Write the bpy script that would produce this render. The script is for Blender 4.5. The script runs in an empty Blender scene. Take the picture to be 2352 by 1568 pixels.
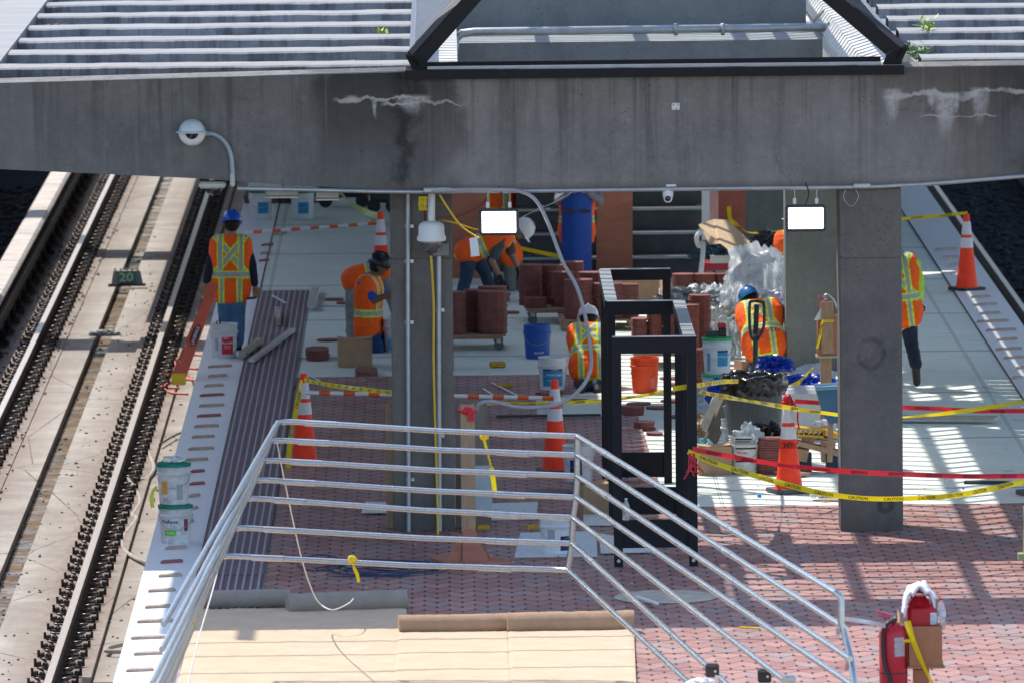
import bpy, bmesh, math, random
from mathutils import Vector, Matrix, noise
R = math.radians
rnd = random.Random(7)
V3 = Vector
# ---------------------------------------------------------------- camera
H = 9.5; FPX = 21000.0; W0, H0 = 2352.0, 1568.0
roll = 0.011
_Y = V3((-171, 1954, -FPX)).normalized()
_X = V3((1, roll, (-171 + 1954*roll)/FPX)).normalized()
_Z = _X.cross(_Y).normalized()
CR = Matrix((_X, _Y, _Z))
scene = bpy.context.scene
cd = bpy.data.cameras.new('camera'); cam = bpy.data.objects.new('camera', cd)
scene.collection.objects.link(cam); scene.camera = cam
cam.matrix_world = Matrix.Translation((0, 0, H)) @ CR.to_4x4()
cd.sensor_width = 36; cd.sensor_fit = 'HORIZONTAL'; cd.lens = FPX/W0*36
cd.clip_start = 1; cd.clip_end = 2000
cd.dof.use_dof = True; cd.dof.focus_distance = 83; cd.dof.aperture_fstop = 6.0
# ---------------------------------------------------------------- light
SUN = V3((-0.64, 0.77, 0)).normalized(); EL = R(55)
sd = SUN*math.cos(EL) + V3((0, 0, math.sin(EL)))
w = bpy.data.worlds.new('World'); scene.world = w; w.use_nodes = True
nt = w.node_tree; nt.nodes.clear()
sky = nt.nodes.new('ShaderNodeTexSky'); sky.sky_type = 'NISHITA'; sky.sun_disc = False
sky.sun_elevation = EL; sky.sun_rotation = math.atan2(sd.x, sd.y)
bg = nt.nodes.new('ShaderNodeBackground'); bg.inputs[1].default_value = 0.15
wo = nt.nodes.new('ShaderNodeOutputWorld')
nt.links.new(sky.outputs[0], bg.inputs[0]); nt.links.new(bg.outputs[0], wo.inputs[0])
sl = bpy.data.lights.new('sun', 'SUN'); sl.energy = 2.6; sl.angle = R(0.5); sl.color = (1.0, 0.945, 0.87)
so = bpy.data.objects.new('sun', sl); scene.collection.objects.link(so)
so.rotation_euler = (-sd).to_track_quat('-Z', 'Y').to_euler(); so.location = (-40, 120, 60)
scene.view_settings.view_transform = 'Standard'; scene.view_settings.look = 'None'
scene.view_settings.exposure = 1.2; scene.view_settings.gamma = 1
scene.render.engine = 'CYCLES'
# ---------------------------------------------------------------- picture -> place
def ray(px, py): return CR @ V3((px - W0/2, H0/2 - py, -FPX))
def G(px, py, z=0.0):
    r = ray(px, py); return V3((0, 0, H)) + r*((z - H)/r.z)
def P(px, py, Y):
    r = ray(px, py); return V3((0, 0, H)) + r*(Y/r.y)
def S(Y, z=0.0): return FPX/(Y*0.9957 + (H - z)*0.093)      # pixels per metre
# ---------------------------------------------------------------- materials
MATS = {}
def mat(name, col, rough=0.7, metal=0.0, var=0.12, vs=6.0, bump=0.0, bs=40.0, emit=0, alpha=None, trans=0, spec=0.4, stretch=None):
    if name in MATS: return MATS[name]
    m = bpy.data.materials.new(name); m.use_nodes = True; t = m.node_tree; b = t.nodes['Principled BSDF']
    b.inputs['Roughness'].default_value = rough; b.inputs['Metallic'].default_value = metal
    b.inputs['Specular IOR Level'].default_value = spec
    tc = t.nodes.new('ShaderNodeTexCoord'); vec = tc.outputs['Object']
    if stretch:
        mp = t.nodes.new('ShaderNodeMapping'); mp.inputs['Scale'].default_value = stretch
        t.links.new(vec, mp.inputs[0]); vec = mp.outputs[0]
    n = t.nodes.new('ShaderNodeTexNoise'); n.inputs['Scale'].default_value = vs; n.inputs['Detail'].default_value = 6
    n.inputs['Roughness'].default_value = 0.65
    t.links.new(vec, n.inputs[0])
    r = t.nodes.new('ShaderNodeMapRange'); r.inputs['From Min'].default_value = 0.3; r.inputs['From Max'].default_value = 0.7
    r.inputs['To Min'].default_value = 1 - var; r.inputs['To Max'].default_value = 1 + var
    t.links.new(n.outputs[0], r.inputs[0])
    mx = t.nodes.new('ShaderNodeVectorMath'); mx.operation = 'SCALE'; mx.inputs[0].default_value = col[:3]
    t.links.new(r.outputs[0], mx.inputs['Scale']); t.links.new(mx.outputs[0], b.inputs['Base Color'])
    if bump:
        n2 = t.nodes.new('ShaderNodeTexNoise'); n2.inputs['Scale'].default_value = bs; n2.inputs['Detail'].default_value = 4
        t.links.new(vec, n2.inputs[0]); bp = t.nodes.new('ShaderNodeBump'); bp.inputs['Strength'].default_value = bump
        bp.inputs['Distance'].default_value = 0.02
        t.links.new(n2.outputs[0], bp.inputs['Height']); t.links.new(bp.outputs[0], b.inputs['Normal'])
    if emit:
        b.inputs['Emission Color'].default_value = (1, 0.98, 0.95, 1); b.inputs['Emission Strength'].default_value = emit
    if alpha is not None: b.inputs['Alpha'].default_value = alpha
    if trans: b.inputs['Transmission Weight'].default_value = trans
    MATS[name] = m; return m
def vcmat(name, rough=0.75, bump=0.0, bs=60):
    if name in MATS: return MATS[name]
    m = mat(name, (1, 1, 1), rough, var=0.1, vs=25, bump=bump, bs=bs); t = m.node_tree
    a = t.nodes.new('ShaderNodeAttribute'); a.attribute_name = 'dye'
    mx = [x for x in t.nodes if x.type == 'VECT_MATH'][0]
    t.links.new(a.outputs['Color'], mx.inputs[0]); return m
class NG:
    """small node-graph helper"""
    def __init__(s, name, rough=0.8):
        s.m = bpy.data.materials.new(name); s.m.use_nodes = True; s.t = s.m.node_tree
        s.b = s.t.nodes['Principled BSDF']; s.b.inputs['Roughness'].default_value = rough
        s.tc = s.t.nodes.new('ShaderNodeTexCoord'); s.o = s.tc.outputs['Object']; MATS[name] = s.m
        sx = s.t.nodes.new('ShaderNodeSeparateXYZ'); s.t.links.new(s.o, sx.inputs[0]); s.x, s.y, s.z = sx.outputs[:3]
    def lk(s, a, b):
        if isinstance(a, (int, float)): b.default_value = a
        elif isinstance(a, tuple): b.default_value = a if len(a) == len(b.default_value) else a + (1,)
        else: s.t.links.new(a, b)
    def f(s, op, a, b=0.0, c=0.0, clamp=False):
        n = s.t.nodes.new('ShaderNodeMath'); n.operation = op; n.use_clamp = clamp
        s.lk(a, n.inputs[0]); s.lk(b, n.inputs[1]); s.lk(c, n.inputs[2]); return n.outputs[0]
    def vec(s, sc, loc=(0, 0, 0)):
        n = s.t.nodes.new('ShaderNodeMapping'); s.lk(s.o, n.inputs[0]); n.inputs['Scale'].default_value = sc
        n.inputs['Location'].default_value = loc; return n.outputs[0]
    def noise(s, scale, detail=5, rough=0.6, vec=None, dist=0.0):
        n = s.t.nodes.new('ShaderNodeTexNoise'); s.lk(vec if vec else s.o, n.inputs[0])
        n.inputs['Scale'].default_value = scale; n.inputs['Detail'].default_value = detail
        n.inputs['Roughness'].default_value = rough; n.inputs['Distortion'].default_value = dist; return n.outputs[0]
    def vor(s, scale, feat='F1', vec=None):
        n = s.t.nodes.new('ShaderNodeTexVoronoi'); n.feature = feat; s.lk(vec if vec else s.o, n.inputs[0])
        n.inputs['Scale'].default_value = scale; return n.outputs['Distance']
    def mr(s, v, a, b, c=0.0, d=1.0, smooth=False):
        n = s.t.nodes.new('ShaderNodeMapRange'); s.lk(v, n.inputs[0]); n.clamp = True
        if smooth: n.interpolation_type = 'SMOOTHSTEP'
        for k, q in zip(range(1, 5), (a, b, c, d)): s.lk(q, n.inputs[k])
        return n.outputs[0]
    def mix(s, fac, a, b, mode='MIX'):
        n = s.t.nodes.new('ShaderNodeMix'); n.data_type = 'RGBA'; n.blend_type = mode
        s.lk(fac, n.inputs[0]); s.lk(a, n.inputs[6]); s.lk(b, n.inputs[7]); return n.outputs[2]
    def white(s, a, b):
        c = s.t.nodes.new('ShaderNodeCombineXYZ'); s.lk(a, c.inputs[0]); s.lk(b, c.inputs[1])
        n = s.t.nodes.new('ShaderNodeTexWhiteNoise'); s.lk(c.outputs[0], n.inputs[0]); return n.outputs[0]
    def out(s, col, bump=None, st=0.4, dist=0.02, rough=None):
        s.lk(col, s.b.inputs['Base Color'])
        if rough is not None: s.lk(rough, s.b.inputs['Roughness'])
        if bump is not None:
            n = s.t.nodes.new('ShaderNodeBump'); s.lk(bump, n.inputs['Height']); n.inputs['Strength'].default_value = st
            n.inputs['Distance'].default_value = dist; s.t.links.new(n.outputs[0], s.b.inputs['Normal'])
        return s.m
# ---------------------------------------------------------------- objects
COL = scene.collection
def tag(o, label=None, cat=None, group=None, kind=None):
    if label: o['label'] = label
    if cat: o['category'] = cat
    if group: o['group'] = group
    if kind: o['kind'] = kind
    return o
def thing(name, label, cat, loc, group=None, rz=0):
    o = bpy.data.objects.new(name, None); COL.objects.link(o); o.location = loc; o.rotation_euler = (0, 0, rz)
    o.empty_display_size = 0.1; o['wl'] = list(loc); return tag(o, label, cat, group)
def wl(o):
    p = V3(o.location); q = o.parent
    while q: p = p + V3(q.location); q = q.parent
    return p
class MB:
    def __init__(s): s.bm = bmesh.new()
    def _add(s, verts, faces):
        vs = [s.bm.verts.new(v) for v in verts]
        for f in faces:
            try: s.bm.faces.new([vs[i] for i in f])
            except ValueError: pass
        return s
    def box(s, c, d, rz=0, rot=None, bev=0):
        M = rot if rot else Matrix.Rotation(rz, 3, 'Z'); c = V3(c); h = V3(d)/2
        p = [c + M @ V3((x*h.x, y*h.y, z*h.z)) for z in (-1, 1) for x, y in ((-1, -1), (1, -1), (1, 1), (-1, 1))]
        if bev:
            b = bmesh.new(); vs = [b.verts.new(q) for q in p]
            for f in ((3, 2, 1, 0), (4, 5, 6, 7), (0, 1, 5, 4), (1, 2, 6, 5), (2, 3, 7, 6), (3, 0, 4, 7)): b.faces.new([vs[i] for i in f])
            bmesh.ops.bevel(b, geom=b.edges[:], offset=bev, segments=1, affect='EDGES')
            b.verts.index_update()
            s._add([v.co.copy() for v in b.verts], [[v.index for v in f.verts] for f in b.faces]); b.free(); return s
        return s._add(p, ((3, 2, 1, 0), (4, 5, 6, 7), (0, 1, 5, 4), (1, 2, 6, 5), (2, 3, 7, 6), (3, 0, 4, 7)))
    def bar(s, a, b, w, h, up=(0, 0, 1), bev=0):
        a, b = V3(a), V3(b); y = (b - a).normalized(); u = V3(up)
        if abs(y.dot(u)) > 0.99: u = V3((0, 1, 0))
        x = y.cross(u).normalized(); z = x.cross(y)
        M = Matrix((x, y, z)).transposed(); return s.box((a + b)/2, (w, (b - a).length, h), rot=M, bev=bev)
    def quad(s, *p): return s._add([V3(q) for q in p], [list(range(len(p)))])
    def prism(s, poly, ext):
        n = len(poly); ext = V3(ext); p = [V3(q) for q in poly]
        return s._add(p + [q + ext for q in p], [list(range(n))[::-1], list(range(n, 2*n))] + [(i, (i+1) % n, n + (i+1) % n, n + i) for i in range(n)])
    def tube(s, path, r, seg=8, caps=True):
        path = [V3(p) for p in path]; n = len(path); rr = r if isinstance(r, (list, tuple)) else [r]*n
        t0 = (path[1] - path[0]).normalized(); u = t0.orthogonal().normalized(); vs = []
        for i, p in enumerate(path):
            t = (path[min(i+1, n-1)] - path[max(i-1, 0)])
            t = t.normalized() if t.length > 1e-9 else t0
            u = (u - t*u.dot(t)); u = u.normalized() if u.length > 1e-6 else t.orthogonal().normalized(); v = t.cross(u)
            vs += [p + (u*math.cos(2*math.pi*k/seg) + v*math.sin(2*math.pi*k/seg))*rr[i] for k in range(seg)]
        fs = [(i*seg + k, i*seg + (k+1) % seg, (i+1)*seg + (k+1) % seg, (i+1)*seg + k) for i in range(n-1) for k in range(seg)]
        if caps: fs += [list(range(seg))[::-1], [(n-1)*seg + k for k in range(seg)]]
        return s._add(vs, fs)
    def lathe(s, prof, c=(0, 0, 0), seg=24, M=None, caps=True, jit=None):
        c = V3(c); vs = []
        for i, (r, z) in enumerate(prof):
            for k in range(seg):
                a = 2*math.pi*k/seg; q = V3((r*math.cos(a), r*math.sin(a), z))
                if jit: q += V3(jit(a, i))
                vs.append(c + (M @ q if M else q))
        n = len(prof)
        fs = [(i*seg + k, i*seg + (k+1) % seg, (i+1)*seg + (k+1) % seg, (i+1)*seg + k) for i in range(n-1) for k in range(seg)]
        if caps: fs += [list(range(seg))[::-1], [(n-1)*seg + k for k in range(seg)]]
        return s._add(vs, fs)
    def ball(s, c, r, sub=2, sc=(1, 1, 1), M=None):
        b = bmesh.new(); bmesh.ops.create_icosphere(b, subdivisions=sub, radius=1); b.verts.index_update()
        r = V3((r*sc[0], r*sc[1], r*sc[2]))
        vs = []
        for v in b.verts:
            q = V3((v.co.x*r.x, v.co.y*r.y, v.co.z*r.z)); vs.append(V3(c) + (M @ q if M else q))
        s._add(vs, [[v.index for v in f.verts] for f in b.faces]); b.free(); return s
    def cone(s, a, ra, b, rb): # rounded limb
        a, b = V3(a), V3(b); s.ball(a, ra, 2); s.ball(b, rb, 2); s.tube([a, b], [ra, rb], 12); return s
    def build(s, name, m, parent=None, smooth=False, local=False):
        bmesh.ops.recalc_face_normals(s.bm, faces=s.bm.faces[:])
        me = bpy.data.meshes.new(name); s.bm.to_mesh(me); s.bm.free()
        if smooth is True:
            me.polygons.foreach_set('use_smooth', [True]*len(me.polygons))
        elif smooth:
            me.polygons.foreach_set('use_smooth', [True]*len(me.polygons))
            try: me.set_sharp_from_angle(angle=R(smooth))
            except Exception: pass
        return link(name, me, m, parent, local)
def link(name, me, m, parent=None, local=False):
    if m: me.materials.clear(); me.materials.append(m if not isinstance(m, str) else MATS[m])
    o = bpy.data.objects.new(name, me); COL.objects.link(o)
    if parent:
        if not local: me.transform(Matrix.Translation(-wl(parent)))
        o.parent = parent
    else:
        # origin at the base of the thing
        if not local and len(me.vertices):
            xs = [v.co for v in me.vertices]
            c = V3(((min(v.x for v in xs) + max(v.x for v in xs))/2, (min(v.y for v in xs) + max(v.y for v in xs))/2, min(v.z for v in xs)))
            if not getattr(me, 'keep', False) and name not in KEEP:
                me.transform(Matrix.Translation(-c)); o.location = c
    return o
KEEP = set()
def copy_tree(o, parent=None):
    c = o.copy(); COL.objects.link(c); c.parent = parent
    for ch in list(o.children): copy_tree(ch, c)
    return c
def crom(pts, n=8):
    pts = [V3(p) for p in pts]; q = [pts[0]*2 - pts[1]] + pts + [pts[-1]*2 - pts[-2]]; out = []
    for i in range(1, len(q) - 2):
        for k in range(n):
            t = k/n; a, b, c, d = q[i-1:i+3]
            out.append(0.5*((2*b) + (c - a)*t + (2*a - 5*b + 4*c - d)*t*t + (3*b - a - 3*c + d)*t**3))
    return out + [pts[-1]]
_tc = {}
def textmesh(s, size, font_bold=True):
    key = (s, size)
    if key not in _tc:
        c = bpy.data.curves.new('txt', 'FONT'); c.body = s; c.size = size; c.align_x = 'CENTER'; c.align_y = 'CENTER'; c.resolution_u = 2
        c.offset = size*0.02 if font_bold else 0
        o = bpy.data.objects.new('txt', c); COL.objects.link(o); dg = bpy.context.evaluated_depsgraph_get()
        me = bpy.data.meshes.new_from_object(o.evaluated_get(dg)); bpy.data.objects.remove(o); bpy.data.curves.remove(c)
        _tc[key] = ([v.co.copy() for v in me.vertices], [list(p.vertices) for p in me.polygons]); bpy.data.meshes.remove(me)
    return _tc[key]
def put_text(mb, s, size, fn, sx=1.0):
    vs, fs = textmesh(s, size); mb._add([fn(v.x*sx, v.y) for v in vs], fs)
def flat_text(mb, s, size, c, ux, uy, sx=1.0):
    c, ux, uy = V3(c), V3(ux).normalized(), V3(uy).normalized(); put_text(mb, s, size, lambda x, y: c + ux*x + uy*y, sx)

def translucent(m, fac=0.45, tint=None):
    t = m.node_tree; b = t.nodes['Principled BSDF']; o = [n for n in t.nodes if n.type == 'OUTPUT_MATERIAL'][0]
    tr = t.nodes.new('ShaderNodeBsdfTranslucent'); mx = t.nodes.new('ShaderNodeMixShader'); mx.inputs[0].default_value = fac
    if tint: tr.inputs[0].default_value = tint + (1,)
    elif b.inputs['Base Color'].links: t.links.new(b.inputs['Base Color'].links[0].from_socket, tr.inputs[0])
    t.links.new(b.outputs[0], mx.inputs[1]); t.links.new(tr.outputs[0], mx.inputs[2]); t.links.new(mx.outputs[0], o.inputs[0]); return m
# ================================================================ SETTING
YB = min(G(2003, 1226).y, G(975, 1225).y)-0.03                      # front face of the concrete beam and the front columns
XL = G(352, 1230).x; XS = G(522, 1000).x; XT = G(660, 1000).x
r0x_ = G(203, 523, -0.85).x-0.56
XRi = G(2276, 800).x; XR = G(2330, 720).x
TZ = -1.0
# --- materials of the ground
RX1 = G(203, 523, -0.85).x; RX2 = G(282, 1045, -0.85).x
def concrete_mat(name, base, dark, pits=True, streak=0.5, joints=None, warm=(0.3, 0.26, 0.22)):
    g = NG(name, 0.85)
    n1 = g.noise(1.3, 6, 0.65); n2 = g.noise(14, 5, 0.7); n3 = g.noise(90, 3, 0.6)
    st = g.noise(1.0, 5, 0.6, vec=g.vec((2.6, 2.6, 0.28)))
    c = g.mix(g.mr(n1, 0.35, 0.68), base, dark)
    c = g.mix(g.f('MULTIPLY', g.mr(st, 0.48, 0.72), streak), c, tuple(q*0.45 for q in dark[:3]))
    c = g.mix(g.f('MULTIPLY', g.mr(n2, 0.45, 0.75), 0.35), c, tuple(q*1.35 for q in base[:3]))
    c = g.mix(g.f('MULTIPLY', g.mr(n3, 0.5, 0.8), 0.3), c, tuple(q*0.55 for q in base[:3]))
    if pits:
        v = g.vor(26); k = g.noise(3.1, 3); r = g.mr(k, 0.40, 0.72, 0.03, 0.2)
        pit = g.f('MULTIPLY', g.f('LESS_THAN', v, r), 0.75)
        c = g.mix(pit, c, (0.02, 0.02, 0.022))
    return g, c, n2, n3
g, c, n2, n3 = concrete_mat('slab', (0.70, 0.75, 0.66), (0.60, 0.655, 0.58), pits=False, streak=0.0)
br = g.noise(1.0, 4, 0.6, vec=g.vec((1.0, 30, 1)))
c = g.mix(g.f('MULTIPLY', g.mr(br, 0.4, 0.7), 0.22), c, (0.40, 0.42, 0.38))
# control joints: across and along
jy = g.f('LESS_THAN', g.f('ABSOLUTE', g.f('SUBTRACT', g.f('PINGPONG', g.f('ADD', g.y, 0.9), 2.3), 0.03)), 0.03)
jx = g.f('LESS_THAN', g.f('ABSOLUTE', g.f('SUBTRACT', g.f('PINGPONG', g.f('ADD', g.x, 0.55), 0.78), 0.012)), 0.006)
c = g.mix(g.f('MULTIPLY', g.f('MAXIMUM', jy, jx), 0.55), c, (0.10, 0.11, 0.11))
sp = g.noise(2.2, 4, 0.7, dist=1.5); c = g.mix(g.f('MULTIPLY', g.mr(sp, 0.6, 0.72), 0.5), c, (0.2, 0.2, 0.19))
g.out(c, n3, 0.25, 0.006)
# pavers
g = NG('pavers', 0.62); A = 0.1075; B = 0.33
xx = g.f('DIVIDE', g.x, A); pp = g.f('MULTIPLY', g.f('PINGPONG', g.f('ADD', g.x, 100*A), A), 0.5/A)
yy = g.f('ADD', g.f('DIVIDE', g.y, B), pp)
fy = g.f('FRACT', yy); dl = g.f('MINIMUM', fy, g.f('SUBTRACT', 1.0, fy))
line = g.f('LESS_THAN', dl, 0.055)
fx = g.f('FRACT', g.f('ADD', xx, 0.5)); dx = g.f('ABSOLUTE', g.f('SUBTRACT', fx, 0.5))
hole = g.f('MULTIPLY', g.f('LESS_THAN', dx, 0.1), g.f('LESS_THAN', dl, 0.17))
tid = g.white(g.f('FLOOR', yy), g.f('FLOOR', g.f('DIVIDE', g.f('ADD', g.x, 0), 2*A)))
tid2 = g.white(g.f('FLOOR', yy), g.f('ADD', g.f('FLOOR', g.f('DIVIDE', g.x, 2*A)), 37.0))
c = g.mix(tid, (0.25, 0.10, 0.085), (0.37, 0.185, 0.155))
c = g.mix(g.f('MULTIPLY', g.mr(tid2, 0.7, 0.9), 0.75), c, (0.25, 0.19, 0.19))
gr = g.noise(1.6, 5, 0.7); c = g.mix(g.f('MULTIPLY', g.mr(gr, 0.48, 0.75), 0.3), c, (0.42, 0.33, 0.30))
n3 = g.noise(60, 4, 0.7); c = g.mix(g.f('MULTIPLY', g.mr(n3, 0.45, 0.8), 0.3), c, (0.24, 0.12, 0.11))
du = g.noise(1.0, 6, 0.75, vec=g.vec((1.1, 0.5, 1), (3, 1, 0)), dist=0.8); c = g.mix(g.f('MULTIPLY', g.mr(du, 0.55, 0.72), 0.4), c, (0.40, 0.32, 0.28)); sm_k = g.noise(1.0, 5, 0.7, vec=g.vec((0.7, 0.35, 1), (9, 4, 0))); c = g.mix(g.f('MULTIPLY', g.mr(sm_k, 0.55, 0.7), 0.4), c, (0.17, 0.10, 0.095))
c = g.mix(g.f('MULTIPLY', line, 0.7), c, (0.05, 0.03, 0.03)); c = g.mix(hole, c, (0.006, 0.005, 0.005))
g.out(c, g.f('SUBTRACT', n3, g.f('MAXIMUM', line, hole)), 0.5, 0.006)
# track slab
g, c, n2, n3 = concrete_mat('track_concrete', (0.38, 0.352, 0.32), (0.22, 0.205, 0.19), pits=False, streak=0.0)
g2 = g.noise(1.0, 5, 0.65, vec=g.vec((0.8, 9, 1))); c = g.mix(g.f('MULTIPLY', g.mr(g2, 0.45, 0.72), 0.5), c, (0.36, 0.31, 0.25))
cr = g.vor(0.9, 'DISTANCE_TO_EDGE', vec=g.vec((0.5, 0.22, 1))); nz = g.noise(5, 3)
c = g.mix(g.f('MULTIPLY', g.f('LESS_THAN', g.f('ADD', cr, g.f('MULTIPLY', nz, 0.012)), 0.009), 0.8), c, (0.06, 0.05, 0.045))
b3 = g.noise(7, 4, 0.75, dist=2); c = g.mix(g.f('MULTIPLY', g.mr(b3, 0.68, 0.74), 0.7), c, (0.09, 0.08, 0.07))
for rx_ in (RX1, RX2):
    d_ = g.f('ABSOLUTE', g.f('SUBTRACT', g.x, rx_)); c = g.mix(g.f('MULTIPLY', g.mr(d_, 0.2, 0.62, 1, 0), g.mr(g.noise(2.5, 5, 0.7), 0.25, 0.6, 0.3, 0.8)), c, (0.16, 0.10, 0.075))
dk_ = g.noise(1.0, 6, 0.7, vec=g.vec((1.2, 0.12, 1))); c = g.mix(g.f('MULTIPLY', g.mr(dk_, 0.5, 0.66), 0.6), c, (0.20, 0.175, 0.15))
g.out(c, n3, 0.4, 0.01)
mat('shade_ballast', (0.04, 0.043, 0.05), 1.0, var=0.5, vs=12, bump=1.0, bs=18, spec=0.0)  # near-black colour stands in for the shade over the outer tracks
mat('edge_granite', (0.72, 0.73, 0.74), 0.6, var=0.06, vs=50, bump=0.1, bs=90)
g = NG('water', 0.12); n = g.noise(2.0, 4, 0.6); g.out(g.mix(g.mr(n, 0.4, 0.65), (0.10, 0.065, 0.035), (0.19, 0.13, 0.08)), g.noise(9, 3), 0.25, 0.02, rough=g.mr(g.noise(3.0, 4, 0.7), 0.42, 0.6, 0.25, 0.7)); g.b.inputs['Specular IOR Level'].default_value = 0.08
mat('rail_steel', (0.085, 0.062, 0.055), 0.75, 0.2, var=0.3, vs=20)
mat('rail_head', (0.52, 0.46, 0.42), 0.42, 0.65, var=0.12, vs=6, stretch=(30, 0.6, 1))
mat('clip_steel', (0.05, 0.042, 0.042), 0.5, 0.55, var=0.3, vs=30)
mat('clip_bright', (0.20, 0.16, 0.14), 0.4, 0.7, var=0.3, vs=30)
mat('tactile', (0.14, 0.095, 0.115), 0.6, var=0.15, vs=9, bump=0.2)
mat('tactile_rib', (0.33, 0.29, 0.33), 0.6, var=0.25, vs=25)
mat('burlap', (0.56, 0.42, 0.285), 0.95, var=0.1, vs=3, bump=0.6, bs=130)
KEEP |= {'ground', 'platform', 'paving', 'track_slab', 'trackbed', 'platform_edge', 'gutter_water', 'track_plinth'}
mb = MB(); mb.quad((-400, 20, -1.16), (400, 20, -1.16), (400, 900, -1.16), (-400, 900, -1.16)); tag(mb.build('ground', mat('far_ground', (0.30, 0.28, 0.25), 0.95, var=0.2, vs=0.5, spec=0.0)), kind='structure')
mb = MB(); mb.box(((XL+XR)/2, 130, -0.56), (XR-XL, 150, 1.12)); tag(mb.build('platform', MATS['slab']), kind='structure')
for x0, x1 in ((-13.5, r0x_), (XR, 15.5)):
    mb = MB(); mb.box(((x0+x1)/2, 130, -1.125), (x1-x0, 150, 0.05)); KEEP.add('track_ballast'); tag(mb.build('track_ballast', MATS['shade_ballast']), kind='structure')
# left trackbed: slab steps and gutter
r1x = G(203, 523, -0.85).x; r2x = G(282, 1045, -0.85).x
gx0 = G(222, 772, -1.05).x; gx1 = G(258, 772, -1.05).x
mb = MB()
mb.box(((r1x-0.55 + gx0)/2, 130, -1.10), (gx0-(r1x-0.55), 150, 0.16))
mb.box(((gx1+XL)/2, 130, -1.12), (XL-gx1, 150, 0.14))
tag(mb.build('track_slab', MATS['track_concrete']), kind='structure')
mb = MB(); mb.box(((gx0+gx1)/2, 130, -1.13), (gx1-gx0-0.004, 150, 0.04)); tag(mb.build('gutter_water', MATS['water']), kind='structure')
for rx in (r1x, r2x):
    mb = MB(); mb.box((rx, 130, -1.032), (0.62, 150, 0.05)); tag(mb.build('track_plinth', MATS['track_concrete']), kind='structure')
tp = mat('clay_dust', (0.30, 0.22, 0.16), 0.95, var=0.25, vs=3)
def rail(x, name_label, y0=62, y1=190, clips=True, grp='running rails', n0=68, n1=132):
    t = thing('track_rail', name_label, 'rail', (x, y0, TZ), group=grp)
    z = -0.82
    prof = [(-0.07, z-.19), (0.07, z-.19), (0.07, z-.175), (0.012, z-.155), (0.012, z-.045), (0.036, z-.035), (0.036, z-.004), (-0.036, z-.004), (-0.036, z-.035), (-0.012, z-.045), (-0.012, z-.155), (-0.07, z-.175)]
    mb = MB(); mb.prism([(x+a, y0, b) for a, b in prof], (0, y1-y0, 0)); mb.build('rail_web', MATS['rail_steel'], t)
    mb = MB(); mb.box((x, (y0+y1)/2, z-0.001), (0.066, y1-y0, 0.006)); mb.build('rail_head', MATS['rail_head'], t)
    if clips:
        y = n0; c0 = None
        k = 0
        while y < n1 and k < 100:
            if c0 is None:
                mb = MB(); z0 = -1.007
                mb.box((0, 0, 0.01), (0.42, 0.22, 0.025), bev=0.006)
                for s in (-1, 1):
                    mb.box((s*0.15, 0, 0.03), (0.06, 0.13, 0.05), bev=0.012); mb.box((s*0.215, 0.02, 0.03), (0.05, 0.09, 0.075), bev=0.01)
                    mb.tube([(s*0.255, 0.05, 0.0), (s*0.255, 0.05, 0.10)], 0.016, 6)
                c0 = mb.build('rail_clip', MATS['clip_steel'], t, smooth=35, local=True)
                e0 = []
                for s in (-1, 1): mb = MB(); mb.tube([(s*(0.135+0.05*math.sin(a)), -0.02+0.075*math.cos(a), 0.06+0.05*math.sin(a*0.6)) for a in [q*0.55 for q in range(10)]], 0.012, 5); e0.append(mb.build('spring', MATS['clip_bright'], c0, smooth=True, local=True))
                c = c0
            else:
                c = c0.copy(); COL.objects.link(c); c.parent = t
                for q in e0: e = q.copy(); COL.objects.link(e); e.parent = c
            c.location = (0, y - y0, 0.0); c.scale = (0.85, rnd.uniform(.65, .8), rnd.uniform(.62, .78)); c.rotation_euler = (0, 0, rnd.uniform(-.08, .08)); y += 0.67; k += 1
    return t
rail(r1x, 'brown steel running rail with black spring clips, next to the covered third rail', n0=84, n1=150)
rail(r2x, 'brown steel running rail with black spring clips, nearest to the white platform edge', n0=79, n1=146)
rr = G(2206, 510, -0.85).x
rail(rr, 'thin shadowed rail on the dark track right of the platform', clips=False, grp='running rails')
rail(rr+1.5, 'rail at the outer side of the dark right track', clips=False, grp='running rails')
# third rail cover
cx = G(70, 520, -0.5).x
t = thing('third_rail_cover', 'pale weathered cover board over the power rail at far left', 'rail cover', (cx, 80, TZ))
mb = MB()
y = 84.0
while y < 150:
    L = 4.4; mb.box((cx, y+L/2, -0.52), (0.30, L-0.02, 0.10), bev=0.035); y += L
mb.build('cover_board', mat('cover_board', (0.52, 0.47, 0.43), 0.6, var=0.2, vs=3), t)
s0 = None; y = 84.5
while y < 146:
    if s0 is None:
        mb = MB(); mb.box((0, 0, 0.24), (0.06, 0.08, 0.42)); mb.lathe([(0.11, 0.0), (0.11, 0.05), (0.06, 0.08), (0.09, 0.12), (0.05, 0.16), (0.05, 0.3)], (0.16, 0, 0), 10)
        s0 = mb.build('support', MATS['clip_steel'], t, local=True); c = s0
    else: c = s0.copy(); COL.objects.link(c); c.parent = t
    c.location = (0, y-80, 0); y += 1.5
mb = MB(); mb.box((cx+0.16, 116, -0.69), (0.07, 66, 0.12)); mb.build('power_rail', MATS['rail_steel'], t)
# unseen wall far left, added to shade the outer track
mb = MB(); mb.box((cx-2.1, 125, 1.2), (0.3, 110, 4.6)); tag(mb.build('shade_wall', mat('wall_grey', (0.2, 0.2, 0.2))), 'unseen grey wall added to shade the outer left track', 'wall')
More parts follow.
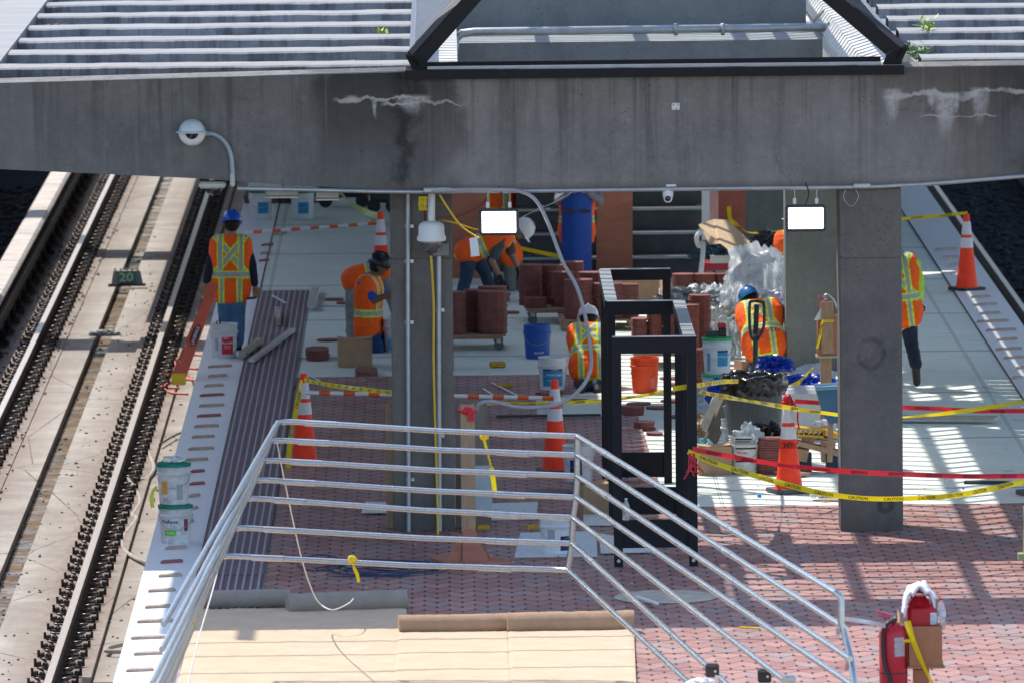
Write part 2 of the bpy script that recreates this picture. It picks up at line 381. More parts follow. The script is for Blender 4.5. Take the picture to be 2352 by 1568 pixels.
# unseen gantries added to shade two bands of the left track
for (yy_, ) in ((117.0,), (130.5,)):
    t = thing('shade_gantry', 'unseen gantry added to shade the left tracks, %s one' % ('nearer' if yy_ < 120 else 'farther'), 'gantry', (-9.4, yy_, TZ))
    mb = MB(); mb.box((-9.6, yy_, 6.1), (8.6, 1.2, 0.5)); mb.build('shade_beam', mat('gantry_grey', (0.25, 0.27, 0.28), 0.6), t)
    for q in (-13.6,):
        mb = MB(); mb.box((q, yy_, 2.4), (0.2, 0.2, 6.8)); mb.build('gantry_post', MATS['gantry_grey'], t)
# --- granite edges
mb = MB(); mb.box(((XL+XS)/2, 130, 0.006), (XS-XL, 150, 0.012)); tag(mb.build('platform_edge', MATS['edge_granite']), kind='structure')
mb = MB(); mb.box(((XRi+XR)/2, 130, 0.006), (XR-XRi, 150, 0.012)); tag(mb.build('platform_edge', MATS['edge_granite']), kind='structure')
mb = MB(); mb.box((XS+0.006, 130, 0.004), (0.016, 150, 0.008)); mb.box((XRi-0.006, 130, 0.004), (0.016, 150, 0.008)); tag(mb.build('joint_strip', mat('joint_black', (0.02, 0.02, 0.025))), kind='structure')
KEEP.add('joint_strip')
# --- laid pavers (25 mm thick, standing on the slab)
def gp(*pts, z=0.0): return [(lambda v: (v.x, v.y, z))(G(a, b)) for a, b in pts]
yA = G(1000, 868).y; yC = G(1900, 1166).y; xmid = G(1440, 1060).x; yN1 = G(1380, 905).y; yN2 = G(1380, 962).y; xN = G(1232, 935).x; xM2 = G(1600, 1166).x
pav = [(XT+0.01, 60), (XRi-0.02, 60), (XRi-0.02, yC), (xM2, yC), (xmid+0.28, yC), (xmid+0.2, yN2), (xN, yN2), (xN, yN1), (xN+0.45, yN1), (xN+0.45, yA), (XT+0.01, yA)]
mb = MB(); mb.prism([(x, y, 0.004) for x, y in pav], (0, 0, 0.024)); tag(mb.build('paving', MATS['pavers']), kind='structure')
# --- tactile ribbed strip
yT = G(650, 672).y; yT2 = G(540, 1325).y
t = thing('tactile_strip', 'long dark purple ribbed tile strip beside the white platform edge', 'tactile paving', ((XS+XT)/2, 60, 0))
w_ = XT-XS-0.02; nR = 9
mb = MB(); mb.box(((XS+XT)/2, (yT2+yT)/2, 0.014), (w_, yT-yT2, 0.024)); mb.build('base_tiles', MATS['tactile'], t)
mb = MB(); mb.box(((XS+XT)/2, (60+yT2)/2-0.01, 0.010), (w_, yT2-60, 0.018)); mb.build('base_tiles', MATS['tactile'], t)
for i in range(nR):
    x = XS+0.01+w_*(i+0.5)/nR
    mb = MB(); mb.prism([(x-0.012, 60, 0.024), (x-0.006, 60, 0.034), (x+0.006, 60, 0.034), (x+0.012, 60, 0.024)], (0, yT-60, 0)); mb.build('rib', MATS['tactile_rib'], t)
# --- small wood shims lying on the white edges
mat('shim', (0.40, 0.30, 0.23), 0.8, var=0.3, vs=9); mat('shim_red', (0.30, 0.10, 0.09), 0.8)
def shim(px0, px1, py, lab, m='shim', z=0.013, grp='thin paver spacers on the white platform edges', dy=0.0):
    a = G(px0, py, z); b = G(px1, py - 3 + dy, z)
    mb = MB(); ax = (b-a).normalized(); ay = V3((0, 1, 0)); h = 0.022
    p = [a, b, b+ay*0.10-ax*0.02, a+ay*0.10+ax*0.03]
    mb.prism([V3((q.x, q.y, z)) for q in p], (0, 0, h))
    return tag(mb.build('spacer', MATS[m]), lab, 'spacer', grp)
LS = [(610, 679, 'first')]
ls = [(603, 666, 819), (478, 545, 912, 0)]
lefts = [(590, 622, 735), (585, 615, 820), (612, 678, 1000)]
row = [(609, 675, 960+0)]
items = [(610, 680, 953), (611, 666, 982), (600, 655, 1010), (584, 656, 1039), (586, 656, 1069), (577, 647, 1100), (570, 641, 1131), (565, 628, 1164), (553, 627, 1197), (548, 601, 1350)]
T = lambda x, y, o: ((x/2.351+o[0])*0.784, (y/2.351+o[1])*0.784)
left_src = [(1432, 1597, 965), (1432, 1565, 1030), (1405, 1540, 1097), (1375, 1543, 1163), (1370, 1545, 1235), (1357, 1522, 1305), (1338, 1508, 1377), (1320, 1478, 1450), (1295, 1475, 1532)]
for i, (a, b, y) in enumerate(left_src):
    pa = T(a, y, (0, 667)); pb = T(b, y, (0, 667))
    shim(pa[0], pb[0], pa[1], 'flat spacer on left white edge below the red label pail, %s from the top' % ['1st','2nd','3rd','4th','5th','6th','7th','8th','9th'][i], 'shim_red' if i in (3, 5) else 'shim')
left_src2 = [(1275, 1435, 42, 0), (1310, 1410, 122, 1), (1305, 1412, 207, 1), (1300, 1380, 290, 0), (1300, 1365, 375, 0), (1300, 1335, 465, 0), (1140, 1292, 650, 0), (1105, 1260, 745, 1), (1092, 1255, 840, 0), (1020, 1210, 943, 0), (998, 1180, 1055, 0), (945, 1195, 1155, 0), (902, 1145, 1268, 0), (922, 1120, 1378, 0), (868, 1060, 1492, 0)]
for i, (a, b, y, r_) in enumerate(left_src2):
    pa = T(a, y, (0, 1333)); pb = T(b, y, (0, 1333))
    w8 = 'right of stacked pails' if i < 6 else 'below stacked pails'
    shim(pa[0], pb[0], pa[1], 'spacer on left white edge %s, %s' % (w8, ['1st', '2nd', '3rd', '4th', '5th', '6th', '7th', '8th', '9th'][i if i < 6 else i-6]+' from the top'), 'shim_red' if r_ else 'shim')
right_src = [(1735, 1900, 160), (1780, 1900, 215), (1830, 1895, 268), (1845, 1885, 322), (1985, 2120, 487), (2005, 2170, 540), (2045, 2190, 600), (2025, 2245, 655), (2090, 2300, 715), (2165, 2305, 780), (2155, 2338, 845), (2210, 2351, 905), (2295, 2351, 975), (2265, 2351, 1043)]
nth = ['1st', '2nd', '3rd', '4th', '5th', '6th', '7th', '8th', '9th', '10th', '11th', '12th', '13th', '14th']
for i, (a, b, y) in enumerate(right_src):
    pa = T(a, y, (2000, 667)); pb = T(b, y, (2000, 667))
    shim(pa[0], pb[0], pa[1], 'dark spacer on the right white edge, %s from the far end' % nth[i])
for i, (a, b, y) in enumerate([(625, 660, 540), (600, 628, 566), (598, 622, 585), (594, 618, 602)]):
    shim(a, b, y, 'brown spacer on white edge right of the blue helmet, %s' % ['topmost', 'second', 'third', 'lowest'][i], 'shim_red' if i % 2 else 'shim')
# ================================================================ CANOPY
# weathered beam material with stains and white crusts (world metres in object space)
def beam_material():
    g, c, n2, n3 = concrete_mat('beam_concrete', (0.25, 0.235, 0.222), (0.17, 0.16, 0.152), streak=0.5)
    X, Z = g.x, g.z
    nx = g.noise(1.5, 5, 0.7)
    def band(x0, x1, s):   # soft box in X
        a = g.mr(X, x0-s, x0+s, 0, 1, True); b = g.mr(X, x1-s, x1+s, 1, 0, True); return g.f('MULTIPLY', a, b)
    wob = g.f('MULTIPLY', g.f('SUBTRACT', g.noise(2.2, 5, 0.65), 0.5), 0.9)
    Xw = g.f('ADD', X, wob)
    def bandw(x0, x1, s):
        a = g.mr(Xw, x0-s, x0+s, 0, 1, True); b = g.mr(Xw, x1-s, x1+s, 1, 0, True); return g.f('MULTIPLY', a, b)
    # left wing darker, damp joints at both ends of the skylight
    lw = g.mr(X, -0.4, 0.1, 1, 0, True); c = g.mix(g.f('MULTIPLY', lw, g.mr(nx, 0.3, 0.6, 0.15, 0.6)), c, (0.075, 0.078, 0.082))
    c = g.mix(g.f('MULTIPLY', bandw(-1.2, -0.28, 0.18), g.mr(Z, 3.2, 4.2, 0.2, 0.85)), c, (0.03, 0.03, 0.03))
    c = g.mix(g.f('MULTIPLY', g.f('MULTIPLY', bandw(-0.42, -0.26, 0.10), g.mr(nx, 0.3, 0.55, 0.4, 1)), 0.85), c, (0.012, 0.012, 0.013))
    c = g.mix(g.f('MULTIPLY', bandw(-0.2, 0.18, 0.1), g.mr(Z, 3.3, 4.1, 0.25, 0.75)), c, (0.045, 0.04, 0.035))
    c = g.mix(g.f('MULTIPLY', bandw(4.55, 4.95, 0.15), 0.5), c, (0.11, 0.085, 0.06))
    c = g.mix(g.f('MULTIPLY', bandw(4.1, 5.3, 0.3), g.mr(Z, 3.6, 4.2, 0, 0.7)), c, (0.08, 0.062, 0.048))
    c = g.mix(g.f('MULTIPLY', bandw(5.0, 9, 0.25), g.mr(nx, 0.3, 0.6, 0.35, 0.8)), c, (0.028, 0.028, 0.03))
    # white lime crusts: broken wandering line, crack web and a few tapering runs
    def line(x0, x1, z0, amp, seed, w0):
        wn = g.f('MULTIPLY', g.f('SUBTRACT', g.noise(1.5, 4, 0.62, vec=g.vec((1.6, 0, 0), (seed, 0, 0))), 0.5), amp)
        d = g.f('ABSOLUTE', g.f('SUBTRACT', g.f('ADD', wn, z0), Z)); wv = g.mr(g.noise(3.0, 4, 0.7), 0.38, 0.62, w0*0.2, w0*1.5)
        return g.f('MULTIPLY', g.mr(g.f('DIVIDE', d, wv), 0.5, 1.2, 1, 0), band(x0, x1, 0.05))
    def run(x0, z0, z1, w_):
        wb = g.f('MULTIPLY', g.f('SUBTRACT', g.noise(2.5, 3), 0.5), 0.10); dx_ = g.f('ABSOLUTE', g.f('SUBTRACT', g.f('ADD', X, wb), x0))
        ww = g.mr(Z, z0, z1, w_*0.4, w_*1.5); m_ = g.mr(g.f('DIVIDE', dx_, ww), 0.25, 1.1, 1, 0, True)
        m_ = g.f('MULTIPLY', m_, g.f('MULTIPLY', g.mr(Z, z0, z0+(z1-z0)*0.7, 0, 1, True), g.mr(Z, z1, z1+0.03, 1, 0)))
        return g.f('MULTIPLY', m_, g.mr(g.noise(22, 5, 0.8), 0.3, 0.58, 0.25, 1))
    for a in ((-0.98, -0.15, 4.02, 0.25, 3.0, 0.02), (-0.55, 0.2, 3.97, 0.3, 9.2, 0.013), (4.0, 4.85, 3.99, 0.3, 8.0, 0.026), (4.7, 6.2, 4.02, 0.28, 21.0, 0.016), (4.3, 5.0, 3.80, 0.3, 14.0, 0.006)):
        c = g.mix(g.f('MULTIPLY', line(*a), 0.75), c, (0.50, 0.48, 0.46))
    for a in ((-0.29, 3.84, 4.03, 0.12), (-0.85, 3.97, 4.03, 0.05), (4.06, 3.7, 4.04, 0.075), (4.42, 3.84, 4.0, 0.035), (4.55, 3.55, 4.0, 0.10), (4.65, 3.8, 4.0, 0.03), (4.86, 3.65, 4.04, 0.07), (-0.62, 3.8, 4.0, 0.02)):
        c = g.mix(g.f('MULTIPLY', run(*a), 0.8), c, (0.52, 0.49, 0.48))
    # form-board lines and long drip streaks from the top edge
    stk = g.noise(1.0, 6, 0.75, vec=g.vec((7, 1, 0.22))); c = g.mix(g.f('MULTIPLY', g.mr(stk, 0.5, 0.68), g.mr(Z, 3.1, 4.2, 0.15, 0.75)), c, (0.045, 0.045, 0.048))
    stk2 = g.noise(1.0, 5, 0.7, vec=g.vec((11, 1, 0.35), (5, 0, 0))); c = g.mix(g.f('MULTIPLY', g.mr(stk2, 0.58, 0.72), 0.3), c, (0.30, 0.29, 0.28))
    # hairline cracks
    cr = g.vor(1.6, 'DISTANCE_TO_EDGE', vec=g.vec((1, 0.01, 1.3)))
    cm = g.f('MULTIPLY', g.f('LESS_THAN', g.f('ADD', cr, g.f('MULTIPLY', g.noise(9, 4), 0.03)), 0.0165), bandw(0.9, 6, 0.5))
    c = g.mix(g.f('MULTIPLY', cm, g.mr(g.noise(1.1, 2), 0.45, 0.6, 0, 0.6)), c, (0.06, 0.055, 0.05))
    # brown soffit edge
    c = g.mix(g.f('MULTIPLY', g.mr(Z, 3.19, 3.25, 1, 0), g.f('MULTIPLY', band(-0.8, 9, 0.3), 0.6)), c, (0.14, 0.10, 0.07))
    pale = g.f('LESS_THAN', g.vor(70), g.mr(g.noise(2, 3), 0.5, 0.7, 0.02, 0.16))
    c = g.mix(g.f('MULTIPLY', pale, 0.5), c, (0.42, 0.38, 0.32))
    return g.out(c, n3, 0.35, 0.01)
beam_material()
g, c, n2, n3 = concrete_mat('column_concrete', (0.175, 0.158, 0.138), (0.125, 0.114, 0.102), streak=0.45)
c = g.mix(g.f('MULTIPLY', g.mr(g.f('ADD', g.z, g.f('MULTIPLY', g.noise(3, 4), 0.5)), 0.15, 0.75, 1, 0), 0.8), c, (0.045, 0.045, 0.048))
rs = g.noise(3.5, 5, 0.7, dist=1.0); c = g.mix(g.f('MULTIPLY', g.f('MULTIPLY', g.mr(g.z, 0.1, 0.6, 1, 0), g.mr(rs, 0.5, 0.66)), 0.6), c, (0.14, 0.075, 0.045))
pj = g.f('LESS_THAN', g.f('ABSOLUTE', g.f('SUBTRACT', g.z, 2.52)), 0.006); c = g.mix(g.f('MULTIPLY', pj, 0.5), c, (0.03, 0.03, 0.03))
sc_ = P(2003, 815, 82.6); ex = g.f('ADD', g.f('SUBTRACT', g.x, sc_.x), g.f('MULTIPLY', g.f('SUBTRACT', g.noise(4, 3), 0.5), 0.08)); ez = g.f('SUBTRACT', g.z, sc_.z)
rd_ = g.f('SQRT', g.f('ADD', g.f('MULTIPLY', ex, ex), g.f('MULTIPLY', g.f('MULTIPLY', ez, ez), 0.75)))
c = g.mix(g.f('MULTIPLY', g.f('MULTIPLY', g.mr(g.f('ABSOLUTE', g.f('SUBTRACT', rd_, 0.115)), 0.008, 0.03, 1, 0, True), g.mr(g.noise(6, 4), 0.35, 0.6)), 0.6), c, (0.03, 0.03, 0.032))
c = g.mix(g.f('MULTIPLY', g.f('MULTIPLY', g.mr(rd_, 0.05, 0.5, 0.8, 0, True), g.mr(g.noise(2.5, 5, 0.7), 0.45, 0.62)), 0.6), c, (0.035, 0.035, 0.038)); g.out(c, n3, 0.3, 0.008)
g, c, n2, n3 = concrete_mat('inner_concrete', (0.24, 0.26, 0.26), (0.19, 0.205, 0.21), streak=0.3); g.out(c, n3, 0.3, 0.008)
# roof: rib tops painted paler as sunlit, flanks darker as shaded, plus stains
g = NG('roof_concrete', 0.9)
n1 = g.noise(1.0, 6, 0.7, vec=g.vec((0.7, 3, 3))); n2 = g.noise(22, 5, 0.7); stx = g.noise(1.0, 5, 0.7, vec=g.vec((6, 1, 0.8)))
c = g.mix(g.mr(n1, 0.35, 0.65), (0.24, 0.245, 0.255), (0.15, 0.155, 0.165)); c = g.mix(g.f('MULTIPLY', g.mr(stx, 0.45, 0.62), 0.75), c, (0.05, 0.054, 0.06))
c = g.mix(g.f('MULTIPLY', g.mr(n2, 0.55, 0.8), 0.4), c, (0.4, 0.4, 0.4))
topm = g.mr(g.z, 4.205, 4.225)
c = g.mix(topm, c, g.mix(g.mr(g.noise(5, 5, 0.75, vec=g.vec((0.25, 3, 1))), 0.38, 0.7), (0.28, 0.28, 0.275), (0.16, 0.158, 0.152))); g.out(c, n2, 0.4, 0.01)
KEEP |= {'concrete_column'}
ZT = P(1200, 178, YB).z
t = thing('station_canopy', 'weathered grey concrete platform canopy with ribbed roof and deep front beam', 'canopy', (2.1, YB, 3.18))
def wz(px, py): return P(px, py, YB)
bot = [(-330, 360), (0, 389), (450, 410), (700, 428), (940, 440), (1990, 431), (2090, 425), (2352, 402), (2900, 370)]
top = [(2900, 146), (2352, 151), (2080, 155), (2076, 172), (1200, 178), (932, 181), (932, 166), (0, 192), (-330, 203)]
poly = [wz(*p) for p in bot+top]
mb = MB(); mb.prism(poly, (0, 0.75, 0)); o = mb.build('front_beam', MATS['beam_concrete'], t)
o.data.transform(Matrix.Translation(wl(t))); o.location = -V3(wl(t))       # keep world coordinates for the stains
def keepw(o): o.data.transform(Matrix.Translation(wl(o.parent))); o.location = -V3(wl(o.parent)); return o
# soffit slab (thin roof deck) left, right, with the skylight opening between
XE0 = -4.86; SKL = -0.25; SKR = 4.42; XE1 = 9.4; YR = 165
for (a, b) in ((XE0, SKL), (SKR, XE1)):
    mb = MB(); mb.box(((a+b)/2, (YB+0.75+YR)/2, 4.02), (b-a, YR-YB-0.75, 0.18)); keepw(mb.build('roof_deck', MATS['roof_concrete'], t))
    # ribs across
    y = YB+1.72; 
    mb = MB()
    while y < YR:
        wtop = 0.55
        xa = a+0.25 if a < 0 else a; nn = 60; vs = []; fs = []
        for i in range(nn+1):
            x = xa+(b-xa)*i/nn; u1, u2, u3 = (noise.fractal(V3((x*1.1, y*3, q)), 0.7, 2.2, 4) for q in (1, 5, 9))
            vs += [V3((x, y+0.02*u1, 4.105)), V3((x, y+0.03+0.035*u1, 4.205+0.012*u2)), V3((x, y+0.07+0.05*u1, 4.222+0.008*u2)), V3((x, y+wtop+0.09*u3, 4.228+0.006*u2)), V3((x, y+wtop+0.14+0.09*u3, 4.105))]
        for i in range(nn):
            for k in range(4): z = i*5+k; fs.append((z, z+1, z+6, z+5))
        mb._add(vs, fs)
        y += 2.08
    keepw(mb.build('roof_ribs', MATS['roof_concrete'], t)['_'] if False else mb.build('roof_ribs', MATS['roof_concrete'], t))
for a, b in ((P(-330, 203, YB), P(932, 167, YB)), (P(2080, 156, YB), P(2900, 147, YB))):
    mb = MB(); mb.bar(a+V3((0, 0.09, -0.035)), b+V3((0, 0.07, -0.005)), 0.14, 0.04, bev=0.008); mb.build('lit_edge', mat('sunlit_pale', (0.33, 0.33, 0.33), 0.9, var=0.3, vs=9, bump=0.5), t)  # pale strip stands in for the sunlit top edge of the beam
# the roof closes again behind the skylight
mb = MB(); mb.box((2.1, (YB+30+YR)/2, 4.02), (SKR-SKL-0.01, YR-YB-30, 0.17)); keepw(mb.build('roof_deck', MATS['roof_concrete'], t))
mb = MB(); mb.box(((XE0-6.1)/2, (118.7+YR)/2, 4.05), (6.1+XE0-0.01, YR-118.7, 0.15)); mb.build('shade_deck', MATS['inner_concrete'], t)  # unseen roof strip added to shade the near rail farther back
# left coping
mb = MB(); mb.box((XE0+0.35, (YB+YR)/2, 4.18), (0.75, YR-YB, 0.13)); keepw(mb.build('coping', MATS['roof_concrete'], t))
# cross beams behind, underside ribs
for yb in (YB+28.5, YB+44):
    mb = MB(); mb.box((2.1, yb, 3.62), (10.0, 0.8, 0.86)); mb.build('cross_beam', MATS['inner_concrete'], t)
yw = YB+11.6
za = P(1400, 96, yw).z
mb = MB(); mb.box((2.13, yw+1.0, za-0.6), (4.2, 2.0, 1.2)); mb.build('skylight_ledge', MATS['inner_concrete'], t)
mb = MB(); mb.box((1.95, yw+2.2, za+0.3), (3.75, 0.4, 0.6)); mb.build('skylight_back_wall', MATS['inner_concrete'], t)
# pale tiled inner ledges at both sides of the opening
wt = mat('pale_tile', (0.50, 0.50, 0.48), 0.7, var=0.1, vs=20)
zt = P(1000, 140, YB+1.0).z
mb = MB(); y = YB+0.8
while y < YB+11.4: mb.box((-0.02, y+0.2, 4.05), (0.30, 0.35, 0.06)); y += 0.4
mb.build('ledge_tiles', wt, t)
mb = MB(); y = YB+0.8
while y < YB+28:
    sl_ = Matrix.Rotation(-0.5, 3, 'Y')
    mb.box((3.99, y+0.2, 3.93), (0.18, 0.345, 0.05), rot=Matrix.Rotation(-0.9, 3, 'Y')); mb.box((4.16, y+0.2, 4.02), (0.28, 0.345, 0.05), rot=Matrix.Rotation(-0.25, 3, 'Y'))
    if y < YB+11: mb.box((3.92, y+0.2, 3.4), (0.05, 0.34, 0.95))
    y += 0.4
mb.build('ledge_tiles', wt, t)
mb = MB(); mb.tube([P(1045, 97, yw-0.1), P(1048, 84, yw-0.1)], 0.035, 8); mb.box(P(1045, 108, yw-0.12), (0.09, 0.08, 0.2), bev=0.03); mb.tube([P(1048, 88, yw-0.05), P(1060, 78, yw), P(1090, 74, yw), P(1930, 63, yw)], 0.045, 8); mb.tube([P(1044, 118, yw-0.1), P(1044, 160, yw-0.1)], 0.03, 8)
for q in (1552, 1660, 2115): mb.box(P(q, 68, yw) if q < 1900 else P(1900, 64, yw), (0.04, 0.1, 0.12))
mb.build('ledge_conduit', mat('galv', (0.42, 0.44, 0.45), 0.42, 0.6, var=0.15, vs=8), t, smooth=True)
# plants and litter on the roof
def roof_plant(px, py, n, h, col, lab, tilt=0.5):
    b = G(px, py, 4.13); mb = MB()
    for i in range(n):
        a = rnd.uniform(0, 6.28); L = h*rnd.uniform(0.5, 1); tp_ = b+V3((math.cos(a)*L*tilt, math.sin(a)*L*tilt, L*rnd.uniform(0.6, 1)))
        mb.tube([b, tp_], 0.004, 4)
        for k in range(5):
            q = b.lerp(tp_, 0.35+0.16*k); d = V3((rnd.uniform(-1, 1), rnd.uniform(-1, 1), rnd.uniform(-0.2, 0.8))).normalized()*rnd.uniform(0.05, 0.1); s_ = d.cross(V3((0, 0, 1))).normalized()*0.018
            mb.quad(q, q+d*0.5+s_, q+d, q+d*0.5-s_)
    m_ = mat('leaf_%s' % cname(col), col, 0.6, var=0.3, vs=30)
    tag(mb.build('roof_weed', m_), lab, 'weed', 'weeds on the canopy roof')
def cname(c): return '_'.join(str(int(q*100)) for q in c)
roof_plant(2140, 92, 9, 0.30, (0.35, 0.46, 0.08), 'tall yellow-green weed growing in the roof trough right of the skylight')
roof_plant(2105, 138, 14, 0.16, (0.16, 0.26, 0.10), 'low leafy weed at right corner of the black skylight frame', 1.2)
roof_plant(815, 163, 6, 0.07, (0.28, 0.42, 0.06), 'tiny green weed on roof edge left of the skylight', 1.2)
roof_plant(876, 82, 4, 0.05, (0.45, 0.52, 0.04), 'single yellow leaf tuft on left roof rib', 1.2)
mb = MB()
for (px, py, w2, n) in ((150, 28, 130, 150), (110, 62, 120, 130), (120, 97, 100, 100), (60, 132, 60, 70), (2190, 62, 40, 40)):
    for i in range(n):
        q = G(px+rnd.gauss(0, w2*0.35), py+rnd.uniform(-3, 4), 4.13); a = rnd.uniform(-0.6, 0.6); L = rnd.uniform(0.04, 0.13)
        mb.bar(q, q+V3((math.cos(a)*L, math.sin(a)*L, rnd.uniform(0, 0.03))), 0.012, 0.006)
KEEP.add('leaf_litter')
tag(mb.build('leaf_litter', mat('litter', (0.34, 0.25, 0.17), 0.9, var=0.5, vs=30)), kind='stuff', label='dry leaves and twigs lying in the roof troughs', cat='leaf litter')
# --- skylight frame
bk = mat('black_frame', (0.011, 0.011, 0.014), 0.6, 0.0, var=0.15, vs=10, spec=0.25)
t = thing('skylight_frame', 'black steel skylight frame with sloping side louvres above the beam', 'skylight', (2.1, YB, 4.2))
a = P(931, 172, YB-0.06); b = P(2076, 160, YB-0.06)
mb = MB(); mb.bar(a, b, 0.12, 0.085); mb.build('sill', bk, t)
mb = MB(); mb.bar(a+V3((0.2, 0.12, 0.05)), b+V3((-0.2, 0.12, 0.05)), 0.05, 0.03); mb.build('sill_flashing', mat('flash', (0.55, 0.55, 0.57), 0.5, 0.3), t)
mb = MB(); mb.bar(a+V3((0.2, 0.2, 0.075)), b+V3((-0.2, 0.2, 0.085)), 0.03, 0.045); mb.build('sill_upstand', bk, t)
yr0 = YB+3.2; zr = 6.3
hl0 = P(955, 135, YB+0.1); hr0 = P(2062, 118, YB+0.1)
hl1 = P(1085, -12, YB+0.65); hr1 = P(1908, -14, YB+0.65)
for (p0, p1, s) in ((hl0, hl1, 1), (hr0, hr1, -1)):
    d = (p1-p0); e = p0+d*4.2
    mb = MB(); mb.bar(p0-d*0.06, e, 0.11, 0.17, bev=0.01); mb.build('hip_bar', bk, t)
    base = (a if s > 0 else b)
    mb = MB(); mb.prism([p0+V3((-0.07*s, -0.05, 0.07)), p0+V3((0.10*s, -0.05, -0.02)), V3((p0.x+0.14*s, YB+0.05, base.z+0.03)), V3((p0.x-0.03*s, YB+0.05, base.z+0.03))], (0, 0.06, 0)); mb.build('corner_plate', bk, t)
# side louvres: ribbed panels running from the eave up to the ridge
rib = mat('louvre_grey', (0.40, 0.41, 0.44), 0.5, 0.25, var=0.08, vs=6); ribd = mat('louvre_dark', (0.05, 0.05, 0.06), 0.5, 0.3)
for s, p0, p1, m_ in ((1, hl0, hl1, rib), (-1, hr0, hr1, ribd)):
    d = p1-p0; slope = d.z/abs(d.x); xe = p0.x; ze = p0.z
    y = YB+0.25; i = 0; mb = MB()
    while y < YB+30:
        run = min(max((y-YB-0.1)*abs(d.x)/d.y, 0.05), 2.1)
        A_ = V3((xe, y, ze)); B_ = V3((xe+s*run, y, ze+run*slope))
        if run > 0.1: mb.bar(A_, B_, 0.05, 0.11, up=(0, 1, 0)) if False else mb.bar(A_, B_, 0.05, 0.08)
        y += 0.43; i += 1
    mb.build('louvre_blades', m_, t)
    mb = MB()
    for fr in (0.0, 0.7, 1.4, 2.1):
        y0_ = YB+0.1+fr*d.y/abs(d.x)
        mb.bar((xe+s*fr, y0_, ze+fr*slope), (xe+s*fr, YB+30, ze+fr*slope), 0.12, 0.07)
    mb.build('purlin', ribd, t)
mb = MB(); mb.prism([(2.1, YB+17, zr), (hr0.x, YB+17, hr0.z), (hr0.x, YB+17, hr0.z-0.03), (2.1, YB+17, zr-0.03)], (0, 13, 0)); mb.build('shade_panel', ribd, t)  # unseen panel added to keep sun off the far right walkway

# --- columns
cw = 0.58
cols = []
for (px0, px1, py, lab, cat_) in ((904, 1045, 1225, 'dark concrete column left of centre carrying conduits and a hanging dome camera', 0), (1932, 2075, 1226, 'wide clean concrete column at right with faint smudge and round seal near its base', 0)):
    q = G((px0+px1)/2, py); y0_ = q.y; w2 = (px1-px0)/S(y0_)
    mb = MB(); mb.box((q.x, y0_+w2/2, 1.58), (w2, w2, 3.16), bev=0.012)
    cols.append((q.x, y0_, w2)); tag(mb.build('concrete_column', MATS['column_concrete']), lab, 'column', 'canopy columns')
g, c, n2, n3 = concrete_mat('column_pale', (0.21, 0.22, 0.20), (0.14, 0.15, 0.14), streak=0.5); g.out(c, n3, 0.3, 0.008)
for (px, py, lab) in ((1866, 852, 'grey concrete column behind the right floodlight, second in the right row'), (1760, 585, 'farthest visible grey column beside the red plywood')):
    q = G(px, py); w2 = 0.56 if py > 700 else 0.53
    mb = MB(); mb.box((q.x, q.y+w2/2, 1.6), (w2, w2, 3.2), bev=0.012); tag(mb.build('concrete_column', MATS['column_pale']), lab, 'column', 'canopy columns')
q = G(975, 852); mb = MB(); mb.box((-0.2, q.y+0.3, 1.6), (0.54, 0.54, 3.2), bev=0.012); tag(mb.build('concrete_column', MATS['column_concrete']), 'concrete column hidden right behind the camera-bearing one', 'column', 'canopy columns')
# round seal cast into the right column
x0, y0_, w2 = cols[1]
sl2 = P(2035, 1158, y0_-0.004)
t = thing('round_seal', 'round dark seal near the foot of the right column', 'seal', sl2)
mb = MB(); Mx = Matrix.Rotation(R(90), 3, 'X')
mb.lathe([(0.066, 0), (0.074, 0), (0.074, 0.006), (0.066, 0.006)], sl2, 28, Mx, caps=False); mb.build('outer_ring', mat('seal', (0.06, 0.06, 0.065), 0.6), t)
mb = MB(); mb.lathe([(0.038, 0), (0.045, 0), (0.045, 0.006), (0.038, 0.006)], sl2, 24, Mx, caps=False)
for k in range(16): a_ = k*math.pi/8; mb.box(sl2+V3((0.055*math.cos(a_), -0.003, 0.055*math.sin(a_))), (0.008, 0.004, 0.008))
mb.build('inner_ring', MATS['seal'], t)
# smudged ring on the column

# ---- unseen footbridge inferred from shadows; deck and grating shaped to shade the foreground
t = thing('footbridge', 'unseen footbridge deck and grating shaped to shade the foreground', 'footbridge', V3((2, 79, 5.7)))
fb = mat('bridge_grey', (0.25, 0.25, 0.26), 0.7)
mb = MB(); mb.box((-2.63, 81.3, 5.85), (4.74, 4.6, 0.25)); mb.build('deck', fb, t)
mb = MB(); mb.box((5.0, 79.85, 5.85), (10.5, 1.7, 0.25)); mb.build('edge_deck', fb, t)
y = 81.0; mb = MB()
while y < 83.7: mb.box((5.0, y, 5.8), (10.5, 0.05, 0.08)); y += 0.43
x = -0.1
while x < 10: mb.box((x, 82.2, 5.86), (0.14, 3.0, 0.035)); x += 1.02
mb.build('grating', fb, t)
for x in (-4.9, 10.2):
    mb = MB(); mb.box((x, 81.3, 7.2), (0.12, 4.6, 0.1)); mb.build('handrail', fb, t)
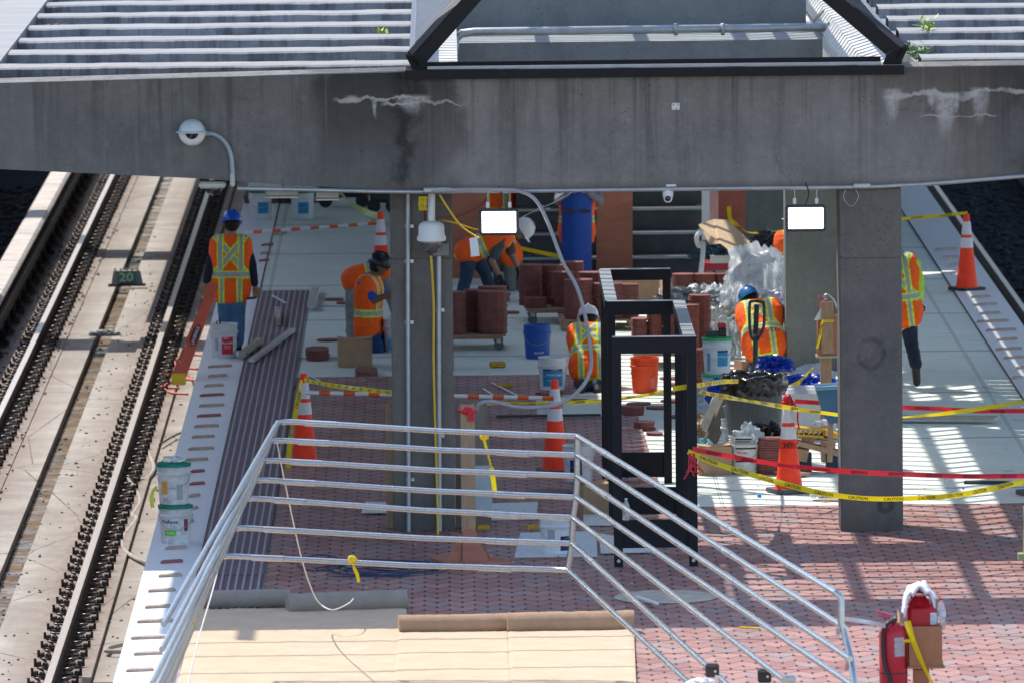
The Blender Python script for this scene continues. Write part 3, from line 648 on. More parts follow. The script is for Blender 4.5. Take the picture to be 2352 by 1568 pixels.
# ================================================================ THINGS ON AND ABOUT THE PLATFORM
galv2 = mat('galv_pipe', (0.40, 0.41, 0.42), 0.24, 0.95, var=0.12, vs=30, bump=0.08, bs=200)
white_pl = mat('white_plastic', (0.72, 0.72, 0.70), 0.45, var=0.05); black_pl = mat('black_plastic', (0.02, 0.02, 0.022), 0.45)
orange = mat('cone_orange', (0.98, 0.06, 0.02), 0.55, spec=0.25, var=0.14, vs=12); bandw_ = mat('reflective_white', (0.66, 0.64, 0.66), 0.5, var=0.08, vs=30)
rubber = mat('rubber_grey', (0.10, 0.10, 0.105), 0.85, var=0.3, vs=20); yel = mat('tape_yellow', (0.80, 0.62, 0.008), 0.4, var=0.06); redt = mat('tape_red', (0.72, 0.03, 0.045), 0.4, var=0.06)
ink = mat('ink_black', (0.012, 0.012, 0.012), 0.6, var=0.05); wood = mat('raw_wood', (0.36, 0.23, 0.14), 0.8, var=0.25, vs=7, stretch=(8, 8, 1)); ply = mat('red_plywood', (0.40, 0.16, 0.10), 0.75, var=0.22, vs=2.2, stretch=(1, 1, 4))
card = mat('cardboard', (0.40, 0.26, 0.16), 0.9, var=0.12, vs=8); steel = mat('bare_steel', (0.45, 0.46, 0.47), 0.4, 0.8, var=0.2); darksteel = mat('dark_metal', (0.05, 0.05, 0.055), 0.5, 0.5)
paverm = mat('paver_clay', (0.22, 0.075, 0.062), 0.75, var=0.25, vs=10)
# ---- galvanised pipe guard (seven rails)
t = thing('pipe_guard', 'galvanised seven-rail pipe guard wrapping the foreground, bright in the sun', 'guardrail', P(980, 1320, 70))
YC_ = 73.0; YCr = 72.6
Lc = [(640, 966), (622, 1009), (604, 1055), (586, 1100), (562, 1142), (538, 1210), (508, 1275)]
Rc = [(1326, 1001), (1325, 1044), (1325, 1092), (1323, 1141), (1316, 1188), (1314, 1247), (1304, 1308)]
Ln = [(376, 1432), (372, 1490), (350, 1568), (352, 1600), (345, 1640), (340, 1660), (338, 1700)]
Re = [(1928, 1366), (1938, 1440), (1952, 1512), (1962, 1575), (1800, 1560), (1700, 1598), (1660, 1640)]
Rd = [63.2, 63.2, 63.0, 63.0, 64.5, 66, 66.6]
pr = 0.0225
for i in range(7):
    dL = P(*Lc[i], YC_); dR = P(*Rc[i], YCr)
    YL = 62.5 if i > 1 else (66.0, 64.5)[i]
    nL = P(*Ln[i], YL)
    a1 = dL + (nL-dL).normalized()*0.16; a2 = dL + (dR-dL).normalized()*0.14
    bend = [a1.lerp(dL, q).lerp(dL.lerp(a2, q), q) for q in (0, 0.25, 0.5, 0.75, 1)]
    sag = P((Lc[i][0]*0.45+Rc[i][0]*0.55), (Lc[i][1]*0.45+Rc[i][1]*0.55)+4, YC_-0.2)
    e = P(*Re[i], Rd[i])
    if i < 6:
        mb = MB(); mb.tube([nL]+bend+[sag, dR], pr, 12); mb.build('rail', galv2, t, smooth=50)
        mb = MB(); mb.tube([dR+(e-dR).normalized()*0.03, e], pr, 12); mb.build('rail', galv2, t, smooth=50)
    else:
        mb = MB(); mb.tube([nL]+bend+[sag]+[dR+(dL-dR)*0.05, dR, dR+(e-dR)*0.02, e], pr, 12); mb.build('rail', galv2, t, smooth=50)
    # couplings
    for q0, q1 in ((a2, dR), (dR, e)):
        for fr in ((0.09,) if q0 is a2 else (0.12, 0.6)) + ((0.78,) if q1 is dR else ()):
            m_ = q0.lerp(q1, fr); dv = (q1-q0).normalized()
            if q1 is dR: # follow the slight sag
                m_ = m_.lerp(sag, 0) + V3((0, -0.001, 0)); m_.z -= 0.016*math.sin(math.pi*fr)
            mb = MB(); mb.tube([m_-dv*0.13, m_+dv*0.13], pr+0.0035, 12); mb.build('coupling', galv2, t, smooth=50)
pp = [P(*q, YCr) for q in Rc]
mb = MB(); mb.tube(pp, 0.026, 12); mb.build('corner_post', galv2, t, smooth=50)
pp = [P(*q, YC_) for q in Lc]
mb = MB(); mb.tube(pp, 0.022, 12); mb.build('corner_post', galv2, t, smooth=50)
pe = [P(1905, 1352, 63.4), P(1920, 1360, 63.2), P(1932, 1372, 63.2), P(1932, 1430, 63.2), P(1938, 1448, 63.2), P(1955, 1512, 63.1), P(1963, 1568, 63.0), P(1962, 1620, 63)]
mb = MB(); mb.tube(pe, 0.024, 12); mb.build('end_post', galv2, t, smooth=50)
mb = MB(); mb.tube([P(1935, 1420, 63.6), P(1925, 1450, 63.8), P(1927, 1460, 63.8)], 0.016, 8); mb.tube([P(1950, 1505, 63.6), P(1944, 1535, 63.8)], 0.016, 8); mb.build('brace', galv2, t, smooth=50)
# clamps holding the lower rails near the bottom edge
for k, (px, py, lab) in enumerate(((1636, 1538, 'black pipe clamp with rag on the lower guard rail at bottom edge'), (1756, 1550, 'black square pipe clamp in the middle at the bottom edge'), (1812, 1566, 'grey flat pipe bracket right of the black clamps'))):
    c0 = P(px, py, 66.4); t2 = thing('pipe_clamp', lab, 'clamp', c0, 'clamps at the bottom edge')
    mb = MB(); mb.box(c0, (0.10, 0.07, 0.10), bev=0.012); mb.box(c0+V3((0, -0.02, 0.03)), (0.075, 0.08, 0.012)); mb.build('jaw', black_pl if k < 2 else steel, t2)
    mb = MB(); mb.bar(c0+V3((0.03 if k == 0 else 0, 0, -0.04)), c0+V3((0.10 if k == 0 else 0.0, -0.02, -0.16 if k else -0.05)), 0.09, 0.02); mb.tube([c0+V3((0.02, -0.06, 0)), c0+V3((0.02, -0.07, 0))], 0.01, 8); mb.build('plate', steel, t2)
def crumple(mb, c, r, seed=0, amp=0.35, sub=4, freq=2.2, flat=True):
    b = bmesh.new(); bmesh.ops.create_icosphere(b, subdivisions=sub, radius=1); b.verts.index_update(); vs = []
    c = V3(c); r = V3(r)
    for v in b.verts:
        p = V3((v.co.x*freq*0.8, v.co.y*freq, v.co.z*freq*(0.6 if seed % 2 else 1.1))) + V3((seed*7.3, seed*1.7, -seed*3.1)); w_ = noise.noise(p*0.7)*0.8; p2 = p+V3((w_, -w_, w_))
        n = noise.fractal(p*0.8, 0.9, 2.0, 2); r1 = (1-abs(noise.noise(p2*1.1)))**4; r2 = (1-abs(noise.noise(p2*2.7)))**4; k = 1 + amp*(n*0.6 + r1*0.75 + r2*0.32 - 0.55)
        q = V3((v.co.x*r.x*k, v.co.y*r.y*k, v.co.z*r.z*k))
        if flat and q.z < -r.z*0.55: q.z = -r.z*0.55
        vs.append(c+q)
    mb._add(vs, [[v.index for v in f.verts] for f in b.faces]); b.free(); return mb
c0 = P(1612, 1566, 66.2); mb = MB(); crumple(mb, c0+V3((0, 0, -0.03)), (0.13, 0.1, 0.06), 5, 0.4, flat=False); tag(mb.build('rag', mat('rag_white', (0.7, 0.68, 0.68), 0.9), smooth=40), 'crumpled white rag at the bottom edge below the clamp', 'rag')
# ---- tapes with lettering
def ribbon(path, wid, lettering, lab, m, grp=None, name='barrier_tape', size=None, pitch=0.36, tw=0.35, flip=False, face=None, seed=0, z0=0.1, drop=0.9, n=10):
    wid *= 0.82; pts = crom(path, n); L = [0]
    for i in range(1, len(pts)): L.append(L[-1]+(pts[i]-pts[i-1]).length)
    fr = []
    for i, p in enumerate(pts):
        tn = (pts[min(i+1, len(pts)-1)]-pts[max(i-1, 0)]).normalized()
        view = V3((0, 0, H)) - p; view.normalize()
        up = V3((0, 0, 1)) - tn*tn.z; up = up.normalized() if up.length > 0.3 else V3((1, 0, 0))-tn*tn.x
        up.normalize()
        nrm = tn.cross(up).normalized()
        if nrm.dot(view) < 0: nrm = -nrm
        a = tw*math.sin(L[i]*1.9+seed)*1.3
        u2 = (up*math.cos(a)+nrm*math.sin(a)).normalized(); n2_ = (nrm*math.cos(a)-up*math.sin(a)).normalized()
        fr.append((p, u2, n2_))
    def at(s_, y, off):
        s_ = min(max(s_, 0), L[-1]-1e-6); k = 0
        lo, hi = 0, len(L)-1
        while hi-lo > 1:
            mid = (lo+hi)//2
            if L[mid] <= s_: lo = mid
            else: hi = mid
        f_ = (s_-L[lo])/(L[hi]-L[lo]+1e-9); a, b = fr[lo], fr[hi]
        return a[0].lerp(b[0], f_) + a[1].lerp(b[1], f_)*y + a[2].lerp(b[2], f_)*off
    t = thing(name, lab, 'barrier tape', pts[0], grp)
    mb = MB(); vs = []; fs = []
    for i, (p, u, nn) in enumerate(fr):
        for y in (-0.5, 0, 0.5): vs.append(p+u*y*wid+nn*(0.004 if y == 0 else 0))
    for i in range(len(fr)-1):
        for k in (0, 1): fs.append((i*3+k, i*3+k+1, i*3+k+4, i*3+k+3))
    mb._add(vs, fs); mb.build('ribbon', m, t, smooth=True)
    if lettering:
        mb = MB(); s_ = z0+0.1; d = 1 if (pts[-1]-pts[0]).x > 0 else -1
        size = size or wid*0.85; k = 0; sd_ = 1
        while s_ < L[-1]-0.1:
            wds = lettering[k % len(lettering)]
            sz = size if wds == lettering[0] else size*0.3
            put_text(mb, wds, sz, lambda x, y, s_=s_: at(s_+(x*d if not flip else -x*d), y if not flip else -y, 0.0062), 0.92)
            s_ += pitch*(1 if wds == lettering[0] else 0.8); k += 1
        mb.build('lettering', ink, t)
    return t
translucent(yel, 0.3); translucent(redt, 0.3)
CA = ['CAUTION', 'CAUTION', 'CAUTION']
def PY(lst): return [P(a, b, c) for a, b, c in lst]
Yk = G(1597, 1306).y                # front of kiosk
ribbon(PY([(700, 872, 88.5), (760, 884, 87), (830, 893, 85.5), (905, 901, 84.2)]), 0.055, CA, 'yellow caution tape from the left cone top to the left column', yel, 'yellow caution tapes')
ribbon(PY([(1118, 925, 88), (1250, 925, 89), (1380, 920, 89.5), (1480, 907, 90), (1540, 896, 90.5)]), 0.045, CA, 'yellow caution tape crossing behind the middle cone to the black frame', yel, 'yellow caution tapes', tw=0.7)
ribbon(PY([(1545, 892, 82.3), (1605, 884, 82.5), (1660, 876, 85), (1702, 875, 89.5)]), 0.055, CA, 'short yellow caution tape tied from black frame to the trash can', yel, 'yellow caution tapes')
ribbon(PY([(1605, 899, 82.2), (1680, 913, 83.5), (1760, 927, 84.5), (1840, 940, 85.2), (1926, 952, 85.6)]), 0.055, CA, 'yellow caution tape from the black frame past the cone behind right column', yel, 'yellow caution tapes', tw=0.6, seed=1)
ribbon(PY([(2070, 958, 86), (2150, 951, 86), (2250, 938, 86), (2360, 920, 86)]), 0.05, None, 'plain yellow tape rising right of the right column', yel, 'yellow caution tapes', tw=0.9, seed=2)
ribbon(PY([(1580, 1036, Yk-0.05), (1640, 1062, Yk-.05), (1720, 1087, Yk-0.2), (1800, 1110, Yk-.5), (1880, 1130, Yk-.7), (1980, 1143, Yk-.8), (2080, 1144, Yk-.8), (2180, 1138, Yk-.6), (2260, 1125, Yk-.3), (2360, 1103, Yk)]), 0.06, CA, 'long sagging yellow caution tape in front of the right column', yel, 'yellow caution tapes', tw=0.35, seed=4, pitch=0.31)
ribbon(PY([(1590, 1030, Yk-0.04), (1640, 1040, Yk), (1750, 1060, Yk+.1), (1850, 1073, Yk+.1), (1970, 1083, Yk), (2100, 1089, Yk), (2230, 1093, Yk), (2360, 1092, Yk)]), 0.055, ['DANGER'], 'red danger tape in front of the right column, above the sagging yellow one', redt, 'red danger tapes', tw=0.3, flip=True, pitch=0.33)
ribbon(PY([(1826, 921, 87.5), (1926, 927, 87.3)]), 0.055, ['DANGER'], 'red danger tape tied to the top of the right cone, behind right column', redt, 'red danger tapes', tw=0.3)
ribbon(PY([(2070, 935, 87), (2150, 938, 87), (2250, 943, 87), (2360, 943, 87)]), 0.055, ['DANGER'], 'upper red danger tape right of the right column', redt, 'red danger tapes', tw=0.2)
ribbon(PY([(1180, 567, 109), (1240, 580, 109), (1290, 590, 109)]), 0.06, None, 'yellow tape between the bending worker and the blue mat', yel, 'yellow caution tapes', seed=2)
ribbon(PY([(1350, 587, 110.4), (1450, 590, 110.4), (1550, 592, 110.4), (1612, 588, 110.4)]), 0.05, CA, 'straight yellow tape stretched in front of the dark stairs', yel, 'yellow caution tapes', size=0.035)
ribbon(PY([(1674, 475, 111), (1678, 505, 111), (1700, 520, 111), (1725, 535, 110.5), (1806, 532, 110)]), 0.06, None, 'knotted yellow tape hanging on the far right red plywood', yel, 'yellow caution tapes', tw=0.9)
ribbon(PY([(2069, 503, 112), (2130, 498, 112), (2180, 494, 112), (2222, 489, 112)]), 0.05, CA, 'dim yellow tape tied to the far right cone', yel, 'yellow caution tapes', size=0.035)
ribbon(PY([(780, 440, 121), (810, 470, 120), (840, 488, 119), (866, 496, 118)]), 0.11, None, 'pale yellow-green tape curving down to the far left cone', mat('tape_lime', (0.55, 0.62, 0.15), 0.5), None, tw=0.5)
YcL = G(700, 1076).y
ribbon(PY([(693, 872, YcL-.06), (688, 900, YcL-.1), (677, 960, YcL-.15), (668, 1005, YcL-.2), (664, 1040, YcL-.2), (662, 1074, YcL-.2)]), 0.06, CA, 'yellow caution tape hanging down the left side of the left cone', yel, 'yellow caution tapes', tw=0.2, pitch=0.3)
ribbon(PY([(1110, 1000, 72.9), (1120, 1040, 72.85), (1130, 1080, 72.8), (1137, 1135, 72.8)]), 0.05, CA, 'yellow caution tape end hanging from the top guard rail', yel, 'tape ends on the guard', tw=0.4, pitch=0.3)
ribbon(PY([(806, 1284, 72.85), (812, 1300, 72.8), (820, 1318, 72.8), (824, 1336, 72.8)]), 0.035, None, 'short yellow tape end on the lowest guard rail', yel, 'tape ends on the guard', tw=0.9)
ribbon(PY([(446, 1428, 67.5), (436, 1440, 67.4), (430, 1446, 67.4), (418, 1480, 67.2), (402, 1530, 67), (398, 1575, 67)]), 0.022, None, 'thin yellow streamer hanging from the left rails', yel, 'tape ends on the guard', tw=1.2)
mb = MB(); 
for px, py, YY in ((1112, 1001, 72.9), (809, 1283, 72.85), (438, 1432, 67.4)):
    t2 = MB(); crumple(t2, P(px, py, YY-0.02), (0.04, 0.035, 0.035), px, 0.5, 2, flat=False); tag(t2.build('tape_knot', yel), 'yellow tape knot on the %s' % {1112: 'top guard rail', 809: 'lowest guard rail', 438: 'left rail bundle'}[px], 'tape knot', 'tape knots on the guard')
# knot bundles at kiosk corner
t2 = MB(); 
for k in range(7):
    a = P(1588+rnd.uniform(-6, 10), 1040, Yk-0.07); t2.tube([a, a+V3((rnd.uniform(-.04, .06), -0.02, -rnd.uniform(.06, .2))), a+V3((rnd.uniform(-.06, .1), -0.03, -rnd.uniform(.1, .25)))], 0.008, 4)
tag(t2.build('tape_tails', redt), 'tangled red tape tails tied at the corner of the black frame', 'tape tails')
# ---- cones
def cone_obj(px, py, lab, hgt=0.91, rz=0.4, grp='orange traffic cones', base_m=None, sc=None):
    b = G(px, py)
    t = thing('traffic_cone', lab, 'traffic cone', b, grp, 0)
    w = 0.355
    mb = MB(); M = Matrix.Rotation(rz, 3, 'Z'); k = 0.10; h2 = w/2
    po = [(-h2+k*.4, -h2), (h2-k*.4, -h2), (h2, -h2+k*.4), (h2, h2-k*.4), (h2-k*.4, h2), (-h2+k*.4, h2), (-h2, h2-k*.4), (-h2, -h2+k*.4)]
    mb.prism([b + M @ V3((x, y, 0.008)) for x, y in po], (0, 0, 0.036)); mb.build('base', base_m or rubber, t)
    R_ = lambda z: 0.128 - (0.128-0.032)*(z-0.045)/(hgt-0.045)
    prof = [(0.14, 0.044), (0.128, 0.07)] + [(R_(z), z) for z in (0.2, 0.4, 0.6, 0.75, hgt-0.06)] + [(0.038, hgt-0.055), (0.036, hgt-0.01), (0.03, hgt)]
    mb = MB(); mb.lathe(prof, b, 28); mb.build('body', orange, t, smooth=50)
    for z0, z1 in ((hgt*0.565, hgt*0.695), (hgt*0.735, hgt*0.905)):
        mb = MB(); mb.lathe([(R_(z0)+0.003, z0), (R_(z1)+0.003, z1)], b, 28, caps=False); mb.build('reflective_band', bandw_, t, smooth=50)
    return t
cone_obj(700, 1070, 'orange cone with yellow caution tape down its side, by the ribbed strip', rz=0.45)
cone_obj(1276, 1086, 'orange cone in the middle behind the galvanised rails', rz=0.1)
tc_ = cone_obj(1812, 1130, 'orange cone with red tape on top and hand lettering, left of right column', rz=0.42)
bC = wl(tc_); mb = MB()
put_text(mb, 'CMRC', 0.085, lambda x, y: bC + V3(((0.1035-0.0003)*math.sin(x/0.1035), -0.1075*math.cos(x/0.1035)+ (y)*0.11*0.9, 0.455+y)), 1.0)
mb.build('lettering', mat('marker_red', (0.22, 0.015, 0.01)), tc_)
mb = MB(); crumple(mb, bC+V3((0, -0.01, 0.865)), (0.055, 0.05, 0.06), 3, 0.5, 3, flat=False); mb.tube([bC+V3((0.05, -0.03, 0.86)), bC+V3((0.09, -0.04, 0.78)), bC+V3((0.085, -0.03, 0.70)), bC+V3((0.10, -0.03, 0.6))], 0.009, 5); tag(mb.build('tape_wrap', redt), 'red tape wrapped round the tip of the lettered cone', 'tape wrap')
cone_obj(876, 661, 'orange cone far behind the black helmet worker, with pale tape on top', rz=0.2)
cone_obj(2221, 668, 'shadowed orange cone on the right white edge, on wide black rubber base', rz=0.5, base_m=black_pl)
cone_obj(2385, 1136, 'orange cone cut by the right picture edge', rz=0.3)
# ---- cone bars
def bar_striped(a, b, n, lab, r=0.017):
    a, b = V3(a), V3(b); t = thing('cone_bar', lab, 'barrier bar', a, 'striped cone bars')
    mb = MB(); mb.tube([a, b], r, 10); mb.build('tube', white_pl, t, smooth=50)
    mo = mat('stripe_orange', (0.78, 0.12, 0.02), 0.5)
    for k in range(n):
        f0 = (k+0.55)/n; f1 = (k+1.0)/n
        mb = MB(); mb.tube([a.lerp(b, f0), a.lerp(b, f1)], r+0.0015, 10); mb.build('stripe', mo, t, smooth=50)
    return t
bar_striped(P(702, 901, 86.9), P(1272, 914, 86.6), 10, 'long orange and white bar between left and middle cones', 0.02)
bar_striped(P(560, 535, 113), P(866, 513, 112), 7, 'far orange and white bar ending at the cone behind the black helmet', 0.02)
# ---- black steel frame (three portals)
def kz(px, py, Y): return P(px, py, Y)
Yf = G(1597, 1306).y; Ym = Yf+3.55; Yb = Yf+7.0
t = thing('steel_frame', 'tall black steel box frame standing in the middle right', 'metal frame', G(1500, 1306))
kb = mat('kiosk_black', (0.008, 0.0085, 0.012), 0.6, 0.0, var=0.15, vs=15, spec=0.25); kt = mat('kiosk_top', (0.35, 0.37, 0.38), 0.4, 0.6, var=0.1, vs=12)
zt_ = P(1500, 774, Yf).z; xl = P(1408, 1000, Yf).x; xr = P(1601, 1000, Yf).x; tw_ = 0.085
xl2 = P(1391, 800, Ym).x; xl2 = xl; xrm = P(1561, 800, Ym).x+0.02
def portal(Y, x0, x1, zb, zc_, wl_, wr_, htop=0.1):
    for x, w3 in ((x0+wl_/2, wl_), (x1-wr_/2, wr_)):
        mb = MB(); mb.box((x, Y+0.04, zt_/2), (w3, 0.08, zt_)); mb.build('upright', kb, t)
    mb = MB(); mb.box(((x0+x1)/2, Y+0.04, zt_-htop/2-0.004), (x1-x0-wl_-wr_, 0.076, htop)); mb.build('top_bar', kb, t)
    mb = MB(); mb.box(((x0+x1)/2, Y+0.04, (zb+zc_)/2), (x1-x0-wl_-wr_, 0.02, zc_-zb)); mb.build('kick_panel', kb, t)
portal(Yf, xl, xr, 0.19, 0.44, 0.078, 0.078, 0.14)
portal(Ym, xl+0.02, xrm+0.01, 0.09, 0.34, 0.075, 0.075, 0.12)
portal(Yb, xl+0.02, xr-0.05, 0.06, 0.30, 0.075, 0.075, 0.10)
mb = MB(); mb.box((xl+0.06, (Ym+Yb)/2, zt_-0.04), (0.115, Yb-Ym-0.09, 0.08)); mb.build('side_rail', kb, t)
mb = MB(); mb.box((xr-0.06, (Yf+Ym)/2+0.04, zt_-0.04), (0.115, Ym-Yf-0.09, 0.08)); mb.build('side_rail', kb, t)
def plates(x, y0_, y1_, n, grp=0):
    mb = MB(); L = (y1_-y0_)/n
    for k in range(n): mb.box((x, y0_+L*(k+0.5), zt_+0.004), (0.11, L-0.035, 0.006))
    mb.build('cap_plates', kt, t)
plates(xl+0.06, Ym+0.1, Yb, 6); plates(xr-0.06, Yf+0.1, Ym, 5)
mb = MB()
for Y, x0, x1 in ((Yf, xl, xr), (Ym, xl+.02, xrm), (Yb, xl+.02, xr-.05)): mb.box(((x0+x1)/2, Y+0.04, zt_+0.003), (x1-x0-0.0, 0.08, 0.006))
mb.build('cap_trim', kt, t)
for k in range(1, 5):
    mb = MB(); y = Ym + (Yb-Ym)*k/5; mb.box((xl+0.035, y, zt_/2-0.03), (0.03, 0.05, zt_-0.07)); mb.build('mullion', kb, t)
for k in range(1, 5):
    mb = MB(); y = Yf + (Ym-Yf)*k/5; mb.box((xr-0.035, y, zt_/2-0.03), (0.03, 0.05, zt_-0.07)); mb.build('mullion', kb, t)
for x in (xl+0.04, xr-0.04):
    mb = MB(); mb.lathe([(0.016, 0), (0.016, 0.006)], (x, Yf-0.001, 0.08), 10, Matrix.Rotation(R(90), 3, 'X')); mb.build('bolt', steel, t)
q = P(1548, 885, Yf-0.004); 

# little bottle on the panel
def bottle(px, py, lab, Y=None, z=0.0, lying=False, h=0.2, r=0.033, rz=0.0, cap=None, grp='clear plastic bottles', base=None):
    b = base if base is not None else (P(px, py, Y) if Y else G(px, py, z)); cl = mat('clear_pet', (0.72, 0.78, 0.80), 0.12, trans=0.55, alpha=0.6)
    t = thing('plastic_bottle', lab, 'bottle', b, grp)
    M = Matrix.Rotation(rz, 3, 'Z') @ Matrix.Rotation(R(90), 3, 'Y') if lying else Matrix.Identity(3); o = b + (V3((0, 0, r)) if lying else V3((0, 0, 0)))
    mb = MB(); mb.lathe([(r*0.9, 0), (r, h*0.06), (r, h*0.3), (r*0.88, h*0.35), (r, h*0.4), (r*0.96, h*0.66), (r*0.6, h*0.83), (r*0.38, h*0.88), (r*0.38, h*0.93)], o, 14, M); mb.build('body', cl, t, smooth=60)
    mb = MB(); mb.lathe([(r*0.42, h*0.93), (r*0.42, h)], o, 10, M); mb.build('cap', cap or white_pl, t)
    mb = MB(); mb.lathe([(r+0.001, h*0.42), (r+0.001, h*0.6)], o, 14, M, caps=False); mb.build('wrapper', mat('bottle_label', (0.55, 0.6, 0.68), 0.4), t)
    return t
bottle(1438, 1195, 'small clear water bottle standing on the low panel of the black frame', Y=Yf+0.05, h=0.2)
bottle(1862, 1142, 'crushed clear bottle lying right of the lettered cone base', lying=True, rz=-0.3)
bottle(1132, 1290, 'clear bottle lying beside the wooden post brace', lying=True, rz=2.8)
bottle(1272, 1054, 'clear bottle lying just left of the middle cone base', lying=True, rz=0.2)
# ---- buckets
def bucket(px, py, lab, col='white', h=0.37, rt=0.151, rb=0.131, lid=None, label=None, texts=(), bail=1, open_in=None, z=0.0, Y=None, rings=3, dirty=False, base=None, grp='five gallon pails', bailang=0.6):
    b = base if base is not None else (P(px, py, Y) if Y else G(px, py, z)); b = V3(b)
    if base is None: b = b + V3((0, rb, 0))
    t = thing('bucket', lab, 'bucket', b, grp)
    cm = {'white': mat('pail_white', (0.66, 0.67, 0.68), 0.45, var=0.1, vs=9), 'dirty': mat('pail_dirty', (0.58, 0.57, 0.55), 0.6, var=0.25, vs=14), 'blue': mat('pail_blue', (0.012, 0.09, 0.42), 0.4), 'orange': mat('pail_orange', (0.85, 0.075, 0.012), 0.38), 'grime': mat('pail_grime', (0.30, 0.32, 0.34), 0.7, var=0.45, vs=12)}[col]
    rr = lambda zz: rb+(rt-rb)*zz/h
    prof = [(rb-0.008, 0), (rb, 0.008)]
    zz = 0.10
    prof += [(rr(h*0.4), h*0.4), (rr(h-0.105), h-0.105), (rr(h-0.105)+0.010, h-0.10), (rr(h)+0.008, h-0.082), (rr(h), h-0.078)]
    for k in range(rings-1): a_ = h-0.062+0.022*k; prof += [(rr(a_), a_), (rr(a_)+0.006, a_+0.003), (rr(a_)+0.006, a_+0.008), (rr(a_), a_+0.011)]
    prof += [(rt, h-0.014), (rt+0.005, h-0.010), (rt+0.005, h)]
    inner = [(rt-0.002, h), (rt-0.006, h-0.01), (rb-0.004, 0.05)]
    mb = MB()
    if lid: mb.lathe(prof, b, 32)
    else:
        mb.lathe(prof+inner, b, 32, caps=False); mb.lathe([(0.0005, 0.001), (rb-0.008, 0.0)], b, 32, caps=False); mb.lathe([(0.0005, 0.22), (rr(0.22)-0.006, 0.22)], b, 32, caps=False)
    mb.build('pail', cm, t, smooth=35)
    if not lid and open_in:
        mb = MB(); mb.lathe([(0.0005, h-0.06), (rt-0.006, h-0.06)], b, 24, caps=False); mb.build('contents', open_in, t)
    if lid:
        mb = MB(); mb.lathe([(rt+0.008, h-0.022), (rt+0.009, h+0.006), (rt-0.004, h+0.010), (rt-0.012, h+0.002), (0.002, h+0.001)], b, 32); mb.build('lid', lid, t, smooth=35)
    if bail:
        mb = MB(); r_ = rr(h-0.06)+0.012; pts = []
        for k in range(13):
            a_ = math.pi*k/12; x = -r_*math.cos(a_); d_ = r_*math.sin(a_)*1.05
            pts.append(b+V3((x, -d_*math.sin(bailang)*0.99 - 0.004*math.sin(a_), h-0.075 - d_*math.cos(bailang))))
        pts = [q_ if (q_-b).xy.length > rr(q_.z-b.z)+0.004 else V3((b.x+(q_.x-b.x), b.y-math.sqrt(max((rr(q_.z-b.z)+0.006)**2-(q_.x-b.x)**2, 0)), q_.z)) for q_ in pts]
        mb.tube(pts, 0.0025, 5); mb.build('handle', steel, t, smooth=True)
    def wrapP(x, zc, off=0.002, a0=0.0):
        r_ = rr(zc)+off; a_ = a0+x/r_; return b+V3((r_*math.sin(a_), -r_*math.cos(a_), zc))
    for (x0, x1, z0, z1, mm) in (label or ()):
        mb = MB(); n = 10; vs = []; fs = []
        for k in range(n+1):
            x = x0+(x1-x0)*k/n; vs += [wrapP(x, z0, 0.0015), wrapP(x, z1, 0.0015)]
        for k in range(n): fs.append((2*k, 2*k+1, 2*k+3, 2*k+2))
        mb._add(vs, fs); mb.build('label', mm, t, smooth=True)
    for (s_, x, zc, size, mm, sx) in texts:
        mb = MB(); put_text(mb, s_, size, lambda u, v: wrapP(x+u, zc+v, 0.003), sx); mb.build('lettering', mm, t)
    return t
lb_blue = mat('label_blue', (0.02, 0.26, 0.50), 0.5, var=0.08); lb_red = mat('label_red', (0.62, 0.02, 0.05), 0.5); lb_green = mat('label_green', (0.16, 0.55, 0.04), 0.5); lb_navy = mat('label_navy', (0.02, 0.03, 0.12), 0.5); lid_g = mat('lid_green', (0.0, 0.20, 0.13), 0.4); lid_g2 = mat('lid_bright_green', (0.03, 0.42, 0.14), 0.4)
txt_w = mat('print_white', (0.75, 0.75, 0.75), 0.5); grey_p = mat('print_grey', (0.25, 0.26, 0.28), 0.6); mort = mat('mortar', (0.14, 0.14, 0.14), 0.9, var=0.3); lb_or = mat('label_amber', (0.72, 0.33, 0.06), 0.5)
bucket(514, 826, 'white pail with red label and tools inside, on left white edge', 'white', label=[(-0.02, 0.115, 0.06, 0.25, lb_red), (-0.10, -0.06, 0.1, 0.24, mat('print_pale', (0.4, 0.42, 0.45), 0.5, var=0.4, vs=120))], texts=[('MAPEI', 0.03, 0.236, 0.02, txt_w, 1), ('Mapelastic', 0.045, 0.185, 0.03, txt_w, 1), ('waterproofing', 0.045, 0.15, 0.014, txt_w, 1), ('membrane', 0.045, 0.13, 0.014, txt_w, 1)], open_in=mort, h=0.39)
bt1 = bucket(403, 1252, 'lower white pail of the lidded pair, with black and green lettering', 'dirty', h=0.355, lid=lid_g, label=[(-0.11, 0.01, 0.09, 0.14, lb_green), (0.085, 0.13, 0.13, 0.24, mat('label_maroon', (0.22, 0.03, 0.06), 0.5))], texts=[('ProForm', -0.055, 0.215, 0.045, lb_navy, 1), ('lite blue', -0.05, 0.115, 0.024, txt_w, 1)])
b1 = wl(bt1)
bt2 = bucket(0, 0, 'upper grimy white pail with green lid and orange emblem, bottle on top', 'dirty', h=0.37, lid=lid_g, base=b1+V3((-0.012, 0, 0.366)), label=[(-0.12, -0.055, 0.10, 0.22, lb_or), (0.03, 0.09, 0.05, 0.19, mat('print_grey2', (0.35, 0.36, 0.36), 0.6, var=0.4, vs=120)), (-0.11, -0.05, 0.03, 0.07, mat('print_fog', (0.38, 0.39, 0.42), 0.6))])
b2 = wl(bt2); bottle(0, 0, 'crushed clear bottle lying on the green lid of the upper pail', lying=True, base=b2+V3((-0.09, -0.03, 0.375)), h=0.2)
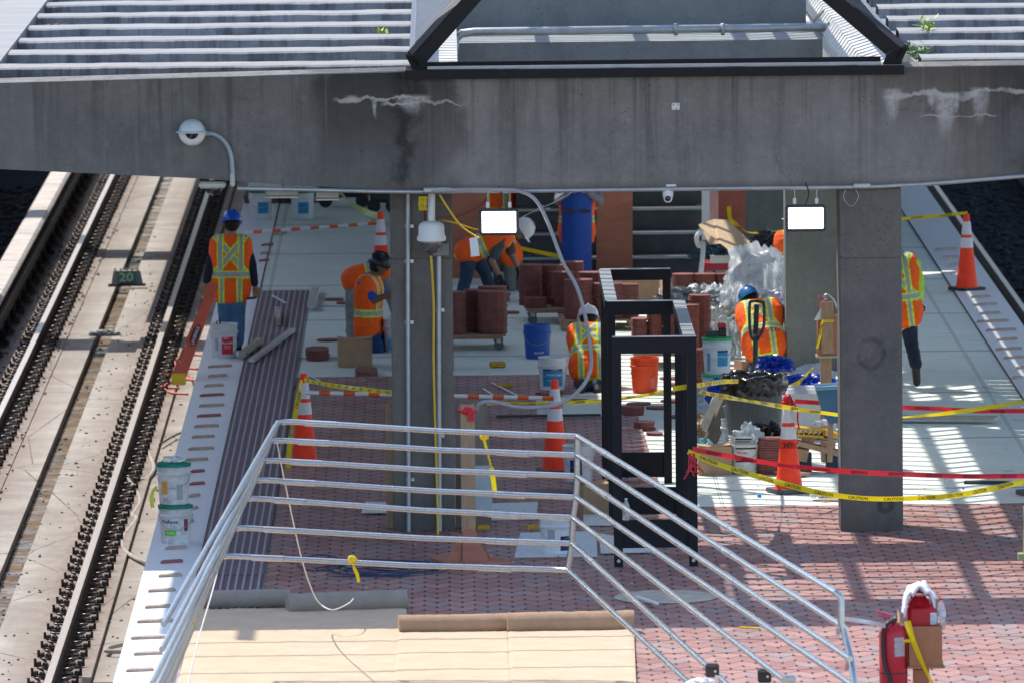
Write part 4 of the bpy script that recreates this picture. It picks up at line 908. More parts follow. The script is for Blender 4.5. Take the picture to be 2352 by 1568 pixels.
ribbon([b2+V3((-0.15, -0.06, 0.16)), b2+V3((-0.185, -0.10, 0.13)), b2+V3((-0.20, -0.11, 0.06)), b2+V3((-0.19, -0.11, -0.02))], 0.045, ['CAUTION'], 'short caution tape tail tied to the upper lidded pail', mat('tape_pale', (0.62, 0.62, 0.06), 0.5), 'yellow caution tapes', pitch=0.2)
hb = lambda w_: [(-w_, w_, 0.07, 0.235, lb_blue), (-w_, w_, 0.235, 0.255, lb_navy)]
bucket(1270, 902, 'white pail with blue label full of grout, beside the kneeling worker', 'white', label=hb(0.115), texts=[('HYDRO BAN', 0.02, 0.19, 0.03, txt_w, 1), ('waterproofing', 0.0, 0.135, 0.02, txt_w, 1), ('LATICRETE', 0.02, 0.245, 0.015, txt_w, 1)], open_in=mort)
bucket(1235, 825, 'bright blue pail with white splashes standing open on the slab', 'blue', texts=[('BUCKET', 0.02, 0.07, 0.03, txt_w, 1)], open_in=mat('deep_blue', (0.005, 0.02, 0.12)))
bucket(1482, 903, 'bright orange pail seen through the black frame', 'orange', bailang=-1.9, bail=0, open_in=mat('deep_orange', (0.5, 0.03, 0.01)), label=[(0.06, 0.12, 0.05, 0.16, mat('orange_pale', (0.85, 0.2, 0.12), 0.5))])
s1 = bucket(1648, 944, 'lower white pail with green lid under the upper blue label pail', 'white', lid=lid_g2, label=hb(0.09))
bs1 = wl(s1)
s2 = bucket(0, 0, 'upper white pail with blue label and green lid carrying tools', 'white', lid=lid_g2, base=bs1+V3((0.005, 0, 0.375)), label=[(0.0, 0.12, 0.09, 0.235, lb_blue), (0.0, 0.12, 0.235, 0.255, lb_navy), (-0.12, -0.08, 0.04, 0.23, mat('print_blue', (0.15, 0.3, 0.45), 0.5, var=0.3, vs=150))], texts=[('HYDRO BAN', 0.065, 0.19, 0.02, txt_w, 1)])
bs2 = wl(s2)
mb = MB(); mb.box(bs2+V3((-0.05, 0, 0.415)), (0.13, 0.12, 0.06), bev=0.008); tag(mb.build('green_case', mat('case_green', (0.01, 0.05, 0.04), 0.5)), 'small dark green case on the upper green pail lid', 'case')
t = thing('line_laser', 'red and black tool standing on the upper green pail lid', 'tool', bs2+V3((0.055, 0, 0.385)))
mb = MB(); mb.box(bs2+V3((0.055, 0, 0.43)), (0.085, 0.09, 0.09), bev=0.01); mb.build('body', black_pl, t)
mb = MB(); mb.box(bs2+V3((0.05, 0, 0.50)), (0.09, 0.095, 0.05), bev=0.01); mb.build('head', mat('tool_red', (0.5, 0.02, 0.03), 0.4), t)
bucket(1712, 1090, 'grimy joint compound pail with black rim, plastic sheet stuffed inside', 'dirty', label=[(-0.10, 0.12, 0.25, 0.36, mat('soot', (0.03, 0.03, 0.033), 0.7, var=0.5, vs=20)), (-0.10, 0.03, 0.125, 0.175, ink), ], texts=[('ALL PURPOSE', -0.035, 0.15, 0.03, txt_w, 0.75), ('PROFORM', -0.03, 0.215, 0.024, lb_red, 0.9)], open_in=black_pl)
bucket(1694, 1050, 'grey streaked pail holding three grey planks, before the trash can', 'grime', open_in=mort)
bucket(1748, 852, 'orange pail half hidden behind the handle of the pallet jack', 'orange', open_in=mort)
bucket(1280, 1282, 'white pail with small blue label standing on white boards behind the rails', 'white', label=[(0.03, 0.13, 0.07, 0.20, lb_navy), (-0.09, -0.02, 0.18, 0.26, mat('print_fog', (0.38, 0.39, 0.42)))], open_in=mort)
bucket(1330, 1113, 'white pail behind the middle corner post of the guard', 'white', label=[(-0.09, 0.03, 0.08, 0.24, lb_navy)], open_in=mort)
tb = bucket(598, 505, 'left one of two blue label pails with green lids by the far pallets', 'white', lid=lid_g, label=[(-0.03, 0.12, 0.08, 0.23, lb_blue)], Y=None)
tb = bucket(695, 505, 'right one of two blue label pails with green lids by the far pallets', 'white', lid=lid_g, label=[(-0.06, 0.09, 0.08, 0.23, lb_blue)])
bucket(912, 810, 'pail with pale blue label behind the left column edge, beside the kneeling worker', 'white', label=[(-0.12, 0.12, 0.02, 0.15, mat('label_sky', (0.1, 0.45, 0.7), 0.5))], open_in=mort)
bucket(1196, 630, 'plain white pail beside the bending workers', 'white', open_in=mort, label=[(-0.08, 0.08, 0.05, 0.1, mat('label_sky', (0.1, 0.45, 0.7)))])
bucket(1252, 628, 'white pail under a black crate, left of the blue mat', 'white', open_in=mort)
q = G(1252, 628)+V3((0, 0.13, 0.37)); mb = MB(); mb.lathe([(0.14, 0), (0.17, 0.02), (0.18, 0.26), (0.19, 0.27), (0.17, 0.3)], q, 20); crumple(mb, q+V3((0, 0, 0.3)), (0.14, 0.12, 0.08), 9, 0.5, 3); tag(mb.build('black_basket', mat('basket', (0.015, 0.018, 0.02), 0.6, bump=0.5), smooth=40), 'black ribbed basket stacked on the white pail left of the blue mat', 'basket')
# tools in the red-label pail
q = wl([o for o in COL.objects if o.get('label', '').startswith('white pail with red label')][0])
mb = MB(); mb.tube([q+V3((-0.06, -0.05, 0.28)), q+V3((-0.075, -0.05, 0.42)), q+V3((-0.03, -0.05, 0.425))], 0.008, 6); mb.tube([q+V3((-0.03, -0.06, 0.3)), q+V3((-0.045, -0.06, 0.46))], 0.009, 6)
tag(mb.build('hand_tool', black_pl), 'black handled tool sticking out of the red label pail', 'tool')
# ---- burlap sheets and rolls
def rollx(p0, p1, r, lab, m, n=16, seed=0, name='burlap_roll', grp='burlap rolls'):
    a, b = G(*p0), G(*p1); r *= 1.12; a.z = b.z = r+0.01; L = (b-a).length; mb = MB(); path = []; rr = []
    for i in range(n*2+1):
        f = i/(n*2); path.append(a.lerp(b, f)+V3((0, 0.01*noise.noise(V3((f*9, seed, 0))), 0.006*noise.noise(V3((f*7, seed, 3)))))); rr.append(r*(1+0.06*noise.noise(V3((f*13, seed, 5)))))
    mb.tube(path, rr, 24); t = mb.build(name, m, smooth=50); return tag(t, lab, 'burlap roll', grp)
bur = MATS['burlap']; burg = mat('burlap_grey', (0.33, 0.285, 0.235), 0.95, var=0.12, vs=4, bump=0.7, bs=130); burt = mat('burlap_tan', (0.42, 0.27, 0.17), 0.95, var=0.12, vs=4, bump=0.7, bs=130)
def sheet(corners, lab, m, z=0.034, nx=46, ny=26, amp=0.007, seed=0):
    A_, B_, C_, D_ = [G(*q) for q in corners]   # far-left, far-right, near-right, near-left
    mb = MB(); vs = []; fs = []
    for j in range(ny+1):
        for i in range(nx+1):
            u, v = i/nx, j/ny; p = A_.lerp(B_, u).lerp(D_.lerp(C_, u), v)
            e = 0 if 0 < i < nx and 0 < j < ny else -0.008
            w_ = noise.fractal(V3((p.x*3.2, p.y*0.9, seed)), 0.7, 2.0, 4)*amp + 0.010*max(0, noise.noise(V3((p.x*1.3+seed, p.y*5, 3))))
            vs.append(V3((p.x, p.y+ (0.05*noise.noise(V3((u*6, seed, 1))) if j in (0,) else 0), z+abs(w_)+e)))
    for j in range(ny):
        for i in range(nx):
            k = j*(nx+1)+i; fs.append((k, k+1, k+nx+2, k+nx+1))
    mb._add(vs, fs); return tag(mb.build('burlap_sheet', m, smooth=True), lab, 'burlap sheet', 'burlap sheets over the pavers')
sheet([(452, 1408), (934, 1404), (938, 1600), (400, 1606)], 'pale burlap sheet laid out at left foreground, partly in shade', bur, z=0.045, seed=1)
sheet([(916, 1462), (1168, 1460), (1180, 1640), (900, 1640)], 'sunlit burlap sheet under the left half of the tan roll', bur, z=0.055, seed=2)
sheet([(1166, 1461), (1456, 1458), (1464, 1640), (1176, 1640)], 'sunlit burlap sheet under the right half of the tan roll', bur, z=0.062, seed=3)
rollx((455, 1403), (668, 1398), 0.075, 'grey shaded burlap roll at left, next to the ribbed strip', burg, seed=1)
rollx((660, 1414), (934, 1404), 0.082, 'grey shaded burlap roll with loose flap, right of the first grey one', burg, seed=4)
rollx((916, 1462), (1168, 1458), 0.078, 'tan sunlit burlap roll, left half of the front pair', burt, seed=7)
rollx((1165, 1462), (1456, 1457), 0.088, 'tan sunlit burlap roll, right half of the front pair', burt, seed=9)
mb = MB(); q = G(715, 1378); 
pts = crom([G(652, 1155, 1.0)*0+P(637, 1018, 72.8), P(655, 1110, 73.5), P(690, 1270, 74.5), P(715, 1350, 75.2), P(735, 1385, 75.6), P(765, 1399, 75.4), P(800, 1385, 75.6), P(812, 1373, 76)], 8)
mb.tube(pts, 0.006, 5); tag(mb.build('cord', mat('cord_pale', (0.6, 0.56, 0.52))), 'thin pale cord hanging from the guard corner to the grey burlap roll', 'cord')
mb = MB(); mb.tube(crom([P(508, 1275, 72.9), P(490, 1350, 72.2), P(455, 1470, 71), P(425, 1600, 70)], 6), 0.006, 5); tag(mb.build('cord', MATS['cord_pale']), 'thin pale cord from lowest left guard corner down over the burlap', 'cord')
# ---- cardboard cartons
def carton(px, py, w_, d_, h_, lab, rz=0.1, m=None, flaps=True, z=0.0, open_=False):
    b = G(px, py, z) + V3((0, d_/2, 0)); t = thing('cardboard_box', lab, 'carton', b, 'cardboard boxes', rz); m = m or card
    mb = MB(); mb.box((0, 0, h_/2), (w_, d_, h_), bev=0.004); mb.build('body', m, t, local=True)
    if flaps:
        for s in (-1, 1):
            mb = MB(); mb.box((s*(w_/4+0.004), 0, h_+0.004+0.002*s), (w_/2-0.01, d_, 0.004), rot=Matrix.Rotation(-s*0.12, 3, 'Y')); mb.build('flap', m, t, local=True)
    return t
carton(815, 843, 0.37, 0.28, 0.30, 'closed brown carton left of the left column, at the kneeling worker', 0.05)
carton(1640, 1091, 0.33, 0.25, 0.28, 'brown carton at the right foot of the black frame', 0.1)
carton(1372, 1190, 0.36, 0.3, 0.32, 'brown carton half hidden behind the guard corner post', 0.3)
carton(1465, 708, 0.50, 0.3, 0.34, 'flat tan carton standing far behind inside the black frame', 0.0, flaps=False)
carton(1720, 852, 0.26, 0.2, 0.1, 'low open carton beside the orange pail and pallet jack', 0.4)
carton(1545, 688, 0.25, 0.25, 0.2, 'small tan carton in front of far tile pallet', 0.2)
# ---- paver stacks
def stack(px, py, n, lab, z=0.0, rz=0.0, sc=1.0, base=None, wide=0.17, deep=0.12):
    b = base if base is not None else G(px, py, z); mb = MB(); th = 0.0235
    for k in range(n):
        jx, jy, jr = rnd.uniform(-.006, .006), rnd.uniform(-.006, .006), rz+rnd.uniform(-.03, .03); M = Matrix.Rotation(jr, 3, 'Z'); a_, c_ = wide, deep
        po = [(-a_, -c_*.35), (-a_*.8, -c_*.75), (-a_*.35, -c_), (a_*.35, -c_), (a_*.8, -c_*.75), (a_, -c_*.35), (a_, c_*.5), (a_*.5, c_), (-a_*.5, c_), (-a_, c_*.5)]
        mb.prism([b+M @ V3((x*sc+jx, y*sc+jy+c_, 0.002+k*th)) for x, y in po], (0, 0, th-0.0045))
    KEEPN = mb.build('paver_stack', paverm); return tag(KEEPN, lab, 'paver stack', 'stacks of red pavers')
def dolly(px, py, w_, d_, lab, hz=0.15, rz=0.0):
    b = G(px, py)+V3((0, d_/2, 0)); t = thing('dolly', lab, 'dolly', b, 'wheeled dollies', rz)
    mb = MB(); mb.box((0, 0, hz+0.018), (w_, d_, 0.022)); 
    for s in (-1, 1): mb.box((0, s*(d_/2-0.05), hz-0.008), (w_-0.06, 0.07, 0.028))
    mb.build('deck', wood, t, local=True)
    for sx in (-1, 1):
        for sy in (-1, 1):
            c = V3((sx*(w_/2-0.08), sy*(d_/2-0.06), 0.055))
            mb = MB(); mb.tube([c-V3((0.0, 0.018, 0)), c+V3((0, 0.018, 0))], 0.055, 16); o = mb.build('wheel', mat('wheel_grey', (0.12, 0.13, 0.14), 0.6), t, local=True)
            mb = MB(); mb.box(c+V3((0, 0, 0.055)), (0.05, 0.065, 0.05)); mb.build('fork', steel, t, local=True)
    return b
ST = 'stack of red pavers %s'
b = dolly(1088, 806, 0.72, 0.8, 'wooden dolly carrying tall paver stacks right of the left column')
for x, y, n, l in ((-0.24, -0.28, 20, 'at left front of the dolly by the left column'), (0.06, -0.05, 20, 'in the middle back of that dolly by the left column'), (0.21, -0.28, 20, 'at right front of the dolly by the left column'), (0.22, 0.08, 21, 'at right back of the dolly by the left column')):
    stack(0, 0, n, ST % l, base=b+V3((x, y-0.1, 0.182)), wide=0.16)
b = dolly(1270, 745, 0.62, 0.9, 'dolly with pavers behind the blue pail')
for x, y, n, l in ((-0.2, -0.3, 5, 'low one at the front of the dolly behind blue pail'), (-0.25, 0.0, 20, 'tall left one on the dolly behind blue pail'), (0.0, 0.2, 19, 'middle one on the dolly behind blue pail'), (0.12, -0.2, 17, 'right one on the dolly behind blue pail'), (0.24, 0.35, 20, 'back right one on the dolly behind blue pail')):
    stack(0, 0, n, ST % l, base=b+V3((x, y-0.1, 0.182)), wide=0.13)
t = thing('pallet', 'wooden pallet with pavers above the white helmet worker', 'pallet', G(1375, 760), 'wooden pallets')
b = G(1375, 760)+V3((0, 0.5, 0))
mb = MB()
for k in range(3): mb.box(b+V3((-0.38+0.38*k, 0, 0.06)), (0.09, 0.95, 0.09))
for k in range(6): mb.box(b+V3((0, -0.42+0.17*k, 0.115)), (0.9, 0.12, 0.018))
mb.build('boards', wood, t)
for x, y, n, l in ((-0.22, -0.3, 19, 'on the pallet just above the white helmet'), (0.12, -0.3, 17, 'on the pallet right above the white helmet'), (-0.05, 0.1, 21, 'back one on the pallet above the white helmet'), (0.3, -0.2, 16, 'pink topped one seen through the black frame'), (0.28, 0.25, 10, 'back right one on the pallet seen through the frame')):
    stack(0, 0, n, ST % l, base=b+V3((x, y-0.1, 0.127)), wide=0.16)
b = dolly(1540, 845, 0.78, 0.8, 'dolly with pavers behind the orange pail', rz=-0.12)
for x, y, n, l in ((-0.33, -0.32, 15, 'leftmost small one behind the orange pail'), (-0.16, -0.25, 20, 'second one behind the orange pail'), (0.0, -0.25, 21, 'third one behind the orange pail'), (0.2, -0.28, 21, 'wide one behind the right bars of the black frame'), (0.34, 0.1, 24, 'tall back one right of the black frame')):
    stack(0, 0, n, ST % l, base=b+V3((x, y-0.05, 0.182)), wide=0.085 if x < 0.1 else 0.12)
t = thing('pallet', 'low pallet under the long block of pavers by the white plastic heap', 'pallet', G(1620, 712), 'wooden pallets')
b = G(1620, 735)+V3((0, 0.5, 0)); mb = MB()
for k in range(3): mb.box(b+V3((-0.3+0.3*k, 0, 0.05)), (0.09, 0.9, 0.09))
for k in range(5): mb.box(b+V3((0, -0.4+0.19*k, 0.105)), (0.75, 0.12, 0.018))
mb.build('boards', wood, t)
for k, l in enumerate(('left', 'middle', 'right')): stack(0, 0, 17, ST % ('%s one of the far block beside white plastic heap' % l), base=b+V3((-0.24+0.25*k, -0.35, 0.115)), wide=0.125)
stack(1617, 905, 20, ST % 'behind the green lidded pail, right of the frame', wide=0.09)
stack(728, 830, 5, ST % 'small low one left of the closed carton', wide=0.125, deep=0.3)
stack(841, 868, 3, ST % 'three high, in front of the closed carton', wide=0.12, deep=0.3)
stack(1152, 694, 4, ST % 'small one at the feet of the bending worker', wide=0.1)
stack(1775, 1090, 15, ST % 'in shadow left of the lettered cone', wide=0.15)
for k, (px, py, w2, l) in enumerate([(768, 692, .11, 'left of grey sleeve worker'), (790, 700, .09, 'lower one left of grey sleeve worker'), (760, 785, .13, 'long thin one by small paver stack'), (664, 893, .09, 'dark one on the ribbed strip'), (1462, 955, .11, 'tipped pile inside the black frame'), (1477, 990, .10, 'fallen pile at foot of black frame'), (1508, 1000, .08, 'right piece of fallen pile'), (1478, 860, .1, 'left of the orange pail'), (1178, 722, .09, 'by dolly wheel'), (1655, 855, .16, 'before the far right clutter')]):
    stack(px, py, 1 if k not in (4, 5) else 4, 'loose red paver %s' % l, wide=w2, rz=rnd.uniform(-.3, .3))
for k in range(6):
    stack(1325+(k % 2)*(-60), 872+k*13, 1, 'loose red paver in the unfinished edge row, %s from top' % nth[k], wide=0.12)
for k, (px, py) in enumerate([(1540, 873), (1555, 888), (1572, 905), (1560, 925), (1530, 940), (1580, 960), (1492, 930)]):
    stack(px, py, 1, 'loose red paver scattered right of the orange pail, %s from far end' % nth[k], wide=0.11, rz=0.2*k)
mat('sponge', (0.50, 0.30, 0.04), 0.95, var=0.3, vs=30, bump=0.8, bs=60)
for px, py, l in ((1143, 845, 'on the slab between the dolly and blue pail'), (1160, 896, 'on the laid pavers near white rods'), (1224, 1222, 'yellow one on the white board by post foot'), (1110, 1222, 'darker one by the foot of left column')):
    b = G(px, py); mb = MB(); mb.box(b+V3((0, 0.06, 0.035)), (0.17 if py < 1000 else .12, 0.11, 0.06), bev=0.012, rz=0.1); tag(mb.build('sponge', MATS['sponge']), 'yellow sponge ' + l, 'sponge', 'sponges')
# ---- tools on the ribbed strip
def plank(a, b, w_, h_, m, name, lab, cat, grp=None, z=0.04):
    A_, B_ = G(*a, z), G(*b, z); A_.z = B_.z = z+h_/2; mb = MB(); mb.bar(A_, B_, w_, h_, bev=min(w_, h_)*0.1); return tag(mb.build(name, m), lab, cat, grp)
alu = mat('aluminium', (0.55, 0.57, 0.58), 0.4, 0.6); pale = mat('pale_wood', (0.42, 0.37, 0.29), 0.85, var=0.25, vs=8)
plank((578, 832), (672, 762), 0.07, 0.045, alu, 'straightedge', 'long grey metal straightedge with blue end on the ribbed strip', 'straightedge')
plank((556, 822), (595, 790), 0.08, 0.07, pale, 'wood_float', 'worn wooden float on the ribbed strip beside the straightedge', 'float')
plank((640, 748), (637, 722), 0.05, 0.09, pale, 'wood_block', 'upright pale block of wood on the ribbed strip', 'block')
plank((715, 708), (725, 665), 0.10, 0.03, alu, 'long_level', 'grey spirit level lying right of the ribbed strip top', 'level')
plank((625, 680), (655, 697), 0.02, 0.015, white_pl, 'white_rod', 'short white rod at the top of the ribbed strip', 'rod', 'white rods')
plank((695, 856), (735, 875), 0.015, 0.012, white_pl, 'white_rod', 'white rod by the top of the left cone', 'rod', 'white rods')
plank((1110, 893), (1138, 912), 0.02, 0.012, white_pl, 'white_rod', 'shorter white rod on the pavers right of left column', 'rod', 'white rods')
plank((1130, 880), (1195, 912), 0.02, 0.012, white_pl, 'white_rod', 'longer white rod on the pavers near the sponge', 'rod', 'white rods')
plank((712, 705), (800, 706), 0.03, 0.02, steel, 'steel_rod', 'thin steel strip across the slab left of kneeling worker', 'steel strip')
plank((1140, 958), (1380, 955), 0.05, 0.025, darksteel, 'steel_strip', 'long dark straightedge on the pavers behind middle cone', 'straightedge')
plank((1830, 958), (2290, 962), 0.25, 0.025, pale, 'timber_plank', 'long timber plank lying behind the right column', 'plank')
# white boards with spatter below the guard
g = NG('spattered_board', 0.7); n = g.noise(14, 5, 0.8); c = g.mix(g.mr(n, 0.60, 0.64), (0.60, 0.63, 0.62), (0.06, 0.06, 0.06)); g.out(c)
for k, (q, l) in enumerate([([(1195, 1232), (1370, 1228), (1372, 1285), (1182, 1287)], 'under the small blue label pail'), ([(1122, 1165), (1235, 1162), (1232, 1200), (1120, 1203)], 'right of the wooden post'), ([(1340, 1180), (1430, 1180), (1440, 1215), (1340, 1215)], 'under the carton'), ([(1375, 1235), (1480, 1255), (1493, 1278), (1380, 1280)], 'right of the blue label pail, under the black frame'), ([(840, 1163), (895, 1165), (895, 1188), (830, 1188)], 'small one left of the left column')]):
    p = [G(*v) for v in q]; mb = MB(); mb.prism([V3((v.x, v.y, 0.03+0.003*k)) for v in p], (0, 0, 0.010)); tag(mb.build('white_board', MATS['spattered_board']), 'paint spattered white board lying ' + l, 'board', 'white floor boards')
mb = MB(); q = G(1262, 1140); mb.lathe([(0.24, 0.03), (0.25, 0.05), (0.24, 0.055), (0.02, 0.06)], q, 24); tag(mb.build('black_lid', black_pl), 'round black lid lying left of the guard corner post', 'tray')  # black pail lid lying flat
mb = MB(); q = G(1530, 1379); mb.lathe([(0.44, 0.028), (0.45, 0.036), (0.43, 0.045), (0.02, 0.05)], q, 30); tag(mb.build('wooden_disc', pale), 'round pale wooden cover lying on the pavers behind the descending rails', 'cover')
plank((1464, 1372), (1510, 1388), 0.03, 0.02, white_pl, 'white_trowel', 'white blade lying on the round wooden cover', 'trowel', z=0.06)
# ---- fibreglass ladder by the platform edge
t = thing('ladder', 'red-orange fibreglass stepladder leaning at the platform edge by the walking worker', 'ladder', G(410, 880))
a0 = P(411, 876, G(440, 880).y+0.2); a1 = P(490, 655, G(440, 880).y+0.9)
red_f = mat('fibreglass', (0.62, 0.12, 0.07), 0.5, var=0.1)
d = (a1-a0)
mb = MB(); mb.bar(a0, a1, 0.11, 0.045, up=(0, -1, 0.3)); mb.build('rail', red_f, t)
off = V3((-0.06, 0.55, 0)); mb = MB(); mb.bar(a0+off, a1+V3((0.0, 0.3, 0)), 0.08, 0.03, up=(0, -1, 0.3)); mb.build('rail', red_f, t)
mb = MB(); mb.box(a0+V3((0.0, -0.01, 0.03)), (0.15, 0.07, 0.12), bev=0.01); mb.build('foot', mat('foot_yellow', (0.65, 0.42, 0.02), 0.6), t)
for k in range(1, 6): mb = MB(); p = a0.lerp(a1, k/6); mb.bar(p+V3((0, 0.02, 0)), a0.lerp(a1, k/6)+off*0.9, 0.05, 0.025); mb.build('step', alu, t)
c_ = a0.lerp(a1, 0.48)+V3((0, -0.035, 0)); mb = MB(); dn = d.normalized(); sd_ = dn.cross(V3((0, -1, 0))).normalized()
mb._add([c_+dn*0.14*math.cos(q*math.pi/8)+sd_*0.045*math.sin(q*math.pi/8) for q in range(16)], [list(range(16))]); mb.build('badge', mat('badge', (0.1, 0.03, 0.03)), t)
mb = MB(); flat_text(mb, 'LOUISVILLE', 0.045, c_+V3((0, -0.004, 0)), dn, -sd_); mb.build('lettering', txt_w, t)
# ---- track sign 20
c0 = G(290, 658, -1.02); t = thing('track_marker', 'low grey track marker block with green plate reading 20 between the rails', 'marker', c0)
gs = mat('marker_grey', (0.28, 0.28, 0.28), 0.7, var=0.2); s_ = 1
mb = MB(); mb.prism([c0+V3((-0.20, 0, 0.03)), c0+V3((0.22, 0, 0.03)), c0+V3((0.18, 0.08, 0.20)), c0+V3((-0.17, 0.08, 0.20))], (0, 0.12, 0)); mb.build('block', gs, t)
f0 = c0+V3((-0.0, 0.035, 0.115)); up_ = V3((0, 0.08, 0.17)).normalized()
mb = MB(); mb.bar(f0-V3((0.12, 0.012, 0)), f0+V3((0.13, -0.012, 0)), 0.01, 0.15, up=up_); mb.build('plate', mat('sign_green', (0.06, 0.24, 0.11), 0.6, var=0.2, vs=30), t)
mb = MB(); flat_text(mb, '20', 0.17, f0+V3((0.0, -0.024, 0)), (1, 0, 0), up_, 1.15); mb.build('lettering', mat('sign_pale', (0.55, 0.62, 0.52), 0.6), t)
mb = MB(); mb.box(c0+V3((0.01, 0.0, 0.02)), (0.50, 0.10, 0.03)); mb.box(c0+V3((0.0, -0.02, 0.03)), (0.16, 0.06, 0.05)); mb.build('base_plate', darksteel, t)
mb = MB()
for k in range(5): mb.tube([c0+V3((-0.15+0.075*k, 0.12, 0.19)), c0+V3((-0.15+0.075*k, 0.12, 0.235))], 0.012, 6)
mb.build('studs', gs, t)
mb = MB(); q = G(240, 772, -1.0); mb2 = None; crumple(mb, q+V3((0, 0, 0.03)), (0.2, 0.09, 0.05), 8, 0.4, 4); tag(mb.build('sand_sock', mat('sock_grey', (0.36, 0.35, 0.34), 0.8, var=0.3, vs=12), smooth=40), 'grey sandbag sock lying across the gutter on the left track', 'sandbag')
# cables on the trackbed
def cable(pts, r, m, lab, name='cable', cat='cable', n=8, grp=None):
    mb = MB(); mb.tube(crom(pts, n), r, 8); return tag(mb.build(name, m, smooth=True), lab, cat, grp)
conc_c = mat('cable_dusty', (0.36, 0.32, 0.28), 0.9, var=0.2)
Tz = lambda x, y, o=(0, 1333), z=-1.0: G((x/2.351+o[0])*0.784, (y/2.351+o[1])*0.784, z)
cable([Tz(1020, -20, z=-1.02), Tz(1060, 90, z=-1.02), Tz(990, 170, z=-1.02), Tz(880, 150, z=-0.95), Tz(930, 230, z=-1.02), Tz(965, 320, z=-1.02), Tz(915, 410, z=-1.02), Tz(940, 440, z=-1.02), Tz(850, 560, z=-1.02), Tz(850, 640, z=-1.02), Tz(920, 700, z=-1.02), Tz(1020, 740, z=-1.0)], 0.022, conc_c, 'dusty grey hose winding beside the near rail under the white edge')
cable([Tz(850, 1300), Tz(760, 1320), Tz(735, 1345), Tz(850, 1350)], 0.022, conc_c, 'short grey hose loop near the bottom of the trackbed')
cable([Tz(1100, 1490, (0, 667)), Tz(1180, 1440, (0, 667)), Tz(1245, 1410, (0, 667))], 0.012, darksteel, 'dark cord on the trackbed below the ladder')
def bag(c, r, m, lab, seed, amp=0.35, cat='bag', name='plastic_bag', sub=4, fr=2.2, grp=None):
    mb = MB(); crumple(mb, c, r, seed, amp, sub, fr); return tag(mb.build(name, m, smooth=35), lab, cat, grp)
orr = mat('orange_cord', (0.55, 0.12, 0.08), 0.6)
for k, (x, y) in enumerate(((1180, 1060), (1310, 930), (1240, 1100))):
    c = Tz(x, y, (0, 667)); cable([c+V3((0.25*math.cos(a)+0.02*a, 0.9*math.sin(a), 0.01)) for a in [q*0.8 for q in range(7)]], 0.014, orr, 'loose red cord looped on the trackbed at the ladder foot, %s loop' % ('left', 'upper', 'lower')[k], grp='red cords')
# ---- cable tangle on pavers
mb = MB(); cc = G(880, 1312)
for k in range(9):
    ph = rnd.uniform(0, 6); a_ = rnd.uniform(0.25, 0.55); o_ = V3((rnd.uniform(-.1, .1), rnd.uniform(-.25, .25), 0.035))
    mb.tube(crom([cc+o_+V3((a_*math.cos(q+ph), 0.5*math.sin(q+ph)*a_*2, 0.01*math.sin(3*q))) for q in [x*0.9 for x in range(8)]], 5), 0.006, 5)
tag(mb.build('wire_tangle', mat('wire_blue', (0.03, 0.05, 0.10), 0.4)), 'tangle of dark blue wire on the pavers left of the wooden post', 'wire')
mb = MB(); cc = G(735, 1300)
mb.tube(crom([cc+V3((0.2*math.cos(q), 0.6*math.sin(q), 0.035)) for q in [x*0.9 for x in range(8)]], 5), 0.006, 5); tag(mb.build('wire_tangle', MATS['wire_blue']), 'single loop of dark wire left of the blue tangle', 'wire')
# ---- wooden posts
def wpost(px0, px1, py_top, py_base, lab, Y=None):
    b = G((px0+px1)/2, py_base); w_ = (px1-px0)/S(b.y); h_ = P((px0+px1)/2, py_top, b.y).z
    t = thing('wooden_post', lab, 'post', b, 'wooden posts')
    mb = MB(); mb.box(b+V3((0, w_/2, h_/2)), (w_, w_, h_), bev=0.004); mb.build('shaft', wood, t); return t, b, w_, h_
t, b, w_, h_ = wpost(1061, 1094, 930, 1300, 'wooden post with red tape on top and plywood braces, beside the left column')
mb = MB(); crumple(mb, b+V3((0, w_/2, h_-0.05)), (0.085, 0.085, 0.06), 11, 0.25, 3, flat=False); mb.box(b+V3((0.03, -0.01, h_-0.09)), (0.06, 0.01, 0.1)); mb.build('red_tape', redt, t)
for s in (-1, 1):
    mb = MB(); mb.prism([b+V3((s*w_/2, 0.02+0.03*s, 0.05)), b+V3((s*(w_/2+0.14), 0.02+0.03*s, 0.05)), b+V3((s*w_/2, 0.02+0.03*s, 0.30))], (0, 0.03, 0)); mb.build('brace', ply, t)
mb = MB(); mb.prism([b+V3((-0.06, -0.04, 0.05)), b+V3((0.18, -0.04, 0.05)), b+V3((0.05, -0.02, 0.33)), b+V3((-0.05, -0.02, 0.33))], (0, 0.02, 0)); mb.build('brace', ply, t)
mb = MB(); mb.box(b+V3((0.02, 0.1, 0.042)), (0.56, 0.7, 0.018), rz=0.3); mb.build('base_board', ply, t)
# plywood sleeve boards at the left column
for q, l, mm in (([(884, 925), (904, 925), (904, 1215), (888, 1215)], 'brown board leaning on the left side of the left column', wood), ([(1047, 920), (1114, 920), (1130, 1212), (1047, 1216)], 'grey-brown plywood board leaning right of the left column', mat('grey_ply', (0.20, 0.17, 0.14), 0.85, var=0.2, vs=4))):
    Yq = cols[0][1]+0.25; p = [P(a, b_, Yq) for a, b_ in q]; mb = MB(); mb.prism(p, (0, 0.02, 0)); tag(mb.build('leaning_board', mm), l, 'board', 'boards leaning on the left column')
mb = MB(); c = P(1102, 1120, cols[0][1]+0.1); mb.box(c, (0.22, 0.1, 0.42), bev=0.008); tag(mb.build('electrical_box', mat('box_grey', (0.38, 0.42, 0.44), 0.5)), 'grey electrical box low behind the wooden post', 'electrical box')
